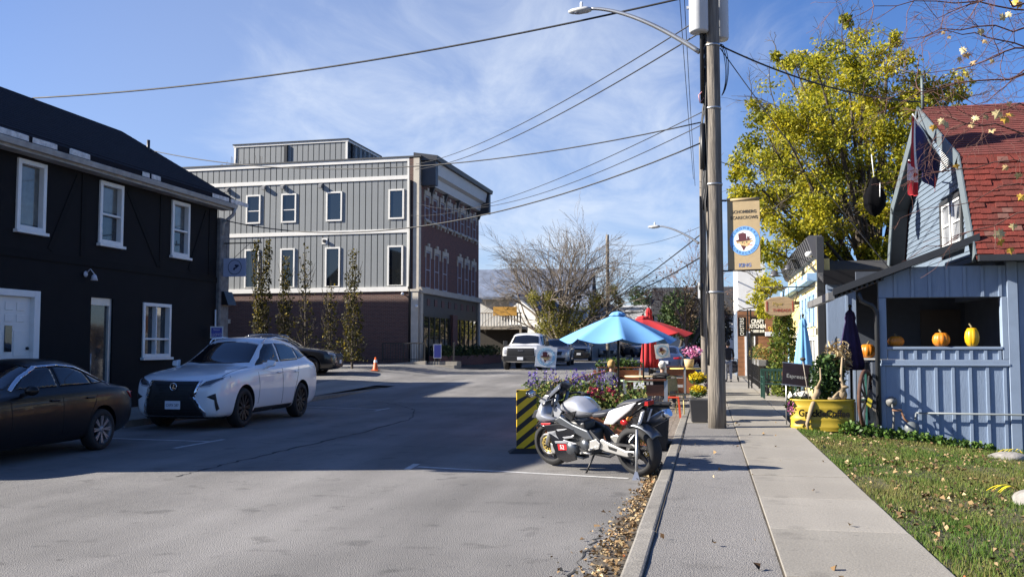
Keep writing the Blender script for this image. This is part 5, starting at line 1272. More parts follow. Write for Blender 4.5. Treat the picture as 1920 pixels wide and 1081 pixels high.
# window in the gable, found on the wall plane from the photograph
wq = (20.5, 22.3, 3.72, 4.86)
window(hw, GH, *wq, darktrim, mat('pale_blind', (.20, .21, .23), .2, var=.4, vs_=3), .1, .05, mulls=(21.4,), sill=darktrim, dg=.0, back=-.05)
for (a, b) in ((20.62, 21.33), (21.47, 22.18)):
    mb = MB(); hw.box(mb, a, a+.06, 3.81, 4.76, .002, .03); hw.box(mb, b-.06, b, 3.81, 4.76, .002, .03); hw.box(mb, a+.06, b-.06, 4.71, 4.76, .002, .03); hw.box(mb, a+.06, b-.06, 3.81, 3.88, .002, .03); hw.box(mb, a+.06, b-.06, 4.27, 4.31, .002, .03); mb.build('sash', white, GH, world=True)
lv = MB(); hw.box(lv, 21.2, 22.1, 5.52, 6.14, .013, .03); lvo = lv.build('louvre_frame', siding, GH, world=True)
for i in range(11):
    z = 5.56+i*.05; mb = MB(); mb.hull8([hw.p(21.26, z, .026), hw.p(22.04, z, .026), hw.p(22.04, z-.03, .06), hw.p(21.26, z-.03, .06), hw.p(21.26, z+.012, .026), hw.p(22.04, z+.012, .026), hw.p(22.04, z-.018, .06), hw.p(21.26, z-.018, .06)]); mb.build('louvre_slat', white if i % 1 == 0 else siding, lvo, world=True)
# red roof
redr = mat('red_shingle', (.15, .024, .015), .85, var=.3, vs_=4, bump=.4, bs=40); redr2 = mat('red_shingle_dull', (.128, .026, .018), .9, var=.3, vs_=5, bump=.4, bs=40); redr3 = mat('shingle_worn', (.15, .065, .05), .9, var=.4, vs_=8)
X0r, X1r = gxp-.28, 13.5
mb = MB()
for (ya, za), (yb, zb) in zip(G[:-1], G[1:]):
    mb.hull8([(X0r, ya, za-.08), (X1r, ya, za-.08), (X1r, yb, zb-.08), (X0r, yb, zb-.08), (X0r, ya, za), (X1r, ya, za), (X1r, yb, zb), (X0r, yb, zb)])
rfo = mb.build('roof', redr, GH, world=True)
for k, ((ya, za), (yb, zb)) in enumerate(zip(G[:-1], G[1:])):   # grey rake boards
    up_ = Vector((0, za-zb, yb-ya)).normalized()*.2; up_ = Vector((0, -(zb-za), (yb-ya))).normalized()
    a, b = Vector((X0r, ya, za)), Vector((X0r, yb, zb)); nrm_ = Vector((0, -(zb-za), yb-ya)).normalized()
    mb = MB(); mb.hull8([a-nrm_*.26+Vector((-.03,0,0)), a-nrm_*.26+Vector((-.002,0,0)), b-nrm_*.26+Vector((-.002,0,0)), b-nrm_*.26+Vector((-.03,0,0)), a+nrm_*.03+Vector((-.03,0,0)), a+nrm_*.03+Vector((-.002,0,0)), b+nrm_*.03+Vector((-.002,0,0)), b+nrm_*.03+Vector((-.03,0,0))]); mb.build('rake_board', mat('grey_trim', (.11, .135, .15), .6, var=.1), GH, world=True)
    mb = MB(); mb.hull8([a-nrm_*.2+Vector((-.0,0,0)), a-nrm_*.2+Vector((.36,0,0)), b-nrm_*.2+Vector((.36,0,0)), b-nrm_*.2, a-nrm_*.17, a-nrm_*.17+Vector((.36,0,0)), b-nrm_*.17+Vector((.36,0,0)), b-nrm_*.17]); mb.build('soffit', darktrim, GH, world=True)
(ya, za), (yb, zb) = G[0], G[1]
sl = Vector((0, yb-ya, zb-za)); sL = sl.length; sl.normalize(); sn = Vector((0, -sl.z, sl.y))
rsh = random.Random(5)
rows_ = int(sL/.125)
for r_ in range(rows_):
    x = X0r + (0.0 if r_ % 2 else -.09)
    while x < 6.8:
        xa, xb = max(x, X0r)+.003, x+.185; s0_ = r_*.125; base = Vector((0, ya, za)) + sl*s0_
        if xb-xa > .05 and rsh.random() > .02:
            l_ = .155; th = .022+rsh.uniform(0, .012); j = rsh.uniform(-.012, .012)
            P = [Vector((xa,0,0))+base+sl*j+sn*.002, Vector((xb,0,0))+base+sl*j+sn*.002, Vector((xb,0,0))+base+sl*l_+sn*.001, Vector((xa,0,0))+base+sl*l_+sn*.001]
            Q = [p+sn*(th if i < 2 else .005) for i, p in enumerate(P)]
            if r_*30+1 < 10**9: MB().hull8(P+Q).build('shingle', rsh.choice([redr, redr, redr2, redr2, redr, redr3 if rsh.random() < .18 else redr]), rfo, world=True)
        x += .185
mb = MB()
for r_ in range(rows_):      # farther along the slope
    base = Vector((0, ya, za)) + sl*r_*.125
    a, b = Vector((6.99, 0, 0)), Vector((X1r, 0, 0)); mb.hull8([a+base, b+base, b+base+sl*.155, a+base+sl*.155, a+base+sn*.026, b+base+sn*.026, b+base+sl*.155+sn*.004, a+base+sl*.155+sn*.004])
(ya, za), (yb, zb) = G[1], G[2]; sl2 = Vector((0, yb-ya, zb-za)); n2_ = int(sl2.length/.15); sl2.normalize(); sn2 = Vector((0, -sl2.z, sl2.y))
for r_ in range(n2_):
    base = Vector((0, ya, za)) + sl2*r_*.15; x = X0r
    while x < X1r:
        xb = x+rsh.uniform(.8, 1.2); th = .012+rsh.uniform(0, .005); a, b = Vector((x+.002, 0, 0)), Vector((min(xb, X1r), 0, 0)); mb.hull8([a+base+sn2*.001, b+base+sn2*.001, b+base+sl2*.16+sn2*.001, a+base+sl2*.16+sn2*.001, a+base+sn2*th, b+base+sn2*th, b+base+sl2*.16+sn2*.003, a+base+sl2*.16+sn2*.003]); x = xb
tag(mb.build('upper_courses', redr2, rfo, world=True), kind='stuff')
mb = MB(); mb.bx(X0r, 17.92, 3.18, 13.5, 18.04, 3.29); mb.bx(X0r+.1, 18.041, 3.2, 13.5, 18.5, 3.235); mb.build('eave', darktrim, GH, world=True)
mb = MB(); mb.tube([(X0r+.05, 22.2, 7.0), (X0r+.05, 22.2, 7.75)], .035, 6); mb.build('finial', mat('grey_green', (.12, .15, .15), .6), GH, world=True)

# flags on slanting staffs from the gable
fred = mat('flag_red', (.45, .02, .03), .8, var=.08); fwh = mat('flag_white', (.72, .7, .68), .8, var=.05); fbl = mat('flag_blue', (.028, .022, .10), .8, var=.15)
def cloth(name, fn, nu, nv, mats_, pick, parent, th=.006):
    """a hanging cloth with two faces; fn(a, b) gives a world point, pick(a, b) the material index"""
    mb = MB()
    for sd in (0, 1):
        vs = [Vector(fn(i/nu, j/nv)) + Vector((0, th*sd, 0)) for j in range(nv+1) for i in range(nu+1)]
        o = len(mb.v); mb.v += [tuple(p) for p in vs]
        for j in range(nv):
            for i in range(nu):
                mb.f.append((o+j*(nu+1)+i, o+j*(nu+1)+i+1, o+(j+1)*(nu+1)+i+1, o+(j+1)*(nu+1)+i)); mb.m.append(pick((i+.5)/nu, (j+.5)/nv)); mb.s.append(True)
    return mb.build(name, mats_, parent, world=True)
def flagthing(label, tip, foot, W_, H_, mats_, pick, ph):
    tip, foot = Vector(tip), Vector(foot); t = thing('flag', label, 'flag', tip, 0, 'flags on the gambrel gable')
    mb = MB(); mb.tube([tip, foot], .016, 6); mb.build('staff', white, t, world=True)
    dv = (foot-tip).normalized()
    def fn(a, b):
        p = tip + dv*a*W_*(1-.25*b); fold = math.sin(a*11+ph+b*1.5)*.05*(.4+b)
        side = Vector((0, 0, 1)).cross(dv).normalized()
        return p + side*fold + Vector((0, 0, -b*H_*(1-.1*a)))
    cloth('cloth', fn, 22, 26, mats_, pick, t); return t, fn
tipA = ond(1711, 214, 19.2); footA = onX(1776, 318, 5.12)
flagthing('dark blue ensign with red and white edge hanging from the upper staff', tipA, footA, 1.35, 1.08, [fbl, fred, fwh], lambda a, b: 1 if a < .07 else 2 if a < .13 else 2 if (b < .05 and a < .7) else 1 if (a > .8 and b > .7) else 0, .4)
tipB = ond(1704, 300, 19.6); footB = ond(1745, 330, 20.6)
tB, fnB = flagthing('red and white maple leaf flag hanging below the blue ensign', tipB, footB, .55, .74, [fred, fwh], lambda a, b: 0 if (b > .58 or b < .06) else 1, 1.1)
mb = MB()
lp = [(0, .5), (.1, .3), (.22, .36), (.18, .05), (.34, .2), (.38, .1), (.5, .1), (.42, -.08), (.2, -.3), (.22, -.38), (.03, -.33), (.02, -.55), (-.02, -.55), (-.03, -.33), (-.22, -.38), (-.2, -.3), (-.42, -.08), (-.5, .1), (-.38, .1), (-.34, .2), (-.18, .05), (-.22, .36), (-.1, .3)]
mb.add([fnB(.5+x*.7, .32-y*.34) - Vector((.0, .012, 0)) for x, y in lp], [tuple(range(len(lp)))]); mb.build('maple_leaf', fred, tB, world=True)
bc = ond(1640, 372, 23.0); BK = thing('black_cloth_figure', 'black cloth bundle hanging in the yellow tree', 'decoration', bc)
mb = MB(); pr = [(.001, .55), (.08, .5), (.14, .3), (.26, .05), (.24, -.2), (.12, -.38), (.001, -.46)]
mb.lathe(pr, 22, fn=lambda t: 1+.13*math.sin(5*t)+.08*math.sin(8*t+1)); mb.build('cloth', mat('black_cloth', (.003, .003, .004), .95, spec=.1, var=.2), BK)
mb = MB(); mb.tube([(0, 0, .5), (-.05, 0, 1.1)], .012, 5); mb.tube([(.1, -.2, .35), (.08, -.26, .0)], .012, 5); mb.build('cord', white, BK)

# ------------------------------------------------------------------ the yellow shop and the wing between
YX, YY0, YY1 = 2.82, 25.4, 34.6
YS = thing('yellow_shop', 'pale yellow false front shop with blue trim and a charcoal side', 'shop', (YX, YY0, 0))
yw = Wall((YX, YY0), (0, 1), (-1, 0))
yel = mat('shop_yellow', (.66, .54, .22), .65, var=.06, vs_=2); lb = mat('shop_blue', (.30, .47, .66), .6, var=.06); cream = mat('shop_cream', (.72, .66, .48), .6, var=.05)
ytop = yw.pix(1535, 442)[1]
mb = MB(); yw.box(mb, .0, YY1-YY0, 0, ytop-.55, -.3, -.001); mb.build('front_wall', yel, YS, world=True)
mb = MB(); mb.bx(YX-.03, YY0-.2, 0, YX+.14, YY0-.001, ytop); mb.bx(YX+.301, YY0, 0, 9, YY1, 3.3); mb.build('side_wall', darktrim, YS, world=True)
mb = MB(); mb.prism([(-.0, ytop-.55), (.1, ytop-.5), (.27, ytop), (.2, ytop+.06), (-.12, ytop+.06), (-.12, ytop-.55)], lambda d, z, a: yw.p(a, z, d), 0, YY1-YY0); mb.build('cornice', mat('cornice_charcoal', (.09, .09, .10), .6, var=.1), YS, world=True)
for i in range(20):
    mb = MB(); a = .2+i*.46; yw.box(mb, a, a+.05, ytop-.5, ytop-.02, .2, .26) if False else mb.beam(yw.p(a, ytop-.5, .11), yw.p(a, ytop-.02, .275), .04); mb.build('cornice_rib', darktrim, YS, world=True)
zc_ = yw.pix(1520, 535)[1]; zs_ = yw.pix(1520, 660)[1]
for (a, b, c, d, m, nm) in ((0, 9.2, zc_, zc_+.22, lb, 'blue_cornice'), (0, 9.2, zc_-.12, zc_-.01, cream, 'band'), (0, 9.2, 1.95, 2.15, cream, 'band'), (0, .25, 0, zc_-.13, cream, 'pilaster'), (4.2, 4.5, 0, zc_-.13, lb, 'pilaster'), (8.9, 9.2, 0, zc_-.13, lb, 'pilaster')):
    mb = MB(); yw.box(mb, a, b, c, d, .0, .28 if nm == 'blue_cornice' else .05); mb.build(nm, m, YS, world=True, bevel=.01)
for i in range(8):
    a = .35+i*1.1; mb = MB(); yw.box(mb, a, a+.75, zc_+.5, zc_+1.0, .0, .012); f_ = mb.build('frieze_panel', cream, YS, world=True)
    for q in ((a, a+.75, zc_+1.0, zc_+1.03), (a, a+.03, zc_+.5, zc_+1.0), (a+.72, a+.75, zc_+.5, zc_+1.0), (a, a+.75, zc_+.47, zc_+.5)):
        mb = MB(); yw.box(mb, *q, .012, .03); mb.build('moulding', mat('moulding_tan', (.36, .30, .18), .7), f_, world=True)
for i in range(4):
    a = .4+i*1.0; window(yw, YS, a, a+.7, 2.2, zc_-.2, lb, glass_w, .12, .05, dg=.006, back=-.0)
window(yw, YS, .35, 2.3, .5, 1.93, white, glass_w, .1, .06, mulls=(1.3,), dg=.006, back=0)
window(yw, YS, 2.5, 4.1, .5, 1.93, white, glass_w, .1, .06, dg=.006, back=0); window(yw, YS, 5, 6.2, .15, 2.0, white, glass_w, .12, .06, dg=.006, back=0)
def gooseneck(P, tip, r, label):
    t = thing('gooseneck_lamp', label, 'lamp', P); P = Vector(P); tip = Vector(tip)-P
    mb = MB(); mb.tube([(0, 0, 0), (tip.x*.5, tip.y*.5, .16), (tip.x*.9, tip.y*.9, .14), (tip.x, tip.y, tip.z+r*.9)], .014, 6); mb.build('arm', darktrim, t)
    mb = MB(); mb.lathe([(.02, r*.9), (r*.45, r*.8), (r*.55, r*.3), (r, 0), (r*.9, 0), (r*.4, r*.3)], 18, Matrix.Translation(tip)); mb.build('lamp_shade', mat('lamp_grey', (.10, .10, .11), .4, metal=.4), t)
g1 = yw.p(.8, yw.pix(1497, 492)[1]+.3, .1); gooseneck(yw.p(1.0, ytop-.6, .02), onX(1478, 506, YX-.65), .16, 'dark gooseneck lamp at the cornice of the yellow shop')
gooseneck(yw.p(5.2, 3.7, .02), onX(1452, 518, YX-.9), .2, 'pale round gooseneck lamp further along the yellow shop')
q = yw.pix(1532, 476); mb = MB(); mb.ball(yw.p(.12, q[1], .2), .1, sq=(1, 1, .8)); mb.tube([yw.p(.12, q[1]+.05, .0), yw.p(.12, q[1]+.05, .2)], .03, 6); tag(mb.build('flood_light', white), 'small white flood light under the shop cornice', 'lamp')
# oval board sign
OS = thing('oval_sign', 'weathered wooden oval shop sign with red letters on a black bracket', 'sign', onX(1462, 574, 2.0))
c_ = onY(1462, 574, 25.9); hw_ = abs(onY(1490, 574, 25.9).x-onY(1434, 574, 25.9).x)/2; hh_ = abs(onY(1462, 555, 25.9).z-onY(1462, 592, 25.9).z)/2
def ov(k): return [(hw_*k*x, hh_*k*z) for x, z in ((-1, .55), (-.6, .9), (0, 1), (.6, .9), (1, .55), (1, -.55), (.6, -.9), (0, -1), (-.6, -.9), (-1, -.55))]
mb = MB(); mb.prism(ov(1), lambda a, b, d: (c_.x+a, 25.9+d, c_.z+b), -.03, .03); b_ = mb.build('board', mat('sign_oak', (.36, .25, .14), .7, var=.25, vs_=5, vscale=(.5, 2, 5)), OS, world=True, bevel=.01)
for s_ in (-1, 1):
    mb = MB(); mb.bx(c_.x+s_*hw_*.86-.012, 25.862, c_.z-hh_*.5, c_.x+s_*hw_*.86+.012, 25.869, c_.z+hh_*.5); mb.build('red_edge', mat('sign_red', (.35, .05, .03), .6, var=0), b_, world=True)
text('Piper', hh_*.5, mat('sign_ochre', (.5, .36, .10), .6, var=0), 'lettering', b_, local(face_mat(c_.x-.05, 25.866, c_.z+hh_*.25), b_), .002); text('THREADS', hh_*.42, MATS['sign_red'], 'lettering', b_, local(face_mat(c_.x+hw_*.12, 25.866, c_.z-hh_*.42), b_), .002)
zb_ = onY(1462, 538, 25.9).z; mb = MB(); mb.tube([(onY(1428, 538, 25.9).x, 25.9, zb_), (YX+.02, 25.9, zb_)], .016, 6)
for s_ in (-.6, .6): mb.tube([(c_.x+s_*hw_, 25.9, c_.z+hh_*.8), (c_.x+s_*hw_, 25.9, zb_)], .008, 5)
mb.build('bracket', blackm, OS, world=True)
# wing with board and batten wall
WG = thing('blue_wing', 'blue board and batten wing with a dark roof behind the porch', 'building', (3, 24.2, 0))
ww = Wall((0, 24.2), (1, 0), (0, -1)); zw = onY(1600, 532, 24.2).z
mb = MB(); ww.box(mb, 2.9, 9.5, 0, zw, -.3, -.031); mb.build('wall', MATS['wall_shadow_gap'], WG, world=True)
boards(2.9, 6.6, 0, lambda x: zw-.02, step=.46, par=WG, w=ww)
mb = MB(); ww.box(mb, 2.88, 9.5, zw-.12, zw, .0, .03); mb.build('frieze', bluet, WG, world=True)
mb = MB(); z2 = onY(1600, 498, 24.2).z; mb.hull8([(2.8, 23.95, zw+.001), (9.6, 23.95, zw+.001), (9.6, 27.5, z2+.3), (2.8, 27.5, z2+.3), (2.8, 23.95, zw+.1), (9.6, 23.95, zw+.1), (9.6, 27.5, z2+.42), (2.8, 27.5, z2+.42)]); mb.build('roof', darkroof, WG, world=True)
mb = MB(); mb.bx(2.78, 23.86, zw-.02, 9.6, 23.948, zw+.33); mb.build('fascia_board', mat('black_fascia', (.008, .008, .01), .8, var=.1, spec=.2), WG, world=True)
# closed umbrellas
def closed_umbrella(label, P, h, hf, r, m, group=None, base=0.0):
    t = thing('closed_umbrella', label, 'umbrella', P, 0, group)
    mb = MB(); mb.tube([(0, 0, base), (0, 0, h+.08)], .022, 8); mb.ball((0, 0, h+.1), .035, 8, 5); mb.build('pole', blackm, t)
    mb = MB(); prof = [(.03, h+.02), (.075, h-.03), (.10, h-.14), (.085, h-.2), (.11, h-.30), (r*.7, h-hf*.5), (r, h-hf*.88), (r*.95, h-hf), (r*.5, h-hf+.03)]
    mb.lathe(prof, 40, fn=lambda a: 1+.22*abs(math.sin(4*a))-.1+.05*math.sin(3*a+1)); mb.build('canopy', m, t); return t
purple = mat('purple_canvas', (.02, .011, .055), .85, var=.2, vs_=4); sky_c = mat('sky_canvas', (.17, .42, .72), .85, var=.06, vs_=3)
redc = mat('red_canvas', (.42, .018, .022), .85, var=.12, vs_=3)
P = ond(1596, 690, 18.35); hP = ond(1597, 583, 18.35).z
closed_umbrella('closed dark purple umbrella in front of the blue porch', (P.x, P.y, .1), hP-.1, 1.15, .23, purple)
P = ond(1507, 690, 23.5); hP = ond(1513, 598, 23.5).z; closed_umbrella('closed sky blue umbrella before the yellow shop', (P.x, P.y, .1), hP-.1, 1.5, .24, sky_c)

# ------------------------------------------------------------------ far shops on the right
CS = thing('kitchen_sign', 'pair of black signs with white letters on a post bracket beside the sidewalk', 'sign', ond(1405, 700, 32.5))
cw_ = Wall((CS.location.x, CS.location.y), (1, 0), (0, -1))
def board_pix(u0, u1, v0, v1, m, nm, par, w=cw_, d0=-.03, d1=.03):
    a0, z0 = w.pix(u0, v1); a1, z1 = w.pix(u1, v0); mb = MB(); w.box(mb, a0, a1, z0, z1, d0, d1); return mb.build(nm, m, par, world=True), ((a0+a1)/2, (z0+z1)/2, a1-a0, z1-z0)
sb = mat('sign_black', (.006, .006, .006), .7, var=0, spec=.2)
b1_, g1_ = board_pix(1384, 1399, 594, 630, sb, 'panel', CS); b2_, g2_ = board_pix(1407, 1434, 593, 630, sb, 'panel', CS)
M = cw_.tm(g1_[0], g1_[1], .032) @ Matrix.Rotation(R(90), 4, 'Z'); text('OYSTERS', .19, white, 'lettering', CS, local(M, CS), .002, width=.8)
for k, (s_, sz, wd) in enumerate((('CRAFT', .19, .75), ('KITCHEN', .19, .68), ('& BEER BAR', .115, .75))): text(s_, sz, white, 'lettering', CS, local(cw_.tm(g2_[0], g2_[1]+.17-k*.17, .032), CS), .002, width=wd, bold=.008)
a_, zA = cw_.pix(1403, 580); _, zB = cw_.pix(1403, 700); mb = MB(); cw_.box(mb, a_-.05, a_-.0, zB-.5, zA, -.03, .02); cw_.box(mb, a_+.05, a_+.1, zB-.5, zA, -.03, .02); cw_.box(mb, g1_[0]-.12, g2_[0]+.3, g2_[1]+g2_[3]/2+.02, g2_[1]+g2_[3]/2+.05, -.01, .01); cw_.box(mb, a_, a_+.05, g2_[1]-.06, g2_[1], -.01, .01); mb.build('post', blackm, CS, world=True)
FS = thing('corner_pub', 'brown wood clad pub with a tall white upper wall beyond the black signs', 'building', (3.2, 48, 0))
fw_ = Wall((2.9, 47), (1, 0), (0, -1)); brownw = mat('brown_cladding', (.25, .11, .045), .7, var=.2, vs_=3); whitew = mat('white_stucco', (.68, .68, .66), .8, var=.05)
def fpix(u0, u1, v0, v1): a0, z0 = fw_.pix(u0, v1); a1, z1 = fw_.pix(u1, v0); return a0, a1, z0, z1
q = fpix(1384, 1426, 505, 582); mb = MB(); fw_.box(mb, q[0], q[1]+.2, q[2], q[3]+1.2, -8, 0); mb.build('upper_wall', whitew, FS, world=True)
q2 = fpix(1384, 1500, 582, 700); 
nb = 16
mb = MB(); fw_.box(mb, q2[0], q2[1], 0, q2[3], -8, -.03); mb.build('wall', MATS['wall_shadow_gap'], FS, world=True)
for i in range(14):
    z = .25+i*(q2[3]-.25)/14; mb = MB(); fw_.box(mb, q2[0], q2[1], z, z+(q2[3]-.25)/14-.012, -.029, .0); mb.build('cladding_board', brownw, FS, world=True)
mb = MB(); fw_.box(mb, q2[0], q2[1], -.1, .25, -.02, .05); mb.build('plinth', concrete, FS, world=True)
q = fpix(1397, 1420, 630, 690); mb = MB(); fw_.box(mb, q[0], q[0]+.09, .25, 2.5, .001, .05); mb.build('door_post', white, FS, world=True); window(fw_, FS, q[0]+.1, q[1]-.1, 1.0, 2.4, white, glass_w, .06, .04, dg=.01, back=0)
q = fpix(1434, 1462, 622, 630); mb = MB(); fw_.box(mb, q[0], q[1]+.6, q[2], q[3], .001, .7); mb.build('awning', white, FS, world=True)
q = fw_.pix(1450, 617); mb = MB()
text('900', .35, mat('sign_gold', (.6, .40, .03), .6, var=0), 'lettering', FS, local(fw_.tm(q[0], q[1], .02), FS), .01)
# black iron fence with planters on top, bench, cedar
IF = thing('iron_fence', 'black iron patio fence along the sidewalk with flower boxes', 'fence', (1.85, 31, .12))
mb = MB()
for z in (.25, 1.0): mb.beam((0, 0, z), (0, 15, z), .04)
mb.beam((0, 0, .25), (1.0, 0, .25), .04); mb.beam((0, 0, 1.0), (1.0, 0, 1.0), .04)
mb.build('rail', blackm, IF)
pk = MB().bx(-.012, -.012, .02, .012, .012, 1.0).build('picket', blackm, IF)
for i in range(1, 60): share(pk, 'picket', IF, (0, i*.25, 0))
for i in range(1, 9): share(pk, 'picket', IF, (i*.12, 0, 0))
for y in (0, 5, 10, 15): MB().bx(-.04, y-.04, -.02, .04, y+.04, 1.12).build('post', blackm, IF)
autumn = mat_ramp('autumn_leaves', [(0, (.05, .07, .015)), (.4, (.16, .12, .03)), (.75, (.28, .15, .04)), (1, (.40, .28, .08))], .7, .25)
green = mat_ramp('green_leaves', [(0, (.02, .05, .012)), (.5, (.05, .10, .02)), (1, (.12, .17, .04))], .6, .25)
for i, (y, lab) in enumerate(((32.4, 'nearest'), (34.6, 'middle'), (37.0, 'farthest'))):
    t_ = thing('fence_planter', lab + ' flower box on the black iron fence', 'planter', (1.75, y, 1.12)); MB().bx(-.14, -.5, -.1, .14, .5, .1).build('box', mat('planter_grey', (.16, .16, .16), .7), t_, bevel=.01)
    leaves('plants', blob_pts(260, (1.75, y, 1.42), (.28, .6, .32)), .09, autumn if i != 1 else green, t_, kind='stuff')
CD = thing('cedar_column', 'tall narrow green cedar beside the yellow shop', 'tree', (2.3, 30.2, .1))
mb = MB(); mb.tube([(0, 0, 0), (0, 0, 2.4)], [.06, .02], 6); mb.build('trunk', barkm, CD)
n = 5200; zz = rng.random(n)*2.85; aa = rng.random(n)*6.283; rr = (.40+.09*np.sin(aa*3+zz*4)+.06*rng.normal(size=n))*np.clip(1.15-(zz/3.0)**3, .1, 1)*np.sqrt(rng.random(n)*.6+.4)
leaves('foliage', np.stack([2.3+rr*np.cos(aa), 30.2+rr*np.sin(aa), .15+zz], 1), .085, mat_ramp('cedar_leaves', [(0, (.03, .055, .01)), (.5, (.09, .13, .018)), (1, (.20, .22, .03))], .7, .3), CD)
BE = thing('green_bench', 'dark green slatted bench by the iron fence', 'bench', (2.05, 29.3, .115), R(4))
bgm = mat('bench_green', (.012, .055, .042), .5, var=.1)
for x in (-.46, .46):
    mb = MB(); mb.bx(x-.03, -.32, 0, x+.03, -.26, .62); mb.bx(x-.03, .2, 0, x+.03, .26, .82); mb.bx(x-.03, -.32, .62, x+.03, .24, .66); mb.build('leg', bgm, BE)
for k in range(4): MB().bx(-.48, -.30+k*.13, .41, .48, -.19+k*.13, .44).build('seat_slat', bgm, BE)
MB().bx(-.48, .2, .80, .48, .25, .88).build('back_rail', bgm, BE); MB().bx(-.48, .2, .5, .48, .24, .54).build('back_rail', bgm, BE)
for k in range(9): MB().bx(-.42+k*.1, .205, .54, -.37+k*.1, .235, .80).build('back_slat', bgm, BE)
for i, (u, dd) in enumerate(((1425, 36), (1432, 38))):
    P = ond(u, 700, dd); t_ = thing('patio_chair', ('nearer' if i == 0 else 'farther') + ' black wire chair behind the iron fence', 'chair', (2.5, P.y, .12), R(30*i))
    MB().bx(-.22, -.22, .43, .22, .22, .46).build('seat', blackm, t_); MB().bx(-.22, .2, .46, .22, .23, .9).build('backrest', blackm, t_)
    for sx in (-.2, .2):
        for sy in (-.2, .2): MB().bx(sx-.015, sy-.015, 0, sx+.015, sy+.015, .43).build('leg', blackm, t_)

# ------------------------------------------------------------------ trough planter, wheel, pumpkins, sign board
TR = thing('trough_planter', 'yellow ribbed oval trough planter lettered with a coffee name', 'planter', (2.10, 18.72, .08), R(-3))
tym = mat('trough_yellow', (.42, .30, .028), .45, var=.12, vs_=3)
def oval(t, a, b): 
    c, s = math.cos(t), math.sin(t); return (math.copysign(abs(c)**.75, c)*a, math.copysign(abs(s)**.9, s)*b)
mb = MB(); n = 48; prof = [(1.0, 0), (1.0, .05), (1.025, .07), (1.0, .09), (1.0, .19), (1.022, .215), (1.0, .24), (1.0, .40), (1.022, .425), (1.0, .45), (1.0, .54), (1.04, .555), (1.04, .585), (.985, .585), (.97, .53)]
vs = []
for (k, z) in prof:
    for j in range(n): x, y = oval(2*math.pi*j/n, .585*k, .33*k); vs.append((x, y, z))
mb.add(vs, [(i*n+j, i*n+(j+1) % n, (i+1)*n+(j+1) % n, (i+1)*n+j) for i in range(len(prof)-1) for j in range(n)], 0, True); mb.add([vs[j] for j in range(n)], [tuple(range(n))]); mb.build('tub', tym, TR)
mb = MB(); mb.add([(*oval(2*math.pi*j/n, .56, .31), .52) for j in range(n)], [tuple(range(n))]); mb.build('soil', soil, TR)
text('GrackleCoffee', .18, mat('lettering_black', (.006, .005, .004), .7, var=0, spec=.2), 'lettering', TR, face_mat(.02, -.338, .325), .004, width=.86, bold=.006)
mb = MB(); mb.prism([(-.52, .17), (-.4, .21), (-.25, .17), (-.3, .13), (-.48, .12)], lambda a, b, d: (a, d, b), -.338, -.332); mb.build('emblem', darkp, TR)
cornl = mat_ramp('corn_husk', [(0, (.30, .20, .09)), (.5, (.48, .36, .18)), (1, (.62, .50, .30))], .8, .2)
TP = (2.12, 18.75)
o = leaves('bush', blob_pts(2300, (2.22, 18.75, 1.05), (.34, .27, .48)), .075, mat_ramp('bush_leaves', [(0, (.012, .03, .01)), (.5, (.03, .07, .018)), (1, (.09, .15, .04))], .5, .2)); tag(o, 'dark green leafy bush growing in the yellow trough', 'plant')
CT = thing('corn_stalks', 'dry pale corn stalks standing behind the trough bush', 'plant', (2.42, 18.95, .1))
mb = MB()
for k in range(5): mb.tube([(random.uniform(-.15, .15), random.uniform(-.1, .1), 0), (random.uniform(-.25, .25), random.uniform(-.1, .1), random.uniform(1.4, 1.75))], .014, 5)
mb.build('stalk', MATS['weathered_wood'], CT); leaves('husks', blob_pts(420, (2.42, 18.85, 1.42), (.27, .16, .40)), .12, cornl, CT, aspect=.3)
# scarecrow-like twig figure sitting on the rim
TW = thing('twig_figure', 'pale jointed driftwood figure sprawled over the trough rim', 'decoration', (1.95, 18.5, .66))
dwm = mat('driftwood', (.30, .225, .135), .8, var=.2, vs_=6)
mb = MB(); mb.tube([(-.02, 0, .0), (.06, .03, .13), (.05, .05, .25)], [.06, .07, .04], 8); mb.tube([(0, -.05, .02), (-.07, -.12, -.15), (-.16, -.14, -.45), (-.14, -.16, -.56)], [.04, .045, .03, .02], 8); mb.tube([(.05, .02, .2), (.12, -.02, .38), (.11, -.02, .6)], [.035, .02, .012], 7); mb.build('body', dwm, TW)
TW2 = thing('twig_figure', 'tan root shaped figure with raised arm at the right of the trough', 'decoration', (2.45, 18.55, .66))
mb = MB(); mb.ball((0, 0, .09), .1, 10, 7, sq=(1, .8, 1)); mb.tube([(0, 0, .12), (.02, 0, .26), (-.01, 0, .4), (.02, 0, .8)], [.07, .05, .03, .016], 8); mb.tube([(-.05, -.02, .05), (-.18, -.08, .0), (-.26, -.1, .03)], [.05, .04, .02], 8); mb.tube([(-.06, -.03, .14), (-.14, -.06, .06), (-.2, -.08, -.02)], [.03, .03, .02], 7); mb.ball((.05, -.02, .24), .065, 9, 6, sq=(1.2, .9, .5)); mb.build('body', dwm, TW2)
tw3 = thing('dried_flower', 'tall dry stem with a dark seed head above the trough', 'plant', (1.86, 18.5, .6)); mb = MB(); mb.tube([(0, 0, 0), (-.05, 0, .35), (-.11, .02, .80)], .009, 5); mb.build('stem', MATS['weathered_wood'], tw3); mb = MB(); mb.ball((-.11, .02, .82), .05, 8, 5, sq=(1.2, 1.2, .7)); mb.build('seed_head', soil, tw3)
pinkl = mat_ramp('pink_petals', [(0, (.40, .06, .22)), (.6, (.62, .22, .42)), (1, (.75, .45, .6))], .6, .2)
o = leaves('petunias', blob_pts(130, (1.56, 18.62, .50), (.12, .12, .14)), .06, pinkl); tag(o, 'pink petunias spilling at the left end of the trough', 'flowers')
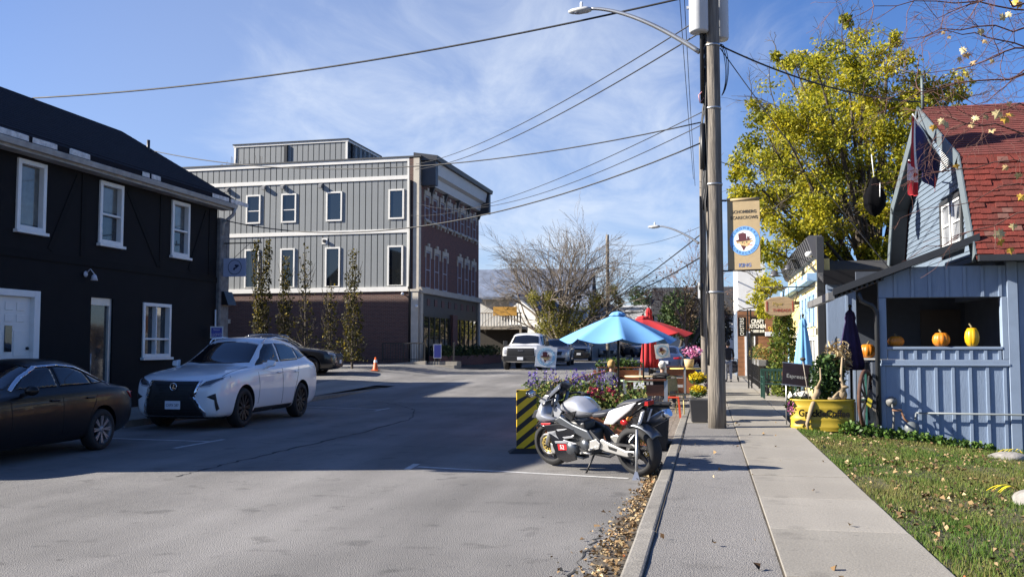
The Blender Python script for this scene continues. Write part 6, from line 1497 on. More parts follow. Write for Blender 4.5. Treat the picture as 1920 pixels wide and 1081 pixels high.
o = leaves('trailing_foliage', blob_pts(420, (1.62, 18.66, .52), (.2, .16, .2)), .07, darkleaf); tag(o, 'dark trailing foliage under the pink petunias', 'plant')
SB = thing('menu_board', 'tilted dark chalkboard with faint white lettering behind the trough', 'sign', (1.70, 19.3, .1), R(8))
mb = MB(); M = Matrix.Translation((0, 0, 1.0)) @ Matrix.Rotation(R(-12), 4, 'X') @ Matrix.Rotation(R(6), 4, 'Y')
mb.bx(-.27, -.015, -.21, .27, .015, .21); mb.v = [tuple(M @ Vector(v)) for v in mb.v]; b_ = mb.build('board', mat('chalkboard', (.02, .012, .014), .5, var=.4, vs_=3), SB); text('Espresso', .11, mat('chalk', (.4, .4, .38), .9, var=0), 'lettering', b_, M @ face_mat(0, -.018, -.04), .001)
mb = MB(); mb.bx(-.28, -.02, -.23, .28, .02, -.211); mb.bx(-.28, -.02, .211, .28, .02, .23); mb.v = [tuple(M @ Vector(v)) for v in mb.v]; mb.build('frame', steel, b_)
for s_ in (-.2, .2):
    mb = MB(); mb.tube([(s_, .05, 0), (s_, .0, 1.0)], .014, 6); mb.build('leg', steel, SB)
WC = thing('white_board', 'white curled paper scraps at the foot of the menu board', 'decoration', (1.75, 19.2, .1))
leaves('scrap', blob_pts(30, (1.74, 19.15, .68), (.2, .05, .12)), .16, mat_ramp('paper', [(0, (.5, .46, .38)), (1, (.75, .73, .68))], .8), WC)
# wagon wheel
WW = thing('wagon_wheel', 'old dark iron wagon wheel with rusty rim leaning by the blue porch', 'wheel', (2.86, 18.42, .12))
M = Matrix.Translation((0, 0, .56)) @ Matrix.Rotation(R(68), 4, 'Z') @ Matrix.Rotation(R(90), 4, 'X')
rust = mat('rusty_rim', (.07, .032, .02), .8, var=.4, vs_=8); 
mb = MB(); mb.lathe([(.50, -.03), (.55, -.03), (.55, .03), (.50, .03), (.50, -.03)], 44, M); mb.build('rim', rust, WW)
mb = MB(); mb.lathe([(.001, -.09), (.07, -.09), (.08, 0), (.07, .09), (.001, .09)], 14, M); mb.build('hub', blackm, WW)
for k in range(12):
    t = k*math.pi/6; mb = MB(); mb.beam(M @ Vector((.06*math.cos(t), .06*math.sin(t), 0)), M @ Vector((.5*math.cos(t), .5*math.sin(t), 0)), .028); mb.build('spoke', blackm if k % 3 else mat('spoke_green', (.03, .13, .10), .6), WW)
P = onY(1629, 755, 18.3); mb = MB(); mb.prism([(-.05, .0), (.03, -.04), (.06, .1), (-.01, .16)], lambda a, b, d: (P.x+a, 18.28+d, P.z+b-.05), 0, .01); tag(mb.build('yellow_tag', mat('tag_yellow', (.62, .5, .05), .5, var=0)), 'small yellow tag hanging on the wagon wheel', 'tag')
for i, (x, lab) in enumerate(((2.62, 'left'), (2.98, 'right'))):
    t_ = tag(MB().bx(x-.09, 18.62, .05, x+.09, 18.68, .62-.1*i).build('wood_plank', oldwood, None, bevel=.01), 'short upright plank %s behind the wagon wheel' % ('at the left' if i == 0 else 'at the right'), 'plank')
orange = mat('pumpkin_orange', (.52, .17, .008), .45, var=.14, vs_=4); yelp = mat('squash_yellow', (.62, .34, .006), .4, var=.1, vs_=4); stemm = mat('pumpkin_stem', (.16, .13, .06), .8)
def pumpkin(label, P, r, h, m, ribs=10):
    t = thing('pumpkin', label, 'pumpkin', P, random.uniform(0, 3), 'pumpkins on the porch counters')
    prof = [(.02, h*.93), (r*.25, h*.985), (r*.6, h*.96), (r*.9, h*.75), (r, h*.5), (r*.92, h*.25), (r*.65, h*.06), (r*.3, .0), (.01, .01)]
    mb = MB(); mb.lathe(prof, 60, fn=lambda a: 1-.07*abs(math.cos(ribs*a/2))**6); mb.build('shell', m, t)
    mb = MB(); mb.tube([(0, 0, h*.9), (.01, 0, h*1.05), (.05, .01, h*1.2)], [.026, .018, .014], 7); mb.build('stem', stemm, t)
def pk_(u, Y): q = onY(u, 650, Y); return q.x
pumpkin('round orange pumpkin in the middle of the porch counter', (pk_(1765, 18.56), 18.56, 1.656), .155, .26, orange)
pumpkin('tall yellow squash at the right of the porch counter', (pk_(1823, 18.56), 18.56, 1.656), .13, .35, yelp, 8)
pumpkin('shaded pumpkin at the left end of the porch counter', (pk_(1681, 18.64), 18.67, 1.656), .15, .2, orange)
pumpkin('large orange pumpkin on the low wall behind the downpipe', (onY(1627, 660, 20.6).x, 20.63, 1.421), .17, .29, orange)

# ------------------------------------------------------------------ patio on the road edge
DK = thing('patio_deck', 'low wooden patio deck built on the road beside the kerb', 'deck', (-1.8, 15, 0))
dkm = mat('deck_board', (.20, .165, .13), .8, var=.3, vs_=4, vscale=(4, .5, 1))
d0 = MB().bx(0, 0, .06, .135, 17.5, .11).build('deck_board', dkm, DK); d0.location = (-1.05, .7, 0)
for i in range(1, 16): share(d0, 'deck_board', DK, (-1.05+.142*i, .7, random.uniform(-.003, .003)))
MB().bx(-1.05, .72, 0, 1.2, 18.2, .058).build('frame', soil, DK)
def rail_panel(a, b, label, nb=3, h=.98, z0=.1, postm=steel):
    a, b = Vector(a), Vector(b); t = thing('patio_fence', label, 'fence', a); d = b-a
    for k in range(nb):
        z = z0+.12+k*(h-.12)/nb; mb = MB(); mb.beam(Vector((0, 0, z+.11)), d+Vector((0, 0, z+.11)), .03, .19 if nb < 4 else .12); mb.build('board', wood, t)
    for p in (Vector((0, 0, 0)), d): mb = MB(); mb.bx(p.x-.03, p.y-.03, .0, p.x+.03, p.y+.03, h+z0); mb.build('post', postm, t)
    mb = MB(); mb.beam(Vector((0, 0, h+z0)), d+Vector((0, 0, h+z0)), .08, .03); mb.build('cap', wood, t)
    return t
A, B = ond(1172, 760, 16.2), ond(1249, 760, 16.2)
f1 = rail_panel((A.x, A.y, 0), (B.x, B.y, 0), 'reddish brown board fence at the near end of the patio')
mb = MB(); q = ond(1198, 722, 16.12); mb.bx(q.x-.09, q.y-.02, q.z-.055, q.x+.09, q.y-.01, q.z+.055); n_ = tag(mb.build('notice', white), 'small white notice fixed to the near patio fence', 'notice')
for k in range(3): mb = MB(); mb.bx(q.x-.07, q.y-.022, q.z+.028-k*.028, q.x+.07, q.y-.0205, q.z+.032-k*.028); mb.build('print_line', mat('print_grey', (.4, .42, .45), .7, var=0), n_)
yy = 16.4
for i in range(5):
    rail_panel((-2.93, yy+i*3.0, 0), (-2.93, yy+i*3.0+2.9, 0), ['first', 'second', 'third', 'fourth', 'fifth'][i] + ' road side patio fence section counted from the striped board', 4, .85, postm=blackm)
A, B = ond(1120, 700, 27.5), ond(1200, 700, 27.5); rail_panel((A.x, A.y, 0), (B.x, B.y, 0), 'brown cross fence behind the green table, left of the closed red umbrella', 3, .95)
A, B = ond(1248, 700, 28.5), ond(1284, 700, 28.5); rail_panel((A.x, A.y, 0), (B.x, B.y, 0), 'brown cross fence behind the yellow chair, right of the closed red umbrella', 3, .95)
PB = thing('back_planter', 'wooden box of green plants along the cross fence', 'planter', ond(1160, 690, 28.2)); PB.location.z = 0
mb = MB(); mb.bx(-.75, -.18, .1, .75, .18, .95); mb.build('box', wood, PB)
leaves('plants', blob_pts(700, (PB.location.x, PB.location.y, 1.12), (.75, .2, .22)), .09, green, PB, kind='stuff')
# front planter bed of flowers
FP = thing('flower_planter', 'long wooden planter of salvia and roses at the head of the patio', 'planter', (-1.95, 15.35, 0))
for k in range(3): MB().bx(-.95, -.35, .05+k*.2, 1.0, -.31, .235+k*.2).build('board', wood, FP)
MB().bx(-.95, -.309, .05, 1.0, .35, .6).build('box', soil, FP)
def along(n, x0, x1, y, z, sx, sy, sz): 
    p = rng.normal(size=(n, 3))*np.array([sx, sy, sz]); p[:, 0] = x0+(x1-x0)*rng.random(n); p[:, 1] += y; p[:, 2] += z; return p
mixg = mat_ramp('flowerbed_leaves', [(0, (.04, .07, .015)), (.4, (.10, .16, .035)), (.75, (.20, .24, .06)), (1, (.34, .26, .11))], .6, .3)
o = leaves('bed_foliage', np.concatenate([along(5200, -2.95, -1.6, 15.35, .78, .1, .17, .14), along(4800, -2.2, -.98, 15.2, .66, .1, .16, .16), along(1500, -3.0, -2.5, 15.1, .68, .1, .12, .14)]), .056, mixg); tag(o, 'tangled green and tan foliage filling the flower planter', 'plants', kind='stuff')
n = 80; pts = []; 
for i in range(n):
    x = -2.95+1.45*rng.random()**1.3; y = 15.35+.14*rng.normal(); h = .93+.2*rng.random()
    for k in range(13): pts.append((x+.012*rng.normal()+.03*k/13*(i % 3-1), y+.012*rng.normal(), h-.02+k*.016))
o = leaves('salvia', np.array(pts), .034, mat_ramp('salvia_purple', [(0, (.06, .035, .20)), (.6, (.13, .09, .34)), (1, (.28, .22, .46))], .7, .2)); tag(o, 'purple salvia spikes rising over the flower planter', 'flowers', kind='stuff')
pts = []; rs_ = []
ros = mat_ramp('rose_petals', [(0, (.40, .02, .06)), (.5, (.60, .06, .13)), (1, (.70, .2, .25))], .5, .15)
for i, (u, v) in enumerate(((1103, 736), (1094, 746), (1086, 749), (1110, 738), (1129, 737), (1141, 729), (1150, 735), (1122, 744), (1133, 750), (1108, 728), (1164, 741), (1076, 752), (1118, 731), (1157, 752))):
    P = ond(u, v, 15.05); t_ = tag(leaves('rose', blob_pts(34, P, (.042, .035, .038)), .042, ros), 'pink red rose bloom in the flower planter', 'flower', 'rose blooms in the flower planter')
lightring = mat('pale_blue_print', (.30, .52, .66), .7, var=.05)
def emblem_sign(label, P, s, tilt, stake):
    t = thing('square_sign', label, 'sign', P); P = Vector(P)
    X = Vector((math.cos(YAW)*math.cos(tilt), math.sin(YAW)*math.cos(tilt), -math.sin(tilt))); N = Vector((math.sin(YAW), -math.cos(YAW), 0)); Z = N.cross(X); Z = Z if Z.z > 0 else -Z
    c = P + Vector((0, 0, stake+s/2))
    mb = MB(); mb.hull8([c+X*a*s/2+Z*b*s/2+N*d for d in (-.012, 0) for a, b in ((-1, -1), (1, -1), (1, 1), (-1, 1))]); b_ = mb.build('board', white, t, world=True)
    mb = MB(); mb.tube([P, c-N*.02], .01, 5); mb.build('stake', blackm, t, world=True)
    emblem(lambda a, z, d: c+X*a+Z*z+N*(d+.001), s*.43, b_, lightring)
q = ond(1024, 688, 15.5); emblem_sign('white square sign with a round hat emblem among the purple salvia', (q.x, q.y, .5), .345, R(6), q.z-.5)
q = ond(1242, 671, 27.5); emblem_sign('small white square sign with a round emblem beside the closed red umbrella', (q.x, q.y, .1), .42, R(-8), q.z-.1)
# striped hazard board
HB = thing('hazard_board', 'yellow and black striped hazard board on a low black foot', 'sign', (-2.82, 14.5, 0), YAW+R(4))
w_, h_ = .30, .92
mb = MB(); mb.bx(-.15, -.01, .06, .17, .012, .98); hb = mb.build('board', mat('hazard_yellow', (.72, .46, .01), .4, var=.05), HB, bevel=.008)
for k in range(6):
    z = -.12+k*.21; poly = [(-.15, z), (.17, z+.26), (.17, z+.355), (-.15, z+.095)]; cl = [(a, min(max(b, .065), .975)) for a, b in poly]
    if k == 0: cl = [(.0, .065), (.17, .14), (.17, .235), (-.04, .065)]
    if k == 5: cl = [(-.15, .93), (-.09, .975), (-.13, .975)] if False else [(-.15, .93), (-.095, .975), (-.15, .975)]
    mb = MB(); mb.prism(cl, lambda a, b, d: (a, d, b), -.0125, -.0105); mb.build('stripe', blacktrim, hb)
mb = MB(); mb.hull8([(-.28, -.2, 0), (.28, -.2, 0), (.28, .2, 0), (-.28, .2, 0), (-.2, -.1, .06), (.2, -.1, .06), (.2, .1, .06), (-.2, .1, .06)]); mb.build('foot', rubber, HB, bevel=.01)
# open umbrellas
def umbrella(label, P, zr_, zt_, r, m, n=8, rot=0.0, dark=None):
    t = thing('open_umbrella', label, 'umbrella', P, rot, 'open patio umbrellas'); zr_ -= P[2]; zt_ -= P[2]
    mb = MB(); mb.tube([(0, 0, 0), (0, 0, zt_+.05)], .025, 10); mb.build('pole', blackm, t)
    mb = MB(); mb.lathe([(.001, 0), (.24, 0), (.24, .03), (.05, .07), (.03, .3)], 20); mb.build('base', blackm, t)
    M_, K = 8, 10; mb = MB(); vs = []; fs = []
    for sd in (0, 1):
        o = len(vs)
        for s in range(n*K):
            a = 2*math.pi*s/(n*K); f = (s % K)/K; cr = math.cos(math.pi/n)/math.cos((f-.5)*2*math.pi/n)
            for i in range(M_+1):
                q = i/M_; rr = .06+(r-.06)*q; sagr = cr*(1-.03*math.sin(math.pi*f)*q)+(1-cr)*(1-q)*.2; zz = zt_-.02-(zt_-zr_-.02)*(q**1.12) - .075*math.sin(math.pi*f)*q*q*r
                vs.append((rr*sagr*math.cos(a), rr*sagr*math.sin(a), zz-.006*sd))
        for s in range(n*K):
            for i in range(M_): fs.append((o+s*(M_+1)+i, o+((s+1) % (n*K))*(M_+1)+i, o+((s+1) % (n*K))*(M_+1)+i+1, o+s*(M_+1)+i+1))
    mb.add(vs, fs, 0, True); mb.build('canopy', m, t)
    mb = MB(); mb.lathe([(.02, zt_+.06), (.13, zt_+.03), (.2, zt_-.04), (.19, zt_-.05)], n*4, fn=lambda a: 1+.06*math.cos(n*a)); mb.build('vent', m, t)
    mb = MB(); mb.ball((0, 0, zt_+.09), .035, 8, 5); mb.build('finial', blackm, t)
    for k in range(n):
        a = 2*math.pi*k/n; mb = MB(); mb.beam((.03*math.cos(a), .03*math.sin(a), zt_-.04), (r*math.cos(a), r*math.sin(a), zr_-.012), .014, .02); mb.build('rib', blackm, t)
    return t
P = ond(1159, 650, 21.8); umbrella('sky blue market umbrella open over the patio', (P.x, P.y, .1), ond(1159, 634, 21.8).z-.02, ond(1159, 588, 21.8).z, 1.37, mat('sky_canopy', (.14, .35, .66), .85, var=.05, vs_=2), 8, R(9))
P = ond(1206, 650, 25.6); umbrella('red umbrella open behind the blue one', (P.x, P.y, .1), ond(1206, 624, 25.6).z, ond(1206, 594, 25.6).z-.02, 1.35, redc, 8, R(2))
P = ond(1217, 650, 29.5); closed_umbrella('tall closed red umbrella between the cross fences', (P.x, P.y, .1), ond(1219, 578, 29.5).z-.1, 1.86, .27, redc)
# tables, chairs
def table(label, P, r, h, m):
    t = thing('patio_table', label, 'table', P); mb = MB(); mb.lathe([(.001, h-.03), (r, h-.03), (r, h), (.001, h)], 32); mb.build('tabletop', m, t); mb = MB(); mb.tube([(0, 0, 0), (0, 0, h-.03)], .03, 8); mb.lathe([(.001, 0), (r*.55, 0), (r*.5, .03), (.04, .06)], 20); mb.build('pedestal', blackm, t); return t
P = ond(1197, 712, 24.6); table('pale green round patio table under the red umbrella', (P.x, P.y, .1), .55, .68, mat('table_green', (.30, .40, .26), .5, var=.08))
P = ond(1210, 703, 27.0); table('cream round table behind the pale green one', (P.x, P.y, .1), .6, .72, mat('table_cream', (.60, .50, .30), .5, var=.08))
P = ond(1285, 688, 30.5); table('bright yellow table beside the pink flower pot', (P.x, P.y, .1), .5, .86, mat('table_yellow', (.68, .55, .15), .5, var=.05))
ychair = mat('chair_yellow', (.62, .50, .18), .5, var=.1)
def bistro(label, P, rz, m, weave):
    t = thing('bistro_chair', label, 'chair', P, rz, 'bistro chairs on the patio')
    for sx in (-.2, .2):
        mb = MB(); mb.tube([(sx, -.22, 0), (sx*.95, -.19, .45)], .013, 6); mb.build('leg', m, t); mb = MB(); mb.tube([(sx*1.05, .26, 0), (sx*.95, .18, .45), (sx*.95, .24, .84)], .013, 6); mb.build('leg', m, t)
    MB().bx(-.21, -.21, .44, .21, .2, .465).build('seat', weave, t, bevel=.01); mb = MB(); mb.hull8([(-.19, .19, .52), (.19, .19, .52), (.19, .2, .52), (-.19, .2, .52), (-.19, .24, .82), (.19, .24, .82), (.19, .25, .82), (-.19, .25, .82)]); mb.build('backrest', weave, t)
    mb = MB(); mb.tube([(-.19, .24, .84), (0, .25, .87), (.19, .24, .84)], .014, 6); mb.build('top_rail', m, t); return t
weave = mat('chair_weave', (.42, .34, .16), .8, var=.25, vs_=20)
P = ond(1276, 750, 21.6); bistro('yellow bistro chair with woven back right of the seated woman', (P.x, P.y, .11), R(60), ychair, weave)
P = ond(1246, 760, 22.6); bistro('dark chair the white haired woman sits on', (P.x, P.y, .11), R(160), blackm, blackm)
P = ond(1262, 765, 20.6); RS = thing('red_stool', 'small orange red metal stool on the patio', 'stool', (P.x, P.y, .11)); redst = mat('stool_red', (.55, .06, .02), .4, var=.05)
MB().bx(-.14, -.14, .42, .14, .14, .45).build('seat', redst, RS, bevel=.01)
for sx in (-.12, .12):
    for sy in (-.12, .12): mb = MB(); mb.beam((sx*1.3, sy*1.3, 0), (sx, sy, .42), .035); mb.build('leg', redst, RS)
P = ond(1150, 715, 23.5); bistro('dark chair behind the straw haired figure', (P.x, P.y, .11), R(150), blackm, blackm)
# planters by the pole
def box_planter(label, P, w, h, m):
    t = thing('square_planter', label, 'planter', P, R(3)); mb = MB(); mb.hull8([(-w*.4, -w*.4, 0), (w*.4, -w*.4, 0), (w*.4, w*.4, 0), (-w*.4, w*.4, 0), (-w/2, -w/2, h), (w/2, -w/2, h), (w/2, w/2, h), (-w/2, w/2, h)]); mb.build('box', m, t, bevel=.012); return t
box_planter('dark square planter holding yellow mums beside the pole', (-.20, 19.7, .12), .40, .46, mat('planter_dark', (.035, .035, .037), .6, var=.1))
mum = mat_ramp('mum_petals', [(0, (.50, .34, .005)), (.5, (.72, .52, .01)), (1, (.80, .66, .05))], .6, .2)
for k, (u, v, lab) in enumerate(((1308, 708, 'upper'), (1310, 732, 'lower'))):
    P = ond(u, v, 19.6); t_ = thing('yellow_mums', lab + ' mound of bright yellow mums in the dark square planter', 'flowers', P)
    leaves('foliage', blob_pts(400, P-Vector((0, 0, .04)), (.19, .17, .10)), .05, green, t_); leaves('blooms', blob_pts(420, P+Vector((0, -.03, .03)), (.20, .18, .10)), .045, mum, t_)
o = leaves('asters', blob_pts(80, ond(1326, 720, 19.6), (.06, .06, .12)), .04, mat_ramp('mauve', [(0, (.2, .1, .25)), (1, (.4, .3, .42))], .7)); tag(o, 'mauve asters at the right of the yellow mums', 'flowers')
P = ond(1232, 800, 15.0); BNn = thing('black_bin', 'black tapered plastic bin at the kerb behind the motorcycle', 'bin', (-.86, 15.3, 0)); mb = MB(); mb.hull8([(-.19, -.19, 0), (.19, -.19, 0), (.19, .19, 0), (-.19, .19, 0), (-.24, -.24, .72), (.24, -.24, .72), (.24, .24, .72), (-.24, .24, .72)]); mb.build('body', rubber, BNn, bevel=.03, seg=2); mb = MB(); mb.bx(-.26, -.26, .721, .26, .26, .76); mb.build('lid', rubber, BNn, bevel=.015, seg=2)
PT = ond(1292, 668, 31); t_ = thing('flower_pot', 'tan pot of pink flowers on the far patio', 'planter', (PT.x, PT.y, .95)); mb = MB(); mb.lathe([(.001, 0), (.13, 0), (.17, .3), (.15, .3)], 18); mb.build('pot', mat('tan_pot', (.5, .36, .2), .7), t_)
leaves('flowers', blob_pts(160, (PT.x+.1, PT.y, 1.5), (.36, .25, .2)), .09, pinkl, t_)
mb = MB(); mb.bx(-.2, -.2, 0, .2, .2, .84); q = tag(mb.build('plinth', wood), 'brown wooden stand under the tan flower pot', 'stand'); q.location = (PT.x, PT.y, .1)
SK = thing('marker_stake', 'thin grey metal stake standing in the gutter behind the motorcycle', 'post', (-.9, 11.84, 0)); mb = MB(); mb.tube([(0, 0, .02), (.01, .02, .62)], .016, 8); mb.build('rod', steel, SK); mb = MB(); mb.hull8([(-.05, -.05, 0), (.05, -.05, 0), (.05, .05, 0), (-.05, .05, 0), (-.015, -.015, .1), (.015, -.015, .1), (.015, .015, .1), (-.015, .015, .1)]); mb.build('foot', steel, SK)
P = gpt(704, 697, 42); CO = thing('traffic_cone', 'orange traffic cone with a pale collar by the ramp wall', 'cone', (P.x, P.y, P.z)); mb = MB(); mb.bx(-.17, -.17, 0, .17, .17, .03); mb.build('foot', mat('cone_orange', (.62, .10, .01), .5, var=.05), CO); mb = MB(); mb.lathe([(.13, .03), (.035, .6), (.001, .6)], 18); mb.build('cone', MATS['cone_orange'], CO); mb = MB(); mb.lathe([(.083, .36), (.0635, .48)], 18); mb.build('collar', white, CO)
# ------------------------------------------------------------------ trees
def grow(seed, base, dirv, length, r0, depth, spread=.5, shrink=.72, kids=(2, 4), droop=0.0, wob=.12, first=.45):
    """recursive limbs: list of (points, radii, level) and the outer twig points"""
    rn = random.Random(seed); segs = []; tips = []
    def br(p, d, L_, r, lv):
        n = 5 if lv < 3 else 4; pts = [p.copy()]; q = p.copy(); dd = d.copy()
        for i in range(n):
            dd = (dd + Vector((rn.gauss(0, wob), rn.gauss(0, wob), rn.gauss(0, wob*.6)-droop*lv*.02))).normalized(); q = q + dd*L_/n; pts.append(q.copy())
        segs.append((pts, [r*(1-.5*i/n) for i in range(n+1)], lv))
        if lv >= depth-2: tips.extend(pts[1:])
        if lv >= depth: return
        for k in range(rn.randint(*kids)):
            t = rn.uniform(first, 1.0) if k else 1.0
            idx = min(n, max(1, int(t*n+.5))); a = rn.uniform(0, 6.283); sp = spread*rn.uniform(.55, 1.3)
            u = dd.cross(Vector((0, 0, 1))); u = u.normalized() if u.length > .05 else Vector((1, 0, 0)); w2 = dd.cross(u)
            nd = (dd*math.cos(sp) + (u*math.cos(a)+w2*math.sin(a))*math.sin(sp)).normalized()
            br(pts[idx], nd, L_*shrink*rn.uniform(.75, 1.2), r*(.5 if k else .5)*rn.uniform(.8, 1.1)+.0, lv+1)
    br(Vector(base), Vector(dirv).normalized(), length, r0, 0)
    return segs, tips
def limbs(name, segs, m, parent, lo=0, hi=99, rmin=.006):
    mb = MB()
    for pts, rs, lv in segs:
        if lo <= lv <= hi: mb.tube(pts, [max(r, rmin) for r in rs], 10 if lv == 0 else 7 if lv < 2 else 4 if lv < 4 else 3, caps=False)
    return mb.build(name, m, parent, world=True)
def at_(u, v, dep): return ond(u, v, dep)
# the yellow green tree behind the shops
yl = mat_ramp('yellow_leaves', [(0, (.08, .10, .012)), (.3, (.23, .245, .018)), (.65, (.42, .38, .024)), (1, (.60, .50, .03))], .55, .45)
YT = thing('yellow_tree', 'large yellow green autumn tree behind the yellow shop', 'tree', at_(1645, 500, 30))
YT.location.z = .0; bx_, by_ = YT.location.x, YT.location.y
cr = random.Random(11)
# crown masses read from the outline of the tree: (u, v, radius px)
masses = [(1585, 95, 42), (1665, 110, 40), (1620, 150, 60), (1545, 160, 55), (1490, 120, 32), (1690, 190, 60), (1760, 180, 55), (1800, 185, 26), (1600, 220, 70), (1510, 220, 60), (1455, 215, 45), (1415, 205, 26), (1660, 260, 60), (1560, 290, 70), (1475, 280, 60), (1410, 290, 40), (1388, 318, 22), (1640, 330, 60), (1700, 300, 50), (1540, 350, 65), (1455, 345, 55), (1400, 360, 35), (1590, 400, 55), (1510, 410, 55), (1440, 400, 40), (1660, 400, 45), (1560, 450, 45), (1480, 450, 42), (1630, 460, 40), (1445, 470, 35), (1440, 540, 30), (1425, 575, 26), (1590, 40, 16), (1670, 70, 18), (1530, 125, 26), (1455, 100, 12)]
P_ = []; R_ = []
segs = []; base = Vector((bx_, by_, 0))
segs.append(([base, base+Vector((0, 0, 1.6)), base+Vector((-.05, 0, 3.0))], [.34, .29, .26], 0))
fork = base+Vector((-.05, 0, 3.0))
for i, (u, v, r) in enumerate(masses):
    dep = 30 + cr.uniform(-2.6, 2.6); c = at_(u, v, dep); rad = r*dep/FPX
    n = int(140 + 4300*(rad**2)*.62)
    sub = max(3, int(rad*7))
    for k in range(sub):
        a = blob_pts(1, c, (rad*.85, rad*1.1, rad*.8))[0]; m_ = max(10, n//sub)
        P_.append(blob_pts(m_, a, (rad*.48+.1, rad*.48+.1, rad*.36+.08)) - np.array([0, 0, .05])); R_.append((.52 + .25*rng.normal(size=m_) + .14*cr.gauss(0, 1)).clip(0, 1))
    # a limb out to every mass
    mid = fork.lerp(c, .45) + Vector((cr.gauss(0, .25), cr.gauss(0, .2), .25)); pts = [fork.lerp(mid, t)*(1-t) + mid.lerp(c, t)*t for t in [j/7 for j in range(8)]]
    r0 = .05+.05*cr.random(); segs.append((pts, [r0*(1.5-1.25*j/7) for j in range(8)], 1))
    for k in range(4):
        s_, _ = grow(i*10+k, pts[4+k % 4], (c-fork).normalized()+Vector((cr.gauss(0, .7), cr.gauss(0, .6), cr.gauss(.2, .4))), rad*1.2+.25, .022, 2, .6, .6)
        segs += [(a, b, l+2) for a, b, l in s_]
for (dx, dz, rr) in ((-.5, 4.6, .16), (.35, 5.0, .17), (.8, 4.4, .13), (-.1, 5.4, .13)): segs.append(([fork, fork.lerp(base+Vector((dx, .2, dz)), .5)+Vector((0, 0, .1)), base+Vector((dx, .2, dz)), base+Vector((dx*1.8, .2, dz+1.6))], [.2, rr, rr*.8, rr*.4], 0))
s2 = base+Vector((.85, .3, 0)); segs.append(([s2, s2+Vector((.15, 0, 1.6)), s2+Vector((.5, 0, 2.8)), s2+Vector((.55, 0, 4.2))], [.2, .18, .15, .1], 0))
for k in range(420):      # looser foliage between the masses
    a, b = cr.sample(masses, 2)
    if math.hypot(a[0]-b[0], a[1]-b[1]) > 170: continue
    q = cr.uniform(.3, .7); c = at_(a[0]*(1-q)+b[0]*q, a[1]*(1-q)+b[1]*q, 30+cr.uniform(-3, 3)); m_ = 60
    P_.append(blob_pts(m_, c, (.42, .42, .32))); R_.append((.5+.25*rng.normal(size=m_)).clip(0, 1))
limbs('trunk', segs, barkm, YT, 0, 1); limbs('branches', segs, barkm, YT, 2, 9)
leaves('crown', np.concatenate(P_), .108, yl, YT, rnd=np.concatenate(R_), aspect=.5)
# slim columnar trees before the brick wall
coll = mat_ramp('columnar_leaves', [(0, (.018, .022, .006)), (.5, (.055, .05, .009)), (.88, (.15, .115, .014)), (1, (.3, .22, .02))], .6, .35)
for i, (u, vt, vb, dep, dens, w_, lab) in enumerate(((488, 448, 676, 44, 2.4, .58, 'dense dark columnar tree nearest the black building'), (533, 478, 678, 44.5, 1.6, .5, 'second columnar tree from the black building'), (572, 455, 680, 45, .7, .6, 'sparse columnar tree with bare top before the brick wall'), (618, 530, 682, 45.5, .7, .55, 'thin short columnar tree before the brick wall'), (660, 465, 690, 43.5, 2.0, .58, 'yellow tipped columnar tree nearest the orange cone'))):
    B = gpt(u, vb, dep); T = ond(u, vt, dep); H = T.z-B.z
    t = thing('columnar_tree', lab, 'tree', B, 0, 'columnar trees before the brick wall'); sg = []
    for k in range(2 if i < 1 else 1):
        lean = Vector(((k-.5)*.55 if i < 1 else 0, 0, 0)); sg.append(([B, B+Vector((0, 0, H*.3))+lean*.4, T-Vector((-.12*(i-2), 0, .1+.12*k))+lean], [.06, .04, .008], 0))
    for k in range(34):
        z = .25+H*.72*random.random(); a = random.uniform(0, 6.28); p = B+Vector((0, 0, z)); q = p+Vector((math.cos(a)*w_*.8, math.sin(a)*w_*.8, random.uniform(.6, 1.1))); sg.append(([p, p.lerp(q, .5)+Vector((math.cos(a)*.08, math.sin(a)*.08, -.05)), q], [.018, .012, .005], 1))
    limbs('trunk', sg, barkm, t)
    n = int(1500*dens); zz = .35+(H-.4)*rng.random(n); aa = rng.random(n)*6.283; rr = w_*np.sqrt(rng.random(n))*(1.1-.75*zz/H)*(1+.35*np.sin(zz*6+aa*2)); k2 = rng.random(n) > .8*(zz/H)**2*(1 if i else .3)
    if i == 0: lx_ = (np.arange(n) % 2-.5)*.62*zz/H; rr = rr*.72
    else: lx_ = 0
    leaves('crown', np.stack([B.x+lx_+rr*np.cos(aa), B.y+rr*np.sin(aa), B.z+zz], 1)[k2], .105, coll, t, rnd=(.45+.28*rng.normal(size=n)+.25*(zz/H-.5)).clip(0, 1)[k2])
# the big leafless tree down the street
graybark = mat('grey_bark', (.17, .14, .11), .9, var=.25, vs_=5)
B = gpt(1052, 640, 72); BT = thing('bare_tree', 'big spreading leafless tree at the end of the street', 'tree', B)
sg = []; rn = random.Random(21)
for k in range(19):
    a = -1.3+2.6*k/18; s_, tp = grow(100+k, B+Vector((rn.uniform(-.3, .3), 0, 1.0)), (math.sin(a)*.95, rn.uniform(-.35, .35), math.cos(a)*.9+.45), 3.7*(1.0-.1*abs(a)), .17, 5, .42, .72, (2, 4), droop=.25, wob=.11, first=.3); sg += s_
sg.append(([B, B+Vector((0, 0, 1.3))], [.45, .36], 0))
limbs('trunk', sg, graybark, BT, 0, 2, .02); limbs('twigs', sg, graybark, BT, 3, 9, .009)
wil = mat_ramp('willow_leaves', [(0, (.09, .10, .02)), (.5, (.22, .21, .04)), (1, (.40, .34, .06))], .6, .4)
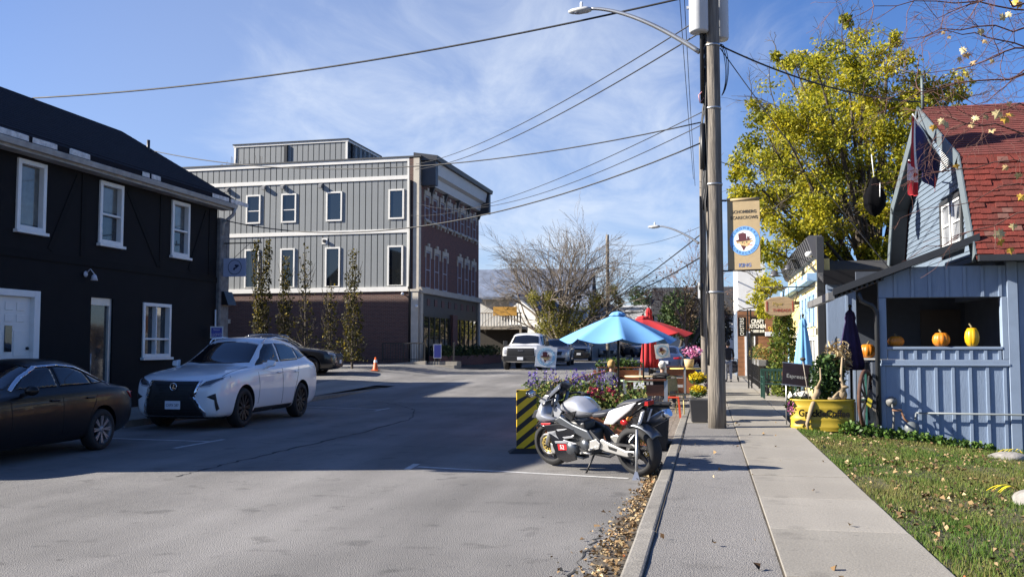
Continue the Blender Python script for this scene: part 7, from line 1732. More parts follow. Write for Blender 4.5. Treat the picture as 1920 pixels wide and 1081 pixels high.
P_ = [blob_pts(420, at_(u, v, 70), (r*.042, .8, r*.05)) for u, v, r in ((1040, 580, 22), (1022, 600, 20), (1060, 600, 26), (1085, 590, 22), (1045, 620, 24), (1000, 560, 14), (1110, 570, 18), (1125, 560, 14), (1030, 560, 14), (1085, 615, 18), (1015, 620, 14), (1160, 565, 10), (1150, 545, 10))]
leaves('low_foliage', np.concatenate(P_), .17, wil, BT, aspect=.4)
def leafy_tree(label, u, v0, vb, dep, rpx, m, bark=barkm, n=2600, sz=.2, squash=1.0, seed=0, bare=False):
    B = gpt(u, vb, dep); T = ond(u, v0, dep); H = T.z-B.z; rad = rpx*dep/FPX; t = thing('background_tree', label, 'tree', B); B = Vector(B)
    s_, tp = grow(seed, B, (0, 0, 1), H*.45, H*.03, 4, .55, .66, (3, 4), first=.4); limbs('trunk', s_, bark, t, 0, 9, .012)
    P_ = []
    for k in range(13):
        c = blob_pts(1, (B.x, B.y, B.z+H*.60), (rad*.75, rad*.75, H*.34))[0]; P_.append(blob_pts(n//13, c, (rad*.4, rad*.4, H*.15*squash)))
    leaves('crown', np.concatenate(P_), sz, m, t); return t
dg = mat_ramp('far_green', [(0, (.02, .04, .015)), (.5, (.045, .08, .02)), (1, (.09, .12, .035))], .7, .2); db = mat_ramp('far_brown', [(0, (.05, .035, .02)), (.5, (.12, .085, .045)), (1, (.2, .14, .08))], .8, .2)
leafy_tree('round dark green tree above the white false front shop', 1212, 528, 640, 110, 44, dg, seed=1, sz=.3); leafy_tree('dark bushy tree right of the white false front shop', 1268, 540, 655, 85, 40, dg, seed=2, sz=.26); leafy_tree('brown leaved tree beside the second pole', 1292, 520, 655, 70, 30, db, seed=3, n=1500, sz=.18); leafy_tree('low dark tree at the far end of the sidewalk', 1355, 560, 690, 60, 26, db, seed=4, n=1700, sz=.2); leafy_tree('dark shrubby tree below the red umbrella edge', 1300, 590, 665, 75, 34, dg, seed=6, sz=.22)
B = gpt(1283, 640, 58); RT = thing('thin_tree', 'thin reddish twiggy tree with a few brown leaves by the second pole', 'tree', B); s_, tp = grow(41, B, (.0, 0, 1), 2.9, .10, 5, .42, .74, (2, 4), first=.4); limbs('trunk', s_, mat('red_bark', (.16, .10, .08), .9, var=.2), RT, 0, 9, .009)
leaves('leaves', np.array([tuple(p) for p in tp])[::3]+rng.normal(size=(len(tp[::3]), 3))*.12, .10, mat_ramp('russet', [(0, (.16, .08, .05)), (1, (.34, .2, .13))], .8, .3), RT)
for i, (u, v0, dep, rp) in enumerate(((905, 505, 120, 40), (925, 520, 130, 36))):
    B = gpt(u, 640, dep); t = thing('far_bare_tree', ('nearer' if i == 0 else 'farther') + ' bare treetop above the blue grey roof', 'tree', B); H = ond(u, v0, dep).z-B.z; s_, tp = grow(60+i, B, (0, 0, 1), H*.36, .2, 5, .45, .74, (2, 4), first=.35); limbs('trunk', s_, graybark, t, 0, 9, .02)
far_wood = leaves('far_trees', np.concatenate([blob_pts(500, (x, 205+rng.normal()*8, 3.0+rng.random()*2.5), (5, 4, 3.2)) for x in np.arange(-150, 120, 6.5)]), 1.1, db); tag(far_wood, 'far wood closing the end of the street', 'woods', kind='stuff')
# overhanging maple at the upper right: the trunk stands outside the picture
MT = thing('maple_tree', 'maple with thin bare twigs and a few pale leaves reaching in from the upper right', 'tree', (6.6, 9.0, -.35))
rn = random.Random(77); sg = []; tp = []
B = Vector((6.6, 9.0, -.35)); sg.append(([B, B+Vector((0, .1, 2.6)), B+Vector((-.1, .2, 5.2)), B+Vector((0, .2, 8))], [.26, .22, .16, .08], 0))
mrb = mat('maple_twig', (.13, .06, .045), .8, var=.2)
tw = [((1975, 30), (1640, 10)), ((1990, 60), (1700, 75)), ((1980, 110), (1745, 60)), ((1990, 150), (1690, 190)), ((1960, -40), (1650, -30)), ((2000, 190), (1780, 250)), ((1990, 90), (1800, 140)), ((1980, 10), (1760, 25)), ((1985, 130), (1830, 200)), ((1995, 380), (1700, 480)), ((1990, 330), (1730, 400)), ((1990, 270), (1760, 215)), ((1960, -60), (1800, -20)), ((1990, 300), (1690, 340))]
for i, (a, b) in enumerate(tw):
    dep = rn.uniform(8.5, 10.5); p, q = at_(*a, dep+.4), at_(*b, dep-.3); st = B+Vector((-.1, .2, min(7.5, max(1.6, p.z+.35-.2))))
    n = 9; pts = [p.lerp(q, j/n)+Vector((rn.gauss(0, .02), rn.gauss(0, .03), rn.gauss(0, .025)+.10*math.sin(math.pi*j/n)*(1 if i < 9 else .4))) for j in range(n+1)]
    sg.append(([st, st.lerp(p, .55)+Vector((0, 0, .1)), p], [.045, .03, .013], 1)); low = i in (9, 10, 13)
    sg.append((pts, [(.0065 if low else .0115)*(1-.8*j/n)+.0012 for j in range(n+1)], 2))
    for k in range(3 if low else 9):
        j = rn.randint(1, n); d = (q-p).normalized()+Vector((rn.gauss(0, .35), rn.gauss(0, .3), rn.gauss(-.25 if k % 2 else .2, .4)))
        s_, t_ = grow(i*100+k, pts[j], d, rn.uniform(.22, .5), .0045, 2 if low else 3, .5, .72, (1, 3), droop=.8, wob=.16); sg += [(x, y, l+3) for x, y, l in s_]; tp += t_
limbs('trunk', sg, barkm, MT, 0, 1); limbs('twigs', sg, mrb, MT, 2, 9, .0016)
def maple_leaf(par, P, s, m):
    lp2 = [(0, -.5), (.08, -.28), (.36, -.36), (.28, -.2), (.5, -.02), (.36, .02), (.38, .2), (.2, .12), (.12, .28), (0, .5), (-.12, .28), (-.2, .12), (-.38, .2), (-.36, .02), (-.5, -.02), (-.28, -.2), (-.36, -.36), (-.08, -.28)]
    e = Matrix.Rotation(rn.uniform(-.9, .9), 3, 'X') @ Matrix.Rotation(rn.uniform(2.4, 3.9), 3, 'Y') @ Matrix.Rotation(rn.uniform(-.7, .7), 3, 'Z'); mb = MB(); n = len(lp2)
    vs = [Vector(P)+e @ Vector((a*s, s*.22*abs(a)*rn.uniform(.4, 1.5), b*s)) for a, b in lp2]; c = Vector(P)
    mb.add(vs+[c], [(i, (i+1) % n, n) for i in range(n)]); return mb.build('leaf', m, par, world=True)
lm_ = [mat('maple_pale', (.50, .42, .22), .6, var=.15, vs_=12), mat('maple_gold', (.55, .34, .05), .6, var=.2, vs_=12), mat('maple_tan', (.40, .28, .13), .7, var=.2, vs_=12)]
for (u, v, s, q) in ((1875, 440, .15, 0), (1878, 455, .11, 1), (1895, 470, .09, 1), (1870, 215, .12, 0), (1885, 225, .11, 1), (1895, 215, .1, 1), (1850, 220, .08, 2), (1828, 222, .09, 0), (1822, 235, .08, 2), (1775, 235, .1, 0), (1765, 228, .09, 0), (1750, 240, .09, 1), (1805, 95, .09, 0), (1812, 105, .1, 2), (1800, 112, .08, 0), (1824, 118, .08, 2), (1880, 33, .1, 0), (1890, 28, .08, 0), (1840, 60, .09, 0), (1846, 78, .08, 2), (1768, 62, .05, 2), (1780, 70, .05, 2), (1915, 370, .11, 1), (1910, 330, .1, 0), (1860, 245, .08, 2), (1893, 195, .08, 0), (1793, 312, .08, 1), (1885, 315, .08, 2), (1912, 10, .1, 1), (1902, 5, .09, 1), (1900, 425, .09, 0), (1860, 115, .06, 0)):
    maple_leaf(MT, at_(u, v, 9.6), s*1.05, lm_[q])
# plants along the blue wall, rocks and a yellow leafed plant at the lawn's edge
wallp = mat_ramp('wall_plants', [(0, (.03, .07, .012)), (.5, (.08, .16, .025)), (1, (.18, .27, .06))], .5, .3)
for i in range(12):
    u = 1592+i*24; v = 803+i*4.4; P = onz(u, v, lawn_z(3.2+.2*i, 18.2)); y = 18.22 - .02*i; P = onY(u, v, y); r = .16*(1.05-.045*i)
    o = leaves('border_plant', blob_pts(150, (P.x, y, lawn_z(P.x, y)+r*.75), (r*1.2, r*.8, r*.9)), .075*(1-.02*i), wallp); tag(o, ['largest leafy border plant, right beside the yellow trough', 'leafy border plant in front of the wagon wheel', 'leafy border plant under the downpipe foot', 'leafy border plant below the white regulator', 'leafy border plant right of the gas regulator', 'leafy border plant below the grey gas meter', 'leafy border plant just right of the gas meter', 'seventh wall plant from the trough, halfway along the blue wall', 'small border plant right of the wall\'s middle', 'small border plant three from the flat tan rock', 'small border plant two from the flat tan rock', 'smallest border plant, next to the flat tan rock'][i], 'plant', 'border plants along the blue wall')
def rock(label, P, sx, sy, sz, seed):
    rr = random.Random(seed); mb = MB(); mb.ball((0, 0, 0), 1, 14, 9); vv = []
    for v in mb.v:
        k = 1+.12*math.sin(v[0]*3+seed)+.1*math.sin(v[1]*4+seed*2)+rr.uniform(-.05, .05); vv.append((v[0]*sx*k, v[1]*sy*k, v[2]*sz*k))
    mb.v = vv; o = tag(mb.build('rock', mat('rock_grey', (.26, .245, .225), .9, var=.35, vs_=6, bump=.8, bs=12)), label, 'rock'); o.location = P; return o
P = onz(1880, 862, -.2); rock('flat tan rock at the corner of the blue wall', (P.x+.05, P.y, lawn_z(P.x, P.y)), .35, .25, .10, 1)
P = onz(1918, 955, -.12); rock('grey rock at the right edge of the lawn', (P.x+.12, P.y, lawn_z(P.x, P.y)+.02), .26, .2, .13, 2)
ylm = mat('yellow_blade', (.62, .50, .02), .5, var=.15, vs_=6)
for k, (u, v) in enumerate(((1905, 945), (1905, 850))):
    P = onz(u, v, -.1); z = lawn_z(P.x, P.y); t_ = thing('yellow_hosta', 'yellow strap leaves ' + ('beside the grey rock' if k == 0 else 'beside the flat tan rock'), 'plant', (P.x+.12, P.y, z))
    for j in range(6):
        a = R(150+j*14-k*60); L_ = .30+.06*(j % 3); mb = MB(); pts = [Vector((math.cos(a)*L_*q, math.sin(a)*L_*.5*q, .14*math.sin(q*2.6)+.02)) for q in [i/7 for i in range(8)]]
        vs = []
        for i, p in enumerate(pts): w_ = .022*math.sin(math.pi*(i+.6)/8.2); vs += [p+Vector((0, -w_, .004)), p, p+Vector((0, w_, .004))]
        mb.add(vs, [(3*i+c, 3*i+c+1, 3*i+c+4, 3*i+c+3) for i in range(7) for c in (0, 1)], 0, True); mb.build('leaf', ylm if j % 3 else wallp, t_)

# ------------------------------------------------------------------ houses at the end of the street
def house(label, P, w, d, h, hr, rz, wm, rm, cat='house', axis='x', win=()):
    t = thing('far_house', label, cat, P, rz); MB().bx(-w/2, -d/2, -.5, w/2, d/2, h).build('wall', wm, t); e = .35
    mb = MB()
    if axis == 'x':
        mb.prism([(-d/2, h), (d/2, h), (0, hr-.08)], lambda a, b, q: (q, a, b), -w/2, w/2)
        for s in (-1, 1): mb.hull8([(-w/2-e, s*(d/2+e), h-.2), (w/2+e, s*(d/2+e), h-.2), (w/2+e, 0, hr), (-w/2-e, 0, hr), (-w/2-e, s*(d/2+e), h-.05), (w/2+e, s*(d/2+e), h-.05), (w/2+e, 0, hr+.18), (-w/2-e, 0, hr+.18)], 1)
    else:
        mb.prism([(-w/2, h), (w/2, h), (0, hr-.08)], lambda a, b, q: (a, q, b), -d/2, d/2)
        for s in (-1, 1): mb.hull8([(s*(w/2+e), -d/2-e, h-.2), (s*(w/2+e), d/2+e, h-.2), (0, d/2+e, hr), (0, -d/2-e, hr), (s*(w/2+e), -d/2-e, h-.05), (s*(w/2+e), d/2+e, h-.05), (0, d/2+e, hr+.18), (0, -d/2-e, hr+.18)], 1)
    mb.build('roof', [wm, rm], t)
    for (x, z, ww_, hh_) in win:
        mb = MB(); mb.bx(x-ww_/2-.08, -d/2-.05, z-.08, x+ww_/2+.08, -d/2-.002, z+hh_+.08); f = mb.build('window', white, t); mb = MB(); mb.bx(x-ww_/2, -d/2-.06, z, x+ww_/2, -d/2-.051, z+hh_); mb.build('pane', glass, f)
    return t
bluegr = mat('blue_grey_roof', (.12, .145, .20), .8, var=.35, vs_=1.2, bump=.3, bs=4); wsid = mat('white_siding', (.62, .61, .58), .7, var=.06); 
P = gpt(962, 640, 90); H_ = house('white house with a broad blue grey roof beyond the brick building', P, 15, 9, 4.2, ond(930, 508, 90).z-P.z, R(2), wsid, bluegr, win=((2, 1.0, 1, 1.6),))
P2 = gpt(925, 660, 74); BL = thing('balcony', 'timber balcony with pale upright slats beside the brick building', 'balcony', P2)
x0, x1 = -1.9, 2.3; zf = ond(925, 611, 74).z-P2.z; 
MB().bx(x0, -.1, zf-.25, x1, 2.5, zf).build('floor', oldwood, BL); MB().bx(x0, -.1, zf+1.0, x1, -.02, zf+1.08).build('rail', oldwood, BL)
for i in range(18): x = x0+.1+i*.235; MB().bx(x-.055, -.08, zf, x+.055, -.04, zf+.999).build('slat', fascia, BL)
for x in (x0+.1, x1-.1): MB().bx(x-.08, -.09, -.5, x+.08, .07, zf-.251).build('post', oldwood, BL)
MB().bx(x0, 2.0, -.5, x1, 2.4, zf-.26).build('dark_wall', mat('dim_wall', (.04, .035, .03), .9), BL); MB().bx(x0-.2, 1.0, zf+2.2, x1+.2, 3.0, zf+2.35).build('roof', bluegr, BL); MB().bx(x0, 1.8, zf+.0, x1-1.4, 1.9, zf+2.19).build('back_wall', wsid, BL)
q = ond(948, 583, 73.5); mb = MB(); mb.bx(q.x-1.0, q.y-.04, q.z-.35, q.x+.9, q.y+.04, q.z+.35); tag(mb.build('orange_sign', mat('sign_orange', (.50, .27, .05), .6, var=.2, vs_=2)), 'orange board sign above the far timber balcony', 'sign')
P = gpt(995, 640, 82); house('white gabled house with a steep roof behind the leafless tree', P, 5.5, 7, 3.0, ond(960, 556, 82).z-P.z, R(-12), wsid, bluegr, axis='y', win=((0, 1.2, 1, 1.4),))
P = gpt(1080, 640, 95); house('grey white house half hidden by the leafless tree', P, 9, 8, 4.4, ond(1080, 535, 95).z-P.z, R(3), mat('grey_white_siding', (.45, .46, .47), .7, var=.06), bluegr, axis='y', win=((-2, 1.4, .9, 1.7), (1.2, 1.4, .9, 1.7)))
P = gpt(1205, 655, 100); WF = thing('white_shop', 'white clapboard shop with a stepped false front', 'shop', P); sc = 100/FPX; a0, a1 = (1158-1205)*sc, (1243-1205)*sc; zt = ond(1200, 562, 100).z-P.z; z2 = ond(1200, 570, 100).z-P.z
xm = (1213-1205)*sc
mb = MB(); mb.bx(a0, .3, -.5, xm, 9, z2-.3); mb.build('wall', wsid, WF); mb = MB(); mb.prism([(xm+.01, -.5), (a1, -.5), (a1, z2-.6), (a1-.7, z2-.6), (a1-.7, zt), (xm+.7, zt), (xm+.7, z2-.2), (xm+.01, z2-.2)], lambda a, b, d: (a, d, b), .0, .29); mb.build('false_front', white, WF)
for i in range(22): MB().bx(a0, .26, i*.25, xm, .299, i*.25+.235).build('clapboard', wsid, WF)
MB().bx(a0-.1, .1, z2-.299, xm, 9, z2-.1).build('roof', white, WF)
for x in (xm+.55, a1-.85): mb = MB(); mb.bx(x-.25, -.05, 2.9, x+.25, -.002, 4.4); f = mb.build('window', mat('blue_frame', (.25, .32, .42), .6), WF); MB().bx(x-.19, -.07, 2.96, x+.19, -.051, 4.34).build('pane', glass, f)
P = gpt(1330, 640, 90); house('pale house at the far end of the street right of the poles', P, 10, 8, 4.5, 7.0, R(0), wsid, darkroof, axis='x')
# ------------------------------------------------------------------ motorcycle
MC_S = 1.05
bF, bR = Vector((-2.17, 13.0, 0)), Vector((-.86, 12.14, 0)); mdir = (bF-bR).normalized()
MC = thing('motorcycle', 'silver and black sport motorcycle leaning on its stand beside the kerb', 'motorcycle', bR, math.atan2(mdir.y, mdir.x))
MC.scale = (MC_S*1.02, MC_S, MC_S)
MC.rotation_euler = (R(-8.5), 0, math.atan2(mdir.y, mdir.x))    # leans to its left, towards the viewer
MC.location = bR + Vector((0, 0, .012))
silver = mat('moto_silver', (.50, .51, .54), .28, metal=.55, var=.02, coat=.8); gloss = mat('moto_black', (.012, .012, .014), .2, var=0, coat=.6); frame_m = mat('frame_grey', (.13, .14, .155), .35, metal=.7, var=.05); alum = mat('bare_aluminium', (.62, .61, .58), .35, metal=.75, var=.08, vs_=10); gold_d = mat('brake_gold', (.55, .40, .12), .35, metal=.6, var=0); whitep = mat('moto_white', (.72, .72, .73), .25, var=0, coat=.8); engm = mat('engine_grey', (.07, .07, .072), .45, metal=.5, var=.15, vs_=12); seatm = mat('seat_vinyl', (.035, .037, .045), .5, var=.1, vs_=12)
def pillow(poly, hw, k=2.4, rings=6, cx=None, y0=0.0, flat=0.0):
    """a rounded solid from a side outline: thick at the middle, thin at the rim"""
    n0 = len(poly); pl = []
    for i in range(n0):      # smooth the outline a little
        a, b = Vector(poly[i]), Vector(poly[(i+1) % n0]); pl += [a*.8+b*.2, a*.2+b*.8]
    pl = [Vector(p) for p in pl]; n = len(pl); c = Vector(cx) if cx else sum(pl, Vector((0, 0)))/n; mb = MB()
    for s in (1, -1):
        vs = []
        for j in range(rings+1):
            q = 1-j/rings
            for p in pl: e = c+(p-c)*q; vs.append((e.x, y0+s*hw*(flat+(1-flat)*(1-q**k)**.5), e.y))
        fs = [(j*n+i, j*n+(i+1) % n, (j+1)*n+(i+1) % n, (j+1)*n+i) for j in range(rings) for i in range(n)]
        mb.add(vs, fs, 0, True)
    if flat:
        vs = [(p.x, y0+hw*flat, p.y) for p in pl]+[(p.x, y0-hw*flat, p.y) for p in pl]; mb.add(vs, [(i, (i+1) % n, n+(i+1) % n, n+i) for i in range(n)], 0, True)
    return mb
def plate_(pts, y0, y1, m, nm, par=None, bevel=.006): mb = MB(); mb.prism(pts, lambda a, b, d: (a, d, b), y0, y1); return mb.build(nm, m, par or MC, bevel=bevel, seg=2)
RX = Matrix.Rotation(R(-90), 4, 'X')
def moto_wheel(x, r, w, disc, spk):
    t = bpy.data.objects.new('wheel', None)
    mb = MB(); M = Matrix.Translation((x, 0, r)) @ RX; prof = []
    for k in range(13):
        a = math.pi*(k/12); prof.append((r-.085+.085*math.sin(a)**.8, -math.cos(a)*w/2))
    mb.lathe([(r*.72, -w*.36)]+prof+[(r*.72, w*.36)], 48, M); wo = mb.build('wheel', rubber, MC)
    mb = MB(); mb.lathe([(r*.735, -w*.36), (r*.70, -w*.30), (r*.68, 0), (r*.70, w*.30), (r*.735, w*.36)], 44, M); mb.lathe([(.001, -.07), (.045, -.07), (.05, 0), (.045, .07), (.001, .07)], 18, M)
    for k in range(spk):
        a = 2*math.pi*k/spk+.3; mb.beam((x+.04*math.cos(a), 0, r+.04*math.sin(a)), (x+r*.69*math.cos(a), 0, r+r*.69*math.sin(a)), .045, .03, up=(0, 1, 0))
    mb.build('rim', mat('rim_grey', (.06, .06, .065), .35, metal=.6, var=0), wo)
    for s in disc:
        mb = MB(); Md = Matrix.Translation((x, s, r)) @ RX; mb.lathe([(.106, -.003), (.15, -.003), (.15, .003), (.106, .003), (.106, -.003)], 44, Md, 1, fn=lambda a: 1+.02*math.sin(10*a)); mb.lathe([(.085, -.004), (.104, -.004), (.104, .004), (.085, .004), (.085, -.004)], 40, Md)
        for k in range(10): a = .628*k; mb.beam((x+.05*math.cos(a), s, r+.05*math.sin(a)), (x+.115*math.cos(a+.15), s, r+.115*math.sin(a+.15)), .018, .007, up=(0, 1, 0))
        mb.build('brake_disc', [gold_d, mat('disc_steel', (.16, .155, .15), .4, metal=.7, var=0)], wo)
    return wo
moto_wheel(1.40, .295, .13, (.075, -.075), 6); moto_wheel(0, .31, .20, (-.09,), 5)
# fork, front mudguard, calipers
for s in (1, -1):
    mb = MB(); mb.tube([(1.40, s*.10, .30), (1.30, s*.10, .56)], .027, 12); mb.build('fork_slider', alum, MC); mb = MB(); mb.tube([(1.30, s*.10, .56), (1.13, s*.10, .98)], .024, 12); mb.build('fork_tube', frame_m, MC)
    plate_([(1.27, .30), (1.33, .33), (1.33, .22), (1.28, .19), (1.25, .24)], s*.085, s*.115, alum, 'caliper')
mb = MB(); vs = []
for k in range(13):
    a = R(38+k*9.5); 
    for j in range(7): b = (j/6-.5)*2; rr = .335-.035*b*b; vs.append((1.40+rr*math.cos(a), b*.078, .295+rr*math.sin(a)))
mb.add(vs, [(k*7+j, k*7+j+1, (k+1)*7+j+1, (k+1)*7+j) for k in range(12) for j in range(6)], 0, True); q = mb.build('mudguard', gloss, MC); md = q.modifiers.new('s', 'SOLIDIFY'); md.thickness = .006
# nose fairing and screen
pillow([(1.585, .665), (1.50, .80), (1.42, .90), (1.33, .86), (1.30, .72), (1.12, .63), (1.26, .56), (1.42, .555), (1.52, .60)], .20, 2.2, cx=(1.38, .70)).build('nose_fairing', silver, MC)
pillow([(1.53, .57), (1.44, .60), (1.30, .60), (1.18, .56), (1.26, .52), (1.45, .52)], .19, 2.2).build('chin_panel', gloss, MC)
for s in (1, -1): plate_([(1.40, .60), (1.22, .615), (1.24, .585), (1.38, .575)], s*.178, s*.186, mat('moto_red', (.45, .015, .02), .4, var=0), 'badge')
mb = MB(); vs = []
for k in range(9):
    f = k/8; x = 1.46-.34*f; z = .88+.27*f-.03*f*f
    for j in range(11): b = (j/10-.5)*2; vs.append((x-.10*b*b*(1-.3*f), b*(.17-.05*f), z-.055*b*b))
mb.add(vs, [(k*11+j, k*11+j+1, (k+1)*11+j+1, (k+1)*11+j) for k in range(8) for j in range(10)], 0, True); q = mb.build('windscreen', mat('smoked_screen', (.09, .095, .11), .08, var=0, spec=.9), MC); md = q.modifiers.new('s', 'SOLIDIFY'); md.thickness = .005
for s in (1, -1):
    plate_([(1.43, .88), (1.30, .97), (1.24, .96), (1.33, .84)], s*.125, s*.150, silver, 'screen_side')
    mb = MB(); mb.tube([(1.36, s*.15, .92), (1.38, s*.27, 1.0)], .012, 8); mb.ball((1.375, s*.34, 1.02), .085, 14, 8, sq=(.45, 1.0, .62)); m_ = mb.build('mirror', gloss, MC)
    mb = MB(); mb.ball((1.345, s*.34, 1.02), .07, 12, 7, sq=(.25, 1, .62)); mb.build('mirror_glass', mat('mirror_face', (.4, .42, .45), .1, metal=.8, var=0), m_)
    mb = MB(); mb.tube([(1.17, s*.10, .93), (1.10, s*.22, .94), (1.02, s*.33, .90)], [.014, .014, .016], 8); mb.build('handlebar', blackm, MC); mb = MB(); mb.tube([(1.06, s*.27, .915), (.99, s*.37, .885)], .02, 10); mb.build('grip', rubber, MC)
    mb = MB(); mb.tube([(1.10, s*.25, .94), (1.14, s*.33, .93), (1.10, s*.40, .905)], .006, 6); mb.build('lever', alum, MC)
    plate_([(1.56, .66), (1.50, .76), (1.42, .76), (1.44, .66)], s*.08, s*.175, lampd, 'headlight')
mb = MB(); mb.bx(1.20, -.08, .88, 1.34, .08, 1.0); mb.ball((1.18, 0, .99), .05, 10, 7); mb.tube([(1.2, .1, .95), (1.28, .05, 1.03), (1.14, -.1, 1.0)], .009, 6); mb.tube([(1.22, .06, .9), (1.12, .14, .8), (1.2, .12, .7)], .009, 6); mb.build('instruments', blackm, MC)
# tank, frame, seat, tail
pillow([(1.16, .80), (1.10, .875), (.98, .935), (.84, .95), (.72, .92), (.62, .83), (.545, .755), (.62, .70), (.80, .66), (.90, .72), (1.05, .74)], .19, 2.6, cx=(.85, .81)).build('fuel_tank', silver, MC)
for s in (1, -1): plate_([(1.02, .74), (.76, .795), (.86, .655)], s*.165, s*.192, gloss, 'tank_recess'); plate_([(1.18, .77), (1.12, .83), (1.04, .76), (1.10, .68), (1.17, .69)], s*.13, s*.16, silver, 'tank_flank')
for s in (1, -1): plate_([(1.16, .66), (1.05, .71), (.86, .62), (.62, .55), (.54, .44), (.64, .43), (.82, .50), (1.02, .57)], s*.15, s*.19, frame_m, 'frame_spar', bevel=.015); plate_([(.60, .56), (.46, .44), (.47, .33), (.58, .30), (.62, .42)], s*.13, s*.165, engm, 'pivot_plate')
pillow([(.60, .755), (.50, .78), (.34, .80), (.27, .80), (.30, .74), (.45, .70), (.6, .70)], .15, 3.5, flat=.3).build('rider_seat', seatm, MC)
pillow([(.27, .82), (.20, .885), (.08, .93), (-.08, .945), (-.20, .955), (-.12, .905), (.08, .86)], .11, 3.0, flat=.25).build('pillion_seat', seatm, MC)
for s in (1, -1):
    plate_([(.405, .635), (.30, .80), (.22, .83), (-.13, .93), (-.03, .83), (.12, .73), (.26, .635)], s*.095, s*.135, whitep, 'tail_panel', bevel=.02)
pillow([(.42, .66), (.3, .78), (-.10, .92), (-.24, .955), (-.20, .88), (0, .74), (.2, .62)], .10, 3, flat=.4).build('tail', gloss, MC)
mb = MB(); mb.ball((.09, .115, .67), .045, 10, 7, sq=(1.3, .5, .8)); mb.build('side_reflector', redlens, MC); mb = MB(); mb.bx(-.25, -.06, .88, -.19, .06, .93); mb.build('tail_light', redlens, MC)
mb = MB(); mb.hull8([(-.12, -.10, .66), (-.10, -.10, .66), (-.10, .10, .66), (-.12, .10, .66), (-.19, -.10, .81), (-.17, -.10, .81), (-.17, .10, .81), (-.19, .10, .81)]); mb.build('licence_plate', platem, MC); plate_([(.15, .66), (-.15, .84), (-.20, .82), (-.10, .62), (.1, .58)], -.06, .06, gloss, 'rear_hugger')
for s in (1, -1): mb = MB(); mb.tube([(-.02, s*.08, .74), (-.05, s*.17, .74)], .008, 6); mb.ball((-.05, s*.2, .74), .03, 8, 6, sq=(.7, 1.3, .9)); mb.build('indicator', mat('amber', (.5, .18, .02), .3, var=0), MC)
mb = MB(); a, b = Vector((.04, -.17, .56)), Vector((-.33, -.19, .74)); mb.tube([a, a.lerp(b, .1), a.lerp(b, .9), b], [.045, .062, .068, .06], 16); mb.build('silencer', mat('exhaust_steel', (.28, .29, .31), .3, metal=.9, var=.1), MC); mb = MB(); mb.tube([b-(b-a).normalized()*.03, b+(b-a).normalized()*.04], [.067, .05], 16); mb.build('silencer_cap', chrome, MC); mb = MB(); mb.tube([(.9, -.1, .2), (.55, -.12, .17), (.3, -.15, .3), (.04, -.17, .56)], .03, 10); mb.build('exhaust_pipe', mat('exhaust_steel', (.28, .29, .31)), MC)
# swingarm, chain, footrests
for s in (1, -1): plate_([(.52, .42), (.42, .45), (.36, .42), (.08, .33), (-.05, .335), (-.05, .27), (.08, .255), (.40, .30), (.52, .34)], s*.12, s*.155, alum, 'swingarm', bevel=.012)
plate_([(.34, .375), (.2, .345), (.22, .31), (.33, .335)], .156, .158, blackm, 'swingarm_opening'); mb = MB(); mb.tube([(.0, .16, .30), (.0, .185, .30)], .03, 12); mb.build('axle_nut', blackm, MC)
mb = MB(); mb.beam((.45, .11, .40), (.0, .11, .385), .02, .03); mb.beam((.45, .11, .30), (.0, .11, .235), .02, .03); mb.lathe([(.06, -.004), (.105, -.004), (.105, .004), (.06, .004)], 30, Matrix.Translation((0, .11, .31)) @ RX); mb.build('chain', engm, MC)
mb = MB(); vs = []
for k in range(10):
    a = R(84+k*7)
    for j in range(5): b = (j/4-.5)*2; vs.append((.352*math.cos(a), b*.10, .31+(.352-.03*b*b)*math.sin(a)))
mb.add(vs, [(k*5+j, k*5+j+1, (k+1)*5+j+1, (k+1)*5+j) for k in range(9) for j in range(4)], 0, True); q = mb.build('rear_mudguard', frame_m, MC); q.modifiers.new('s', 'SOLIDIFY').thickness = .006
for s in (1, -1): plate_([(.60, .42), (.50, .45), (.44, .40), (.47, .33), (.56, .31), (.62, .33)], s*.168, s*.185, alum, 'footrest_plate'); mb = MB(); mb.tube([(.55, s*.18, .33), (.55, s*.27, .335)], .014, 8); mb.tube([(.60, s*.19, .26), (.72, s*.20, .27)], .01, 6); mb.tube([(.72, s*.19, .27), (.72, s*.24, .27)], .012, 6); mb.build('footrest', alum, MC)
mb = MB(); mb.tube([(.60, .12, .24), (.66, .26, .005)], .013, 8); mb.beam((.64, .26, .008), (.70, .28, .008), .03, .012); mb.build('side_stand', blackm, MC)
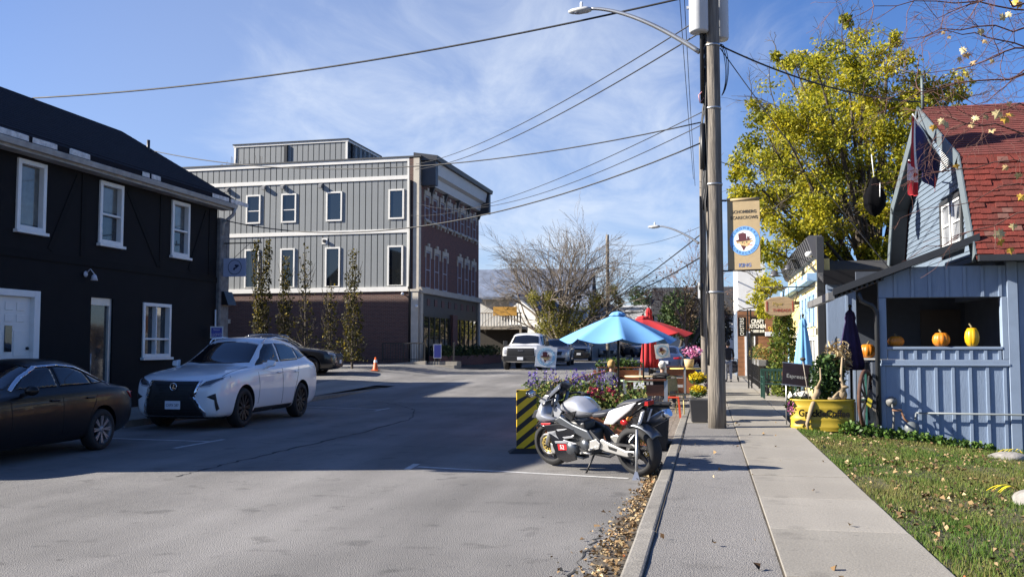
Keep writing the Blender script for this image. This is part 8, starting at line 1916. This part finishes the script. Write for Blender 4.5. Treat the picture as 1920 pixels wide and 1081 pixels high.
# engine, radiator, belly fairing with silver slashes
mb = MB(); mb.bx(.62, -.14, .22, 1.02, .14, .52); mb.bx(.72, -.12, .52, 1.0, .12, .64); mb.build('engine', engm, MC, bevel=.03, seg=2)
mb = MB(); mb.lathe([(.001, .06), (.075, .055), (.09, .03), (.095, 0)], 24, Matrix.Translation((.93, .14, .30)) @ RX @ Matrix.Diagonal((1, 1, 1, 1))); mb.lathe([(.001, .05), (.06, .045), (.075, 0)], 20, Matrix.Translation((.70, .14, .36)) @ RX); mb.build('engine_cover', frame_m, MC)
mb = MB(); mb.ball((1.08, .16, .44), .038, 12, 8, sq=(1, .6, 1)); mb.ball((1.03, .165, .41), .03, 10, 7, sq=(1, .6, 1)); mb.build('water_pump', alum, MC)
for s in (1, -1):
    plate_([(1.34, .58), (1.05, .62), (.84, .56), (.80, .50), (.98, .40), (.86, .30), (.84, .16), (1.02, .11), (1.16, .16), (1.22, .30), (1.26, .46)], s*.165, s*.195, gloss, 'side_fairing', bevel=.012)
    for pts in ([(1.29, .49), (1.13, .52), (1.21, .47), (1.10, .42), (1.13, .455), (1.25, .475)], [(1.12, .535), (.93, .56), (.99, .535), (1.10, .515)], [(1.03, .445), (.83, .475), (.87, .445), (1.0, .425)], [(1.02, .41), (.80, .375), (.86, .36), (1.03, .39)], [(1.17, .38), (.92, .40), (.96, .37), (1.16, .355)]): plate_(pts, s*.192, s*.202, silver, 'fairing_stripe', bevel=.002)
    plate_([(1.13, .345), (.98, .355), (.98, .28), (1.12, .265)], s*.1955, s*.199, MATS['moto_red'], 'number_plate', bevel=0)
text('52', .075, white, 'lettering', MC, Matrix.Translation((1.055, .2, .31)) @ Matrix.Rotation(R(180), 4, 'Z') @ Matrix.Rotation(R(90), 4, 'X'), .001)
plate_([(1.20, .62), (1.12, .64), (1.10, .34), (1.17, .34)], -.15, .15, blackm, 'radiator')
mb = MB()
for k in range(4): mb.tube([(1.02, -.09+.06*k, .5), (1.10, -.09+.06*k, .36), (1.02, -.07+.045*k, .18), (.85, -.05+.03*k, .15)], .018, 8)
mb.build('header_pipes', MATS['exhaust_steel'], MC)

# ------------------------------------------------------------------ people
skin = mat('skin', (.44, .26, .18), .55, var=.06)
def skinned(name, joints, bones, m, parent, sub=2, root=0):
    """one continuous surface grown round a skeleton; joints = (x, y, z, rx, ry)"""
    me = bpy.data.meshes.new(name); me.from_pydata([j[:3] for j in joints], bones, []); me.update()
    o = bpy.data.objects.new(name, me); COL.objects.link(o)
    md = o.modifiers.new('skin', 'SKIN'); md.use_smooth_shade = True
    if not me.skin_vertices: me.attributes  # created with the modifier
    lay = me.skin_vertices[0] if len(me.skin_vertices) else None
    if lay is None:
        bm = bmesh.new(); bm.from_mesh(me); bm.verts.layers.skin.verify(); bm.to_mesh(me); bm.free(); lay = me.skin_vertices[0]
    for i, j in enumerate(joints): lay.data[i].radius = (j[3], j[4] if len(j) > 4 else j[3]); lay.data[i].use_root = (i == root)
    s = o.modifiers.new('sub', 'SUBSURF'); s.levels = s.render_levels = sub
    bpy.context.view_layer.update(); applied(o); o.data.materials.clear(); o.data.materials.append(m)
    for p in o.data.polygons: p.use_smooth = True
    o.parent = parent; return o
def head(parent, c, rz, hair, long=False, cap=None):
    M = Matrix.Translation(c) @ Matrix.Rotation(rz, 4, 'Z')
    mb = MB(); mb.lathe([(.001, -.125), (.035, -.12), (.058, -.085), (.072, -.03), (.077, .02), (.074, .06), (.055, .1), (.001, .12)], 18, M @ Matrix.Diagonal((1.0, 1.18, 1, 1)))
    mb.ball(M @ Vector((0, -.098, -.015)), .014, 8, 6, sq=(.8, 1, 1.2))
    for s in (1, -1): mb.ball(M @ Vector((s*.076, .005, -.01)), .022, 8, 6, sq=(.35, .8, 1.2))
    h = mb.build('head', skin, parent)
    mb = MB()
    for s in (1, -1): mb.ball(M @ Vector((s*.03, -.082, .008)), .008, 6, 5)
    mb.build('eyes', blacktrim, h); mb = MB(); mb.ball(M @ Vector((0, -.084, -.062)), .016, 8, 5, sq=(1.4, .4, .35)); mb.build('mouth', mat('lips', (.4, .15, .12), .5, var=0), h)
    hr = MB(); hr.ball((0, 0, 0), .1, 20, 14, sq=(.98, 1.12, 1.12)); vv = []
    for v in hr.v:
        v = Vector(v); k = 1+.05*math.sin(v.x*70)+.04*math.sin(v.z*80+v.y*50); v = v*k
        if v.y < -.03 and v.z < .045: v.y = -.03+(v.y+.03)*.25; v.z = max(v.z, .0) if v.y < -.02 else v.z
        v.z = max(v.z, -.09 if not long else -.22); vv.append(tuple(M @ (v+Vector((0, .018, .03)))))
    hr.v = vv; hr.build('hair', hair, parent)
    return h
def hand(parent, c, d, s=1):
    """palm, four bent fingers of their own lengths and a thumb"""
    c = Vector(c); d = Vector(d).normalized(); sd = d.cross(Vector((0, 0, 1))).normalized()*s; dn = Vector((0, 0, -1)); mb = MB(); mb.beam(c-d*.02, c+d*.07, .075, .026)
    for k, L_ in enumerate((.065, .078, .072, .055)):
        p = c+d*.07+sd*(.028-.019*k); mb.tube([p, p+d*L_*.5, p+d*L_*.8+dn*L_*.35, p+d*L_*.85+dn*L_*.7], [.0095, .009, .008, .006], 6)
    p = c+sd*.04; mb.tube([p, p+sd*.025+d*.03, p+sd*.02+d*.06+dn*.02], [.011, .010, .008], 6); return mb.build('hand', skin, parent)
def seated(label, P, rz, top, trous, hair, sleeve=True, long=False, lean=.0, zs=.45):
    t = thing('person', label, 'person', P, rz)
    # facing local -y; hips at seat height
    H = [(0, .02, zs+.10, .15, .12), (0, .05, zs+.24, .14, .105), (0, .06+lean, zs+.42, .165, .11), (0, .05+lean, zs+.54, .12, .085), (0, .045+lean, zs+.615, .05, .05)]
    arms = [(.17, .05+lean, zs+.535, .058, .058), (.215, -.02, zs+.30, .045, .045), (.17, -.24, zs+.26, .036, .036), (-.17, .05+lean, zs+.535, .058, .058), (-.215, -.02, zs+.30, .045, .045), (-.17, -.24, zs+.26, .036, .036)]
    skinned('top', H+arms, [(0, 1), (1, 2), (2, 3), (3, 4), (3, 5), (5, 6), (6, 7), (3, 8), (8, 9), (9, 10)], top, t)
    legs = [(0, .02, zs+.08, .13, .1), (.10, -.04, zs+.08, .095, .09), (.12, -.42, zs+.06, .07, .07), (.12, -.44, .10, .05, .05), (-.10, -.04, zs+.08, .095, .09), (-.12, -.42, zs+.06, .07, .07), (-.12, -.44, .10, .05, .05)]
    skinned('trousers', legs, [(0, 1), (1, 2), (2, 3), (0, 4), (4, 5), (5, 6)], trous, t)
    skinned('neck', [(0, .05+lean, zs+.56, .052, .052), (0, .035+lean, zs+.66, .05, .05), (0, .03+lean, zs+.72, .05, .05)], [(0, 1), (1, 2)], skin, t)
    head(t, Vector((0, .015+lean, zs+.765)), 0, hair, long)
    for s in (1, -1):
        hand(t, (s*.165, -.27, zs+.26), (-.2*s, -1, 0), -s); mb = MB(); mb.hull8([(s*.12-.045, -.62, 0), (s*.12+.045, -.62, 0), (s*.12+.045, -.38, 0), (s*.12-.045, -.38, 0), (s*.12-.035, -.58, .05), (s*.12+.035, -.58, .05), (s*.12+.04, -.39, .10), (s*.12-.04, -.39, .10)]); mb.build('shoe', blackm, t, bevel=.012, seg=2)
    return t
whair = mat('white_hair', (.62, .60, .55), .8, var=.25, vs_=30, bump=.6, bs=60); bhair = mat('straw_hair', (.42, .27, .10), .8, var=.3, vs_=25, bump=.6, bs=50); dhair = mat('dark_hair', (.03, .022, .018), .7, var=.2)
blk = mat('black_knit', (.013, .013, .016), .85, var=.2, vs_=20); dgr = mat('charcoal_knit', (.05, .055, .07), .85, var=.3, vs_=12); dj = mat('dark_denim', (.03, .04, .07), .85, var=.2)
P = ond(1243, 700, 23.75); zt = ond(1243, 677, 23.75).z; seated('white haired person in a black top seated with their back to the camera', (P.x, P.y, .11), R(160), blk, dj, whair, zs=zt-.11-.89)
P = ond(1148, 700, 23.2); zt = ond(1148, 675, 23.2).z; seated('straw haired figure in a charcoal patterned top seated at the left of the patio', (P.x, P.y, .11), R(150), dgr, dj, bhair, zs=zt-.11-.89)
WP = ond(1366, 719, 40.2); WK = thing('person', 'person in a dark jacket and pale grey trousers walking away up the sidewalk', 'person', (WP.x, WP.y, .13), R(180))
skinned('jacket', [(0, 0, .92, .155, .12), (0, 0, 1.12, .15, .11), (0, .0, 1.32, .17, .11), (0, 0, 1.43, .11, .08), (0, 0, 1.49, .05, .05), (.18, 0, 1.41, .06, .06), (.23, -.05, 1.15, .05, .05), (.20, -.30, 1.05, .04, .04), (-.18, 0, 1.41, .06, .06), (-.23, -.05, 1.15, .05, .05), (-.20, -.30, 1.05, .04, .04)], [(0, 1), (1, 2), (2, 3), (3, 4), (3, 5), (5, 6), (6, 7), (3, 8), (8, 9), (9, 10)], mat('dark_jacket', (.018, .018, .022), .8, var=.2), WK)
skinned('trousers', [(0, 0, .90, .13, .11), (.09, -.02, .84, .09, .09), (.10, -.10, .48, .07, .07), (.10, -.05, .09, .05, .05), (-.09, .0, .84, .09, .09), (-.10, .08, .48, .07, .07), (-.10, .22, .12, .05, .05)], [(0, 1), (1, 2), (2, 3), (0, 4), (4, 5), (5, 6)], mat('grey_trousers', (.32, .32, .33), .8, var=.1), WK)
skinned('neck', [(0, 0, 1.45, .05, .05), (0, 0, 1.53, .05, .05), (0, 0, 1.58, .05, .05)], [(0, 1), (1, 2)], skin, WK); head(WK, Vector((0, -.01, 1.625)), 0, dhair)
for s in (1, -1):
    hand(WK, (s*.2, -.33, 1.04), (0, -1, -.1), -s); y = -.05 if s > 0 else .22; mb = MB(); mb.hull8([(s*.1-.045, y-.2, 0), (s*.1+.045, y-.2, 0), (s*.1+.045, y+.07, 0), (s*.1-.045, y+.07, 0), (s*.1-.035, y-.15, .05), (s*.1+.035, y-.15, .05), (s*.1+.04, y+.06, .1), (s*.1-.04, y+.06, .1)]); mb.build('shoe', blackm, WK, bevel=.012)
SP = Vector((WP.x+.18, WP.y+.30, .125)); ST = thing('stroller', 'black folding stroller pushed along the sidewalk', 'stroller', SP, R(180))
mb = MB()
for s in (-.22, .22):
    mb.tube([(s, .12, .99), (s, -.15, .55), (s, -.55, .1)], .016, 6); mb.tube([(s, .05, .12), (s, -.1, .45), (s, -.35, .75)], .014, 6)
mb.tube([(-.22, .12, .99), (.22, .12, .99)], .018, 6); mb.build('frame', blackm, ST)
mb = MB(); mb.hull8([(-.2, -.45, .40), (.2, -.45, .40), (.2, -.08, .45), (-.2, -.08, .45), (-.2, -.5, .52), (.2, -.5, .52), (.2, -.02, .95), (-.2, -.02, .95)]); mb.build('seat', mat('stroller_fabric', (.02, .02, .03), .8, var=.2), ST, bevel=.03)
for s in (-.25, .25):
    for y in (.05, -.55): mb = MB(); mb.lathe([(.06, -.02), (.10, -.02), (.10, .02), (.06, .02), (.06, -.02)], 22, Matrix.Translation((s, y, .10)) @ Matrix.Rotation(R(90), 4, 'Y')); mb.lathe([(.001, -.012), (.062, -.012), (.062, .012), (.001, .012)], 16, Matrix.Translation((s, y, .10)) @ Matrix.Rotation(R(90), 4, 'Y'), 1); mb.build('wheel', [rubber, steel], ST)
for o in list(bpy.data.meshes):
    if o.users == 0: bpy.data.meshes.remove(o)
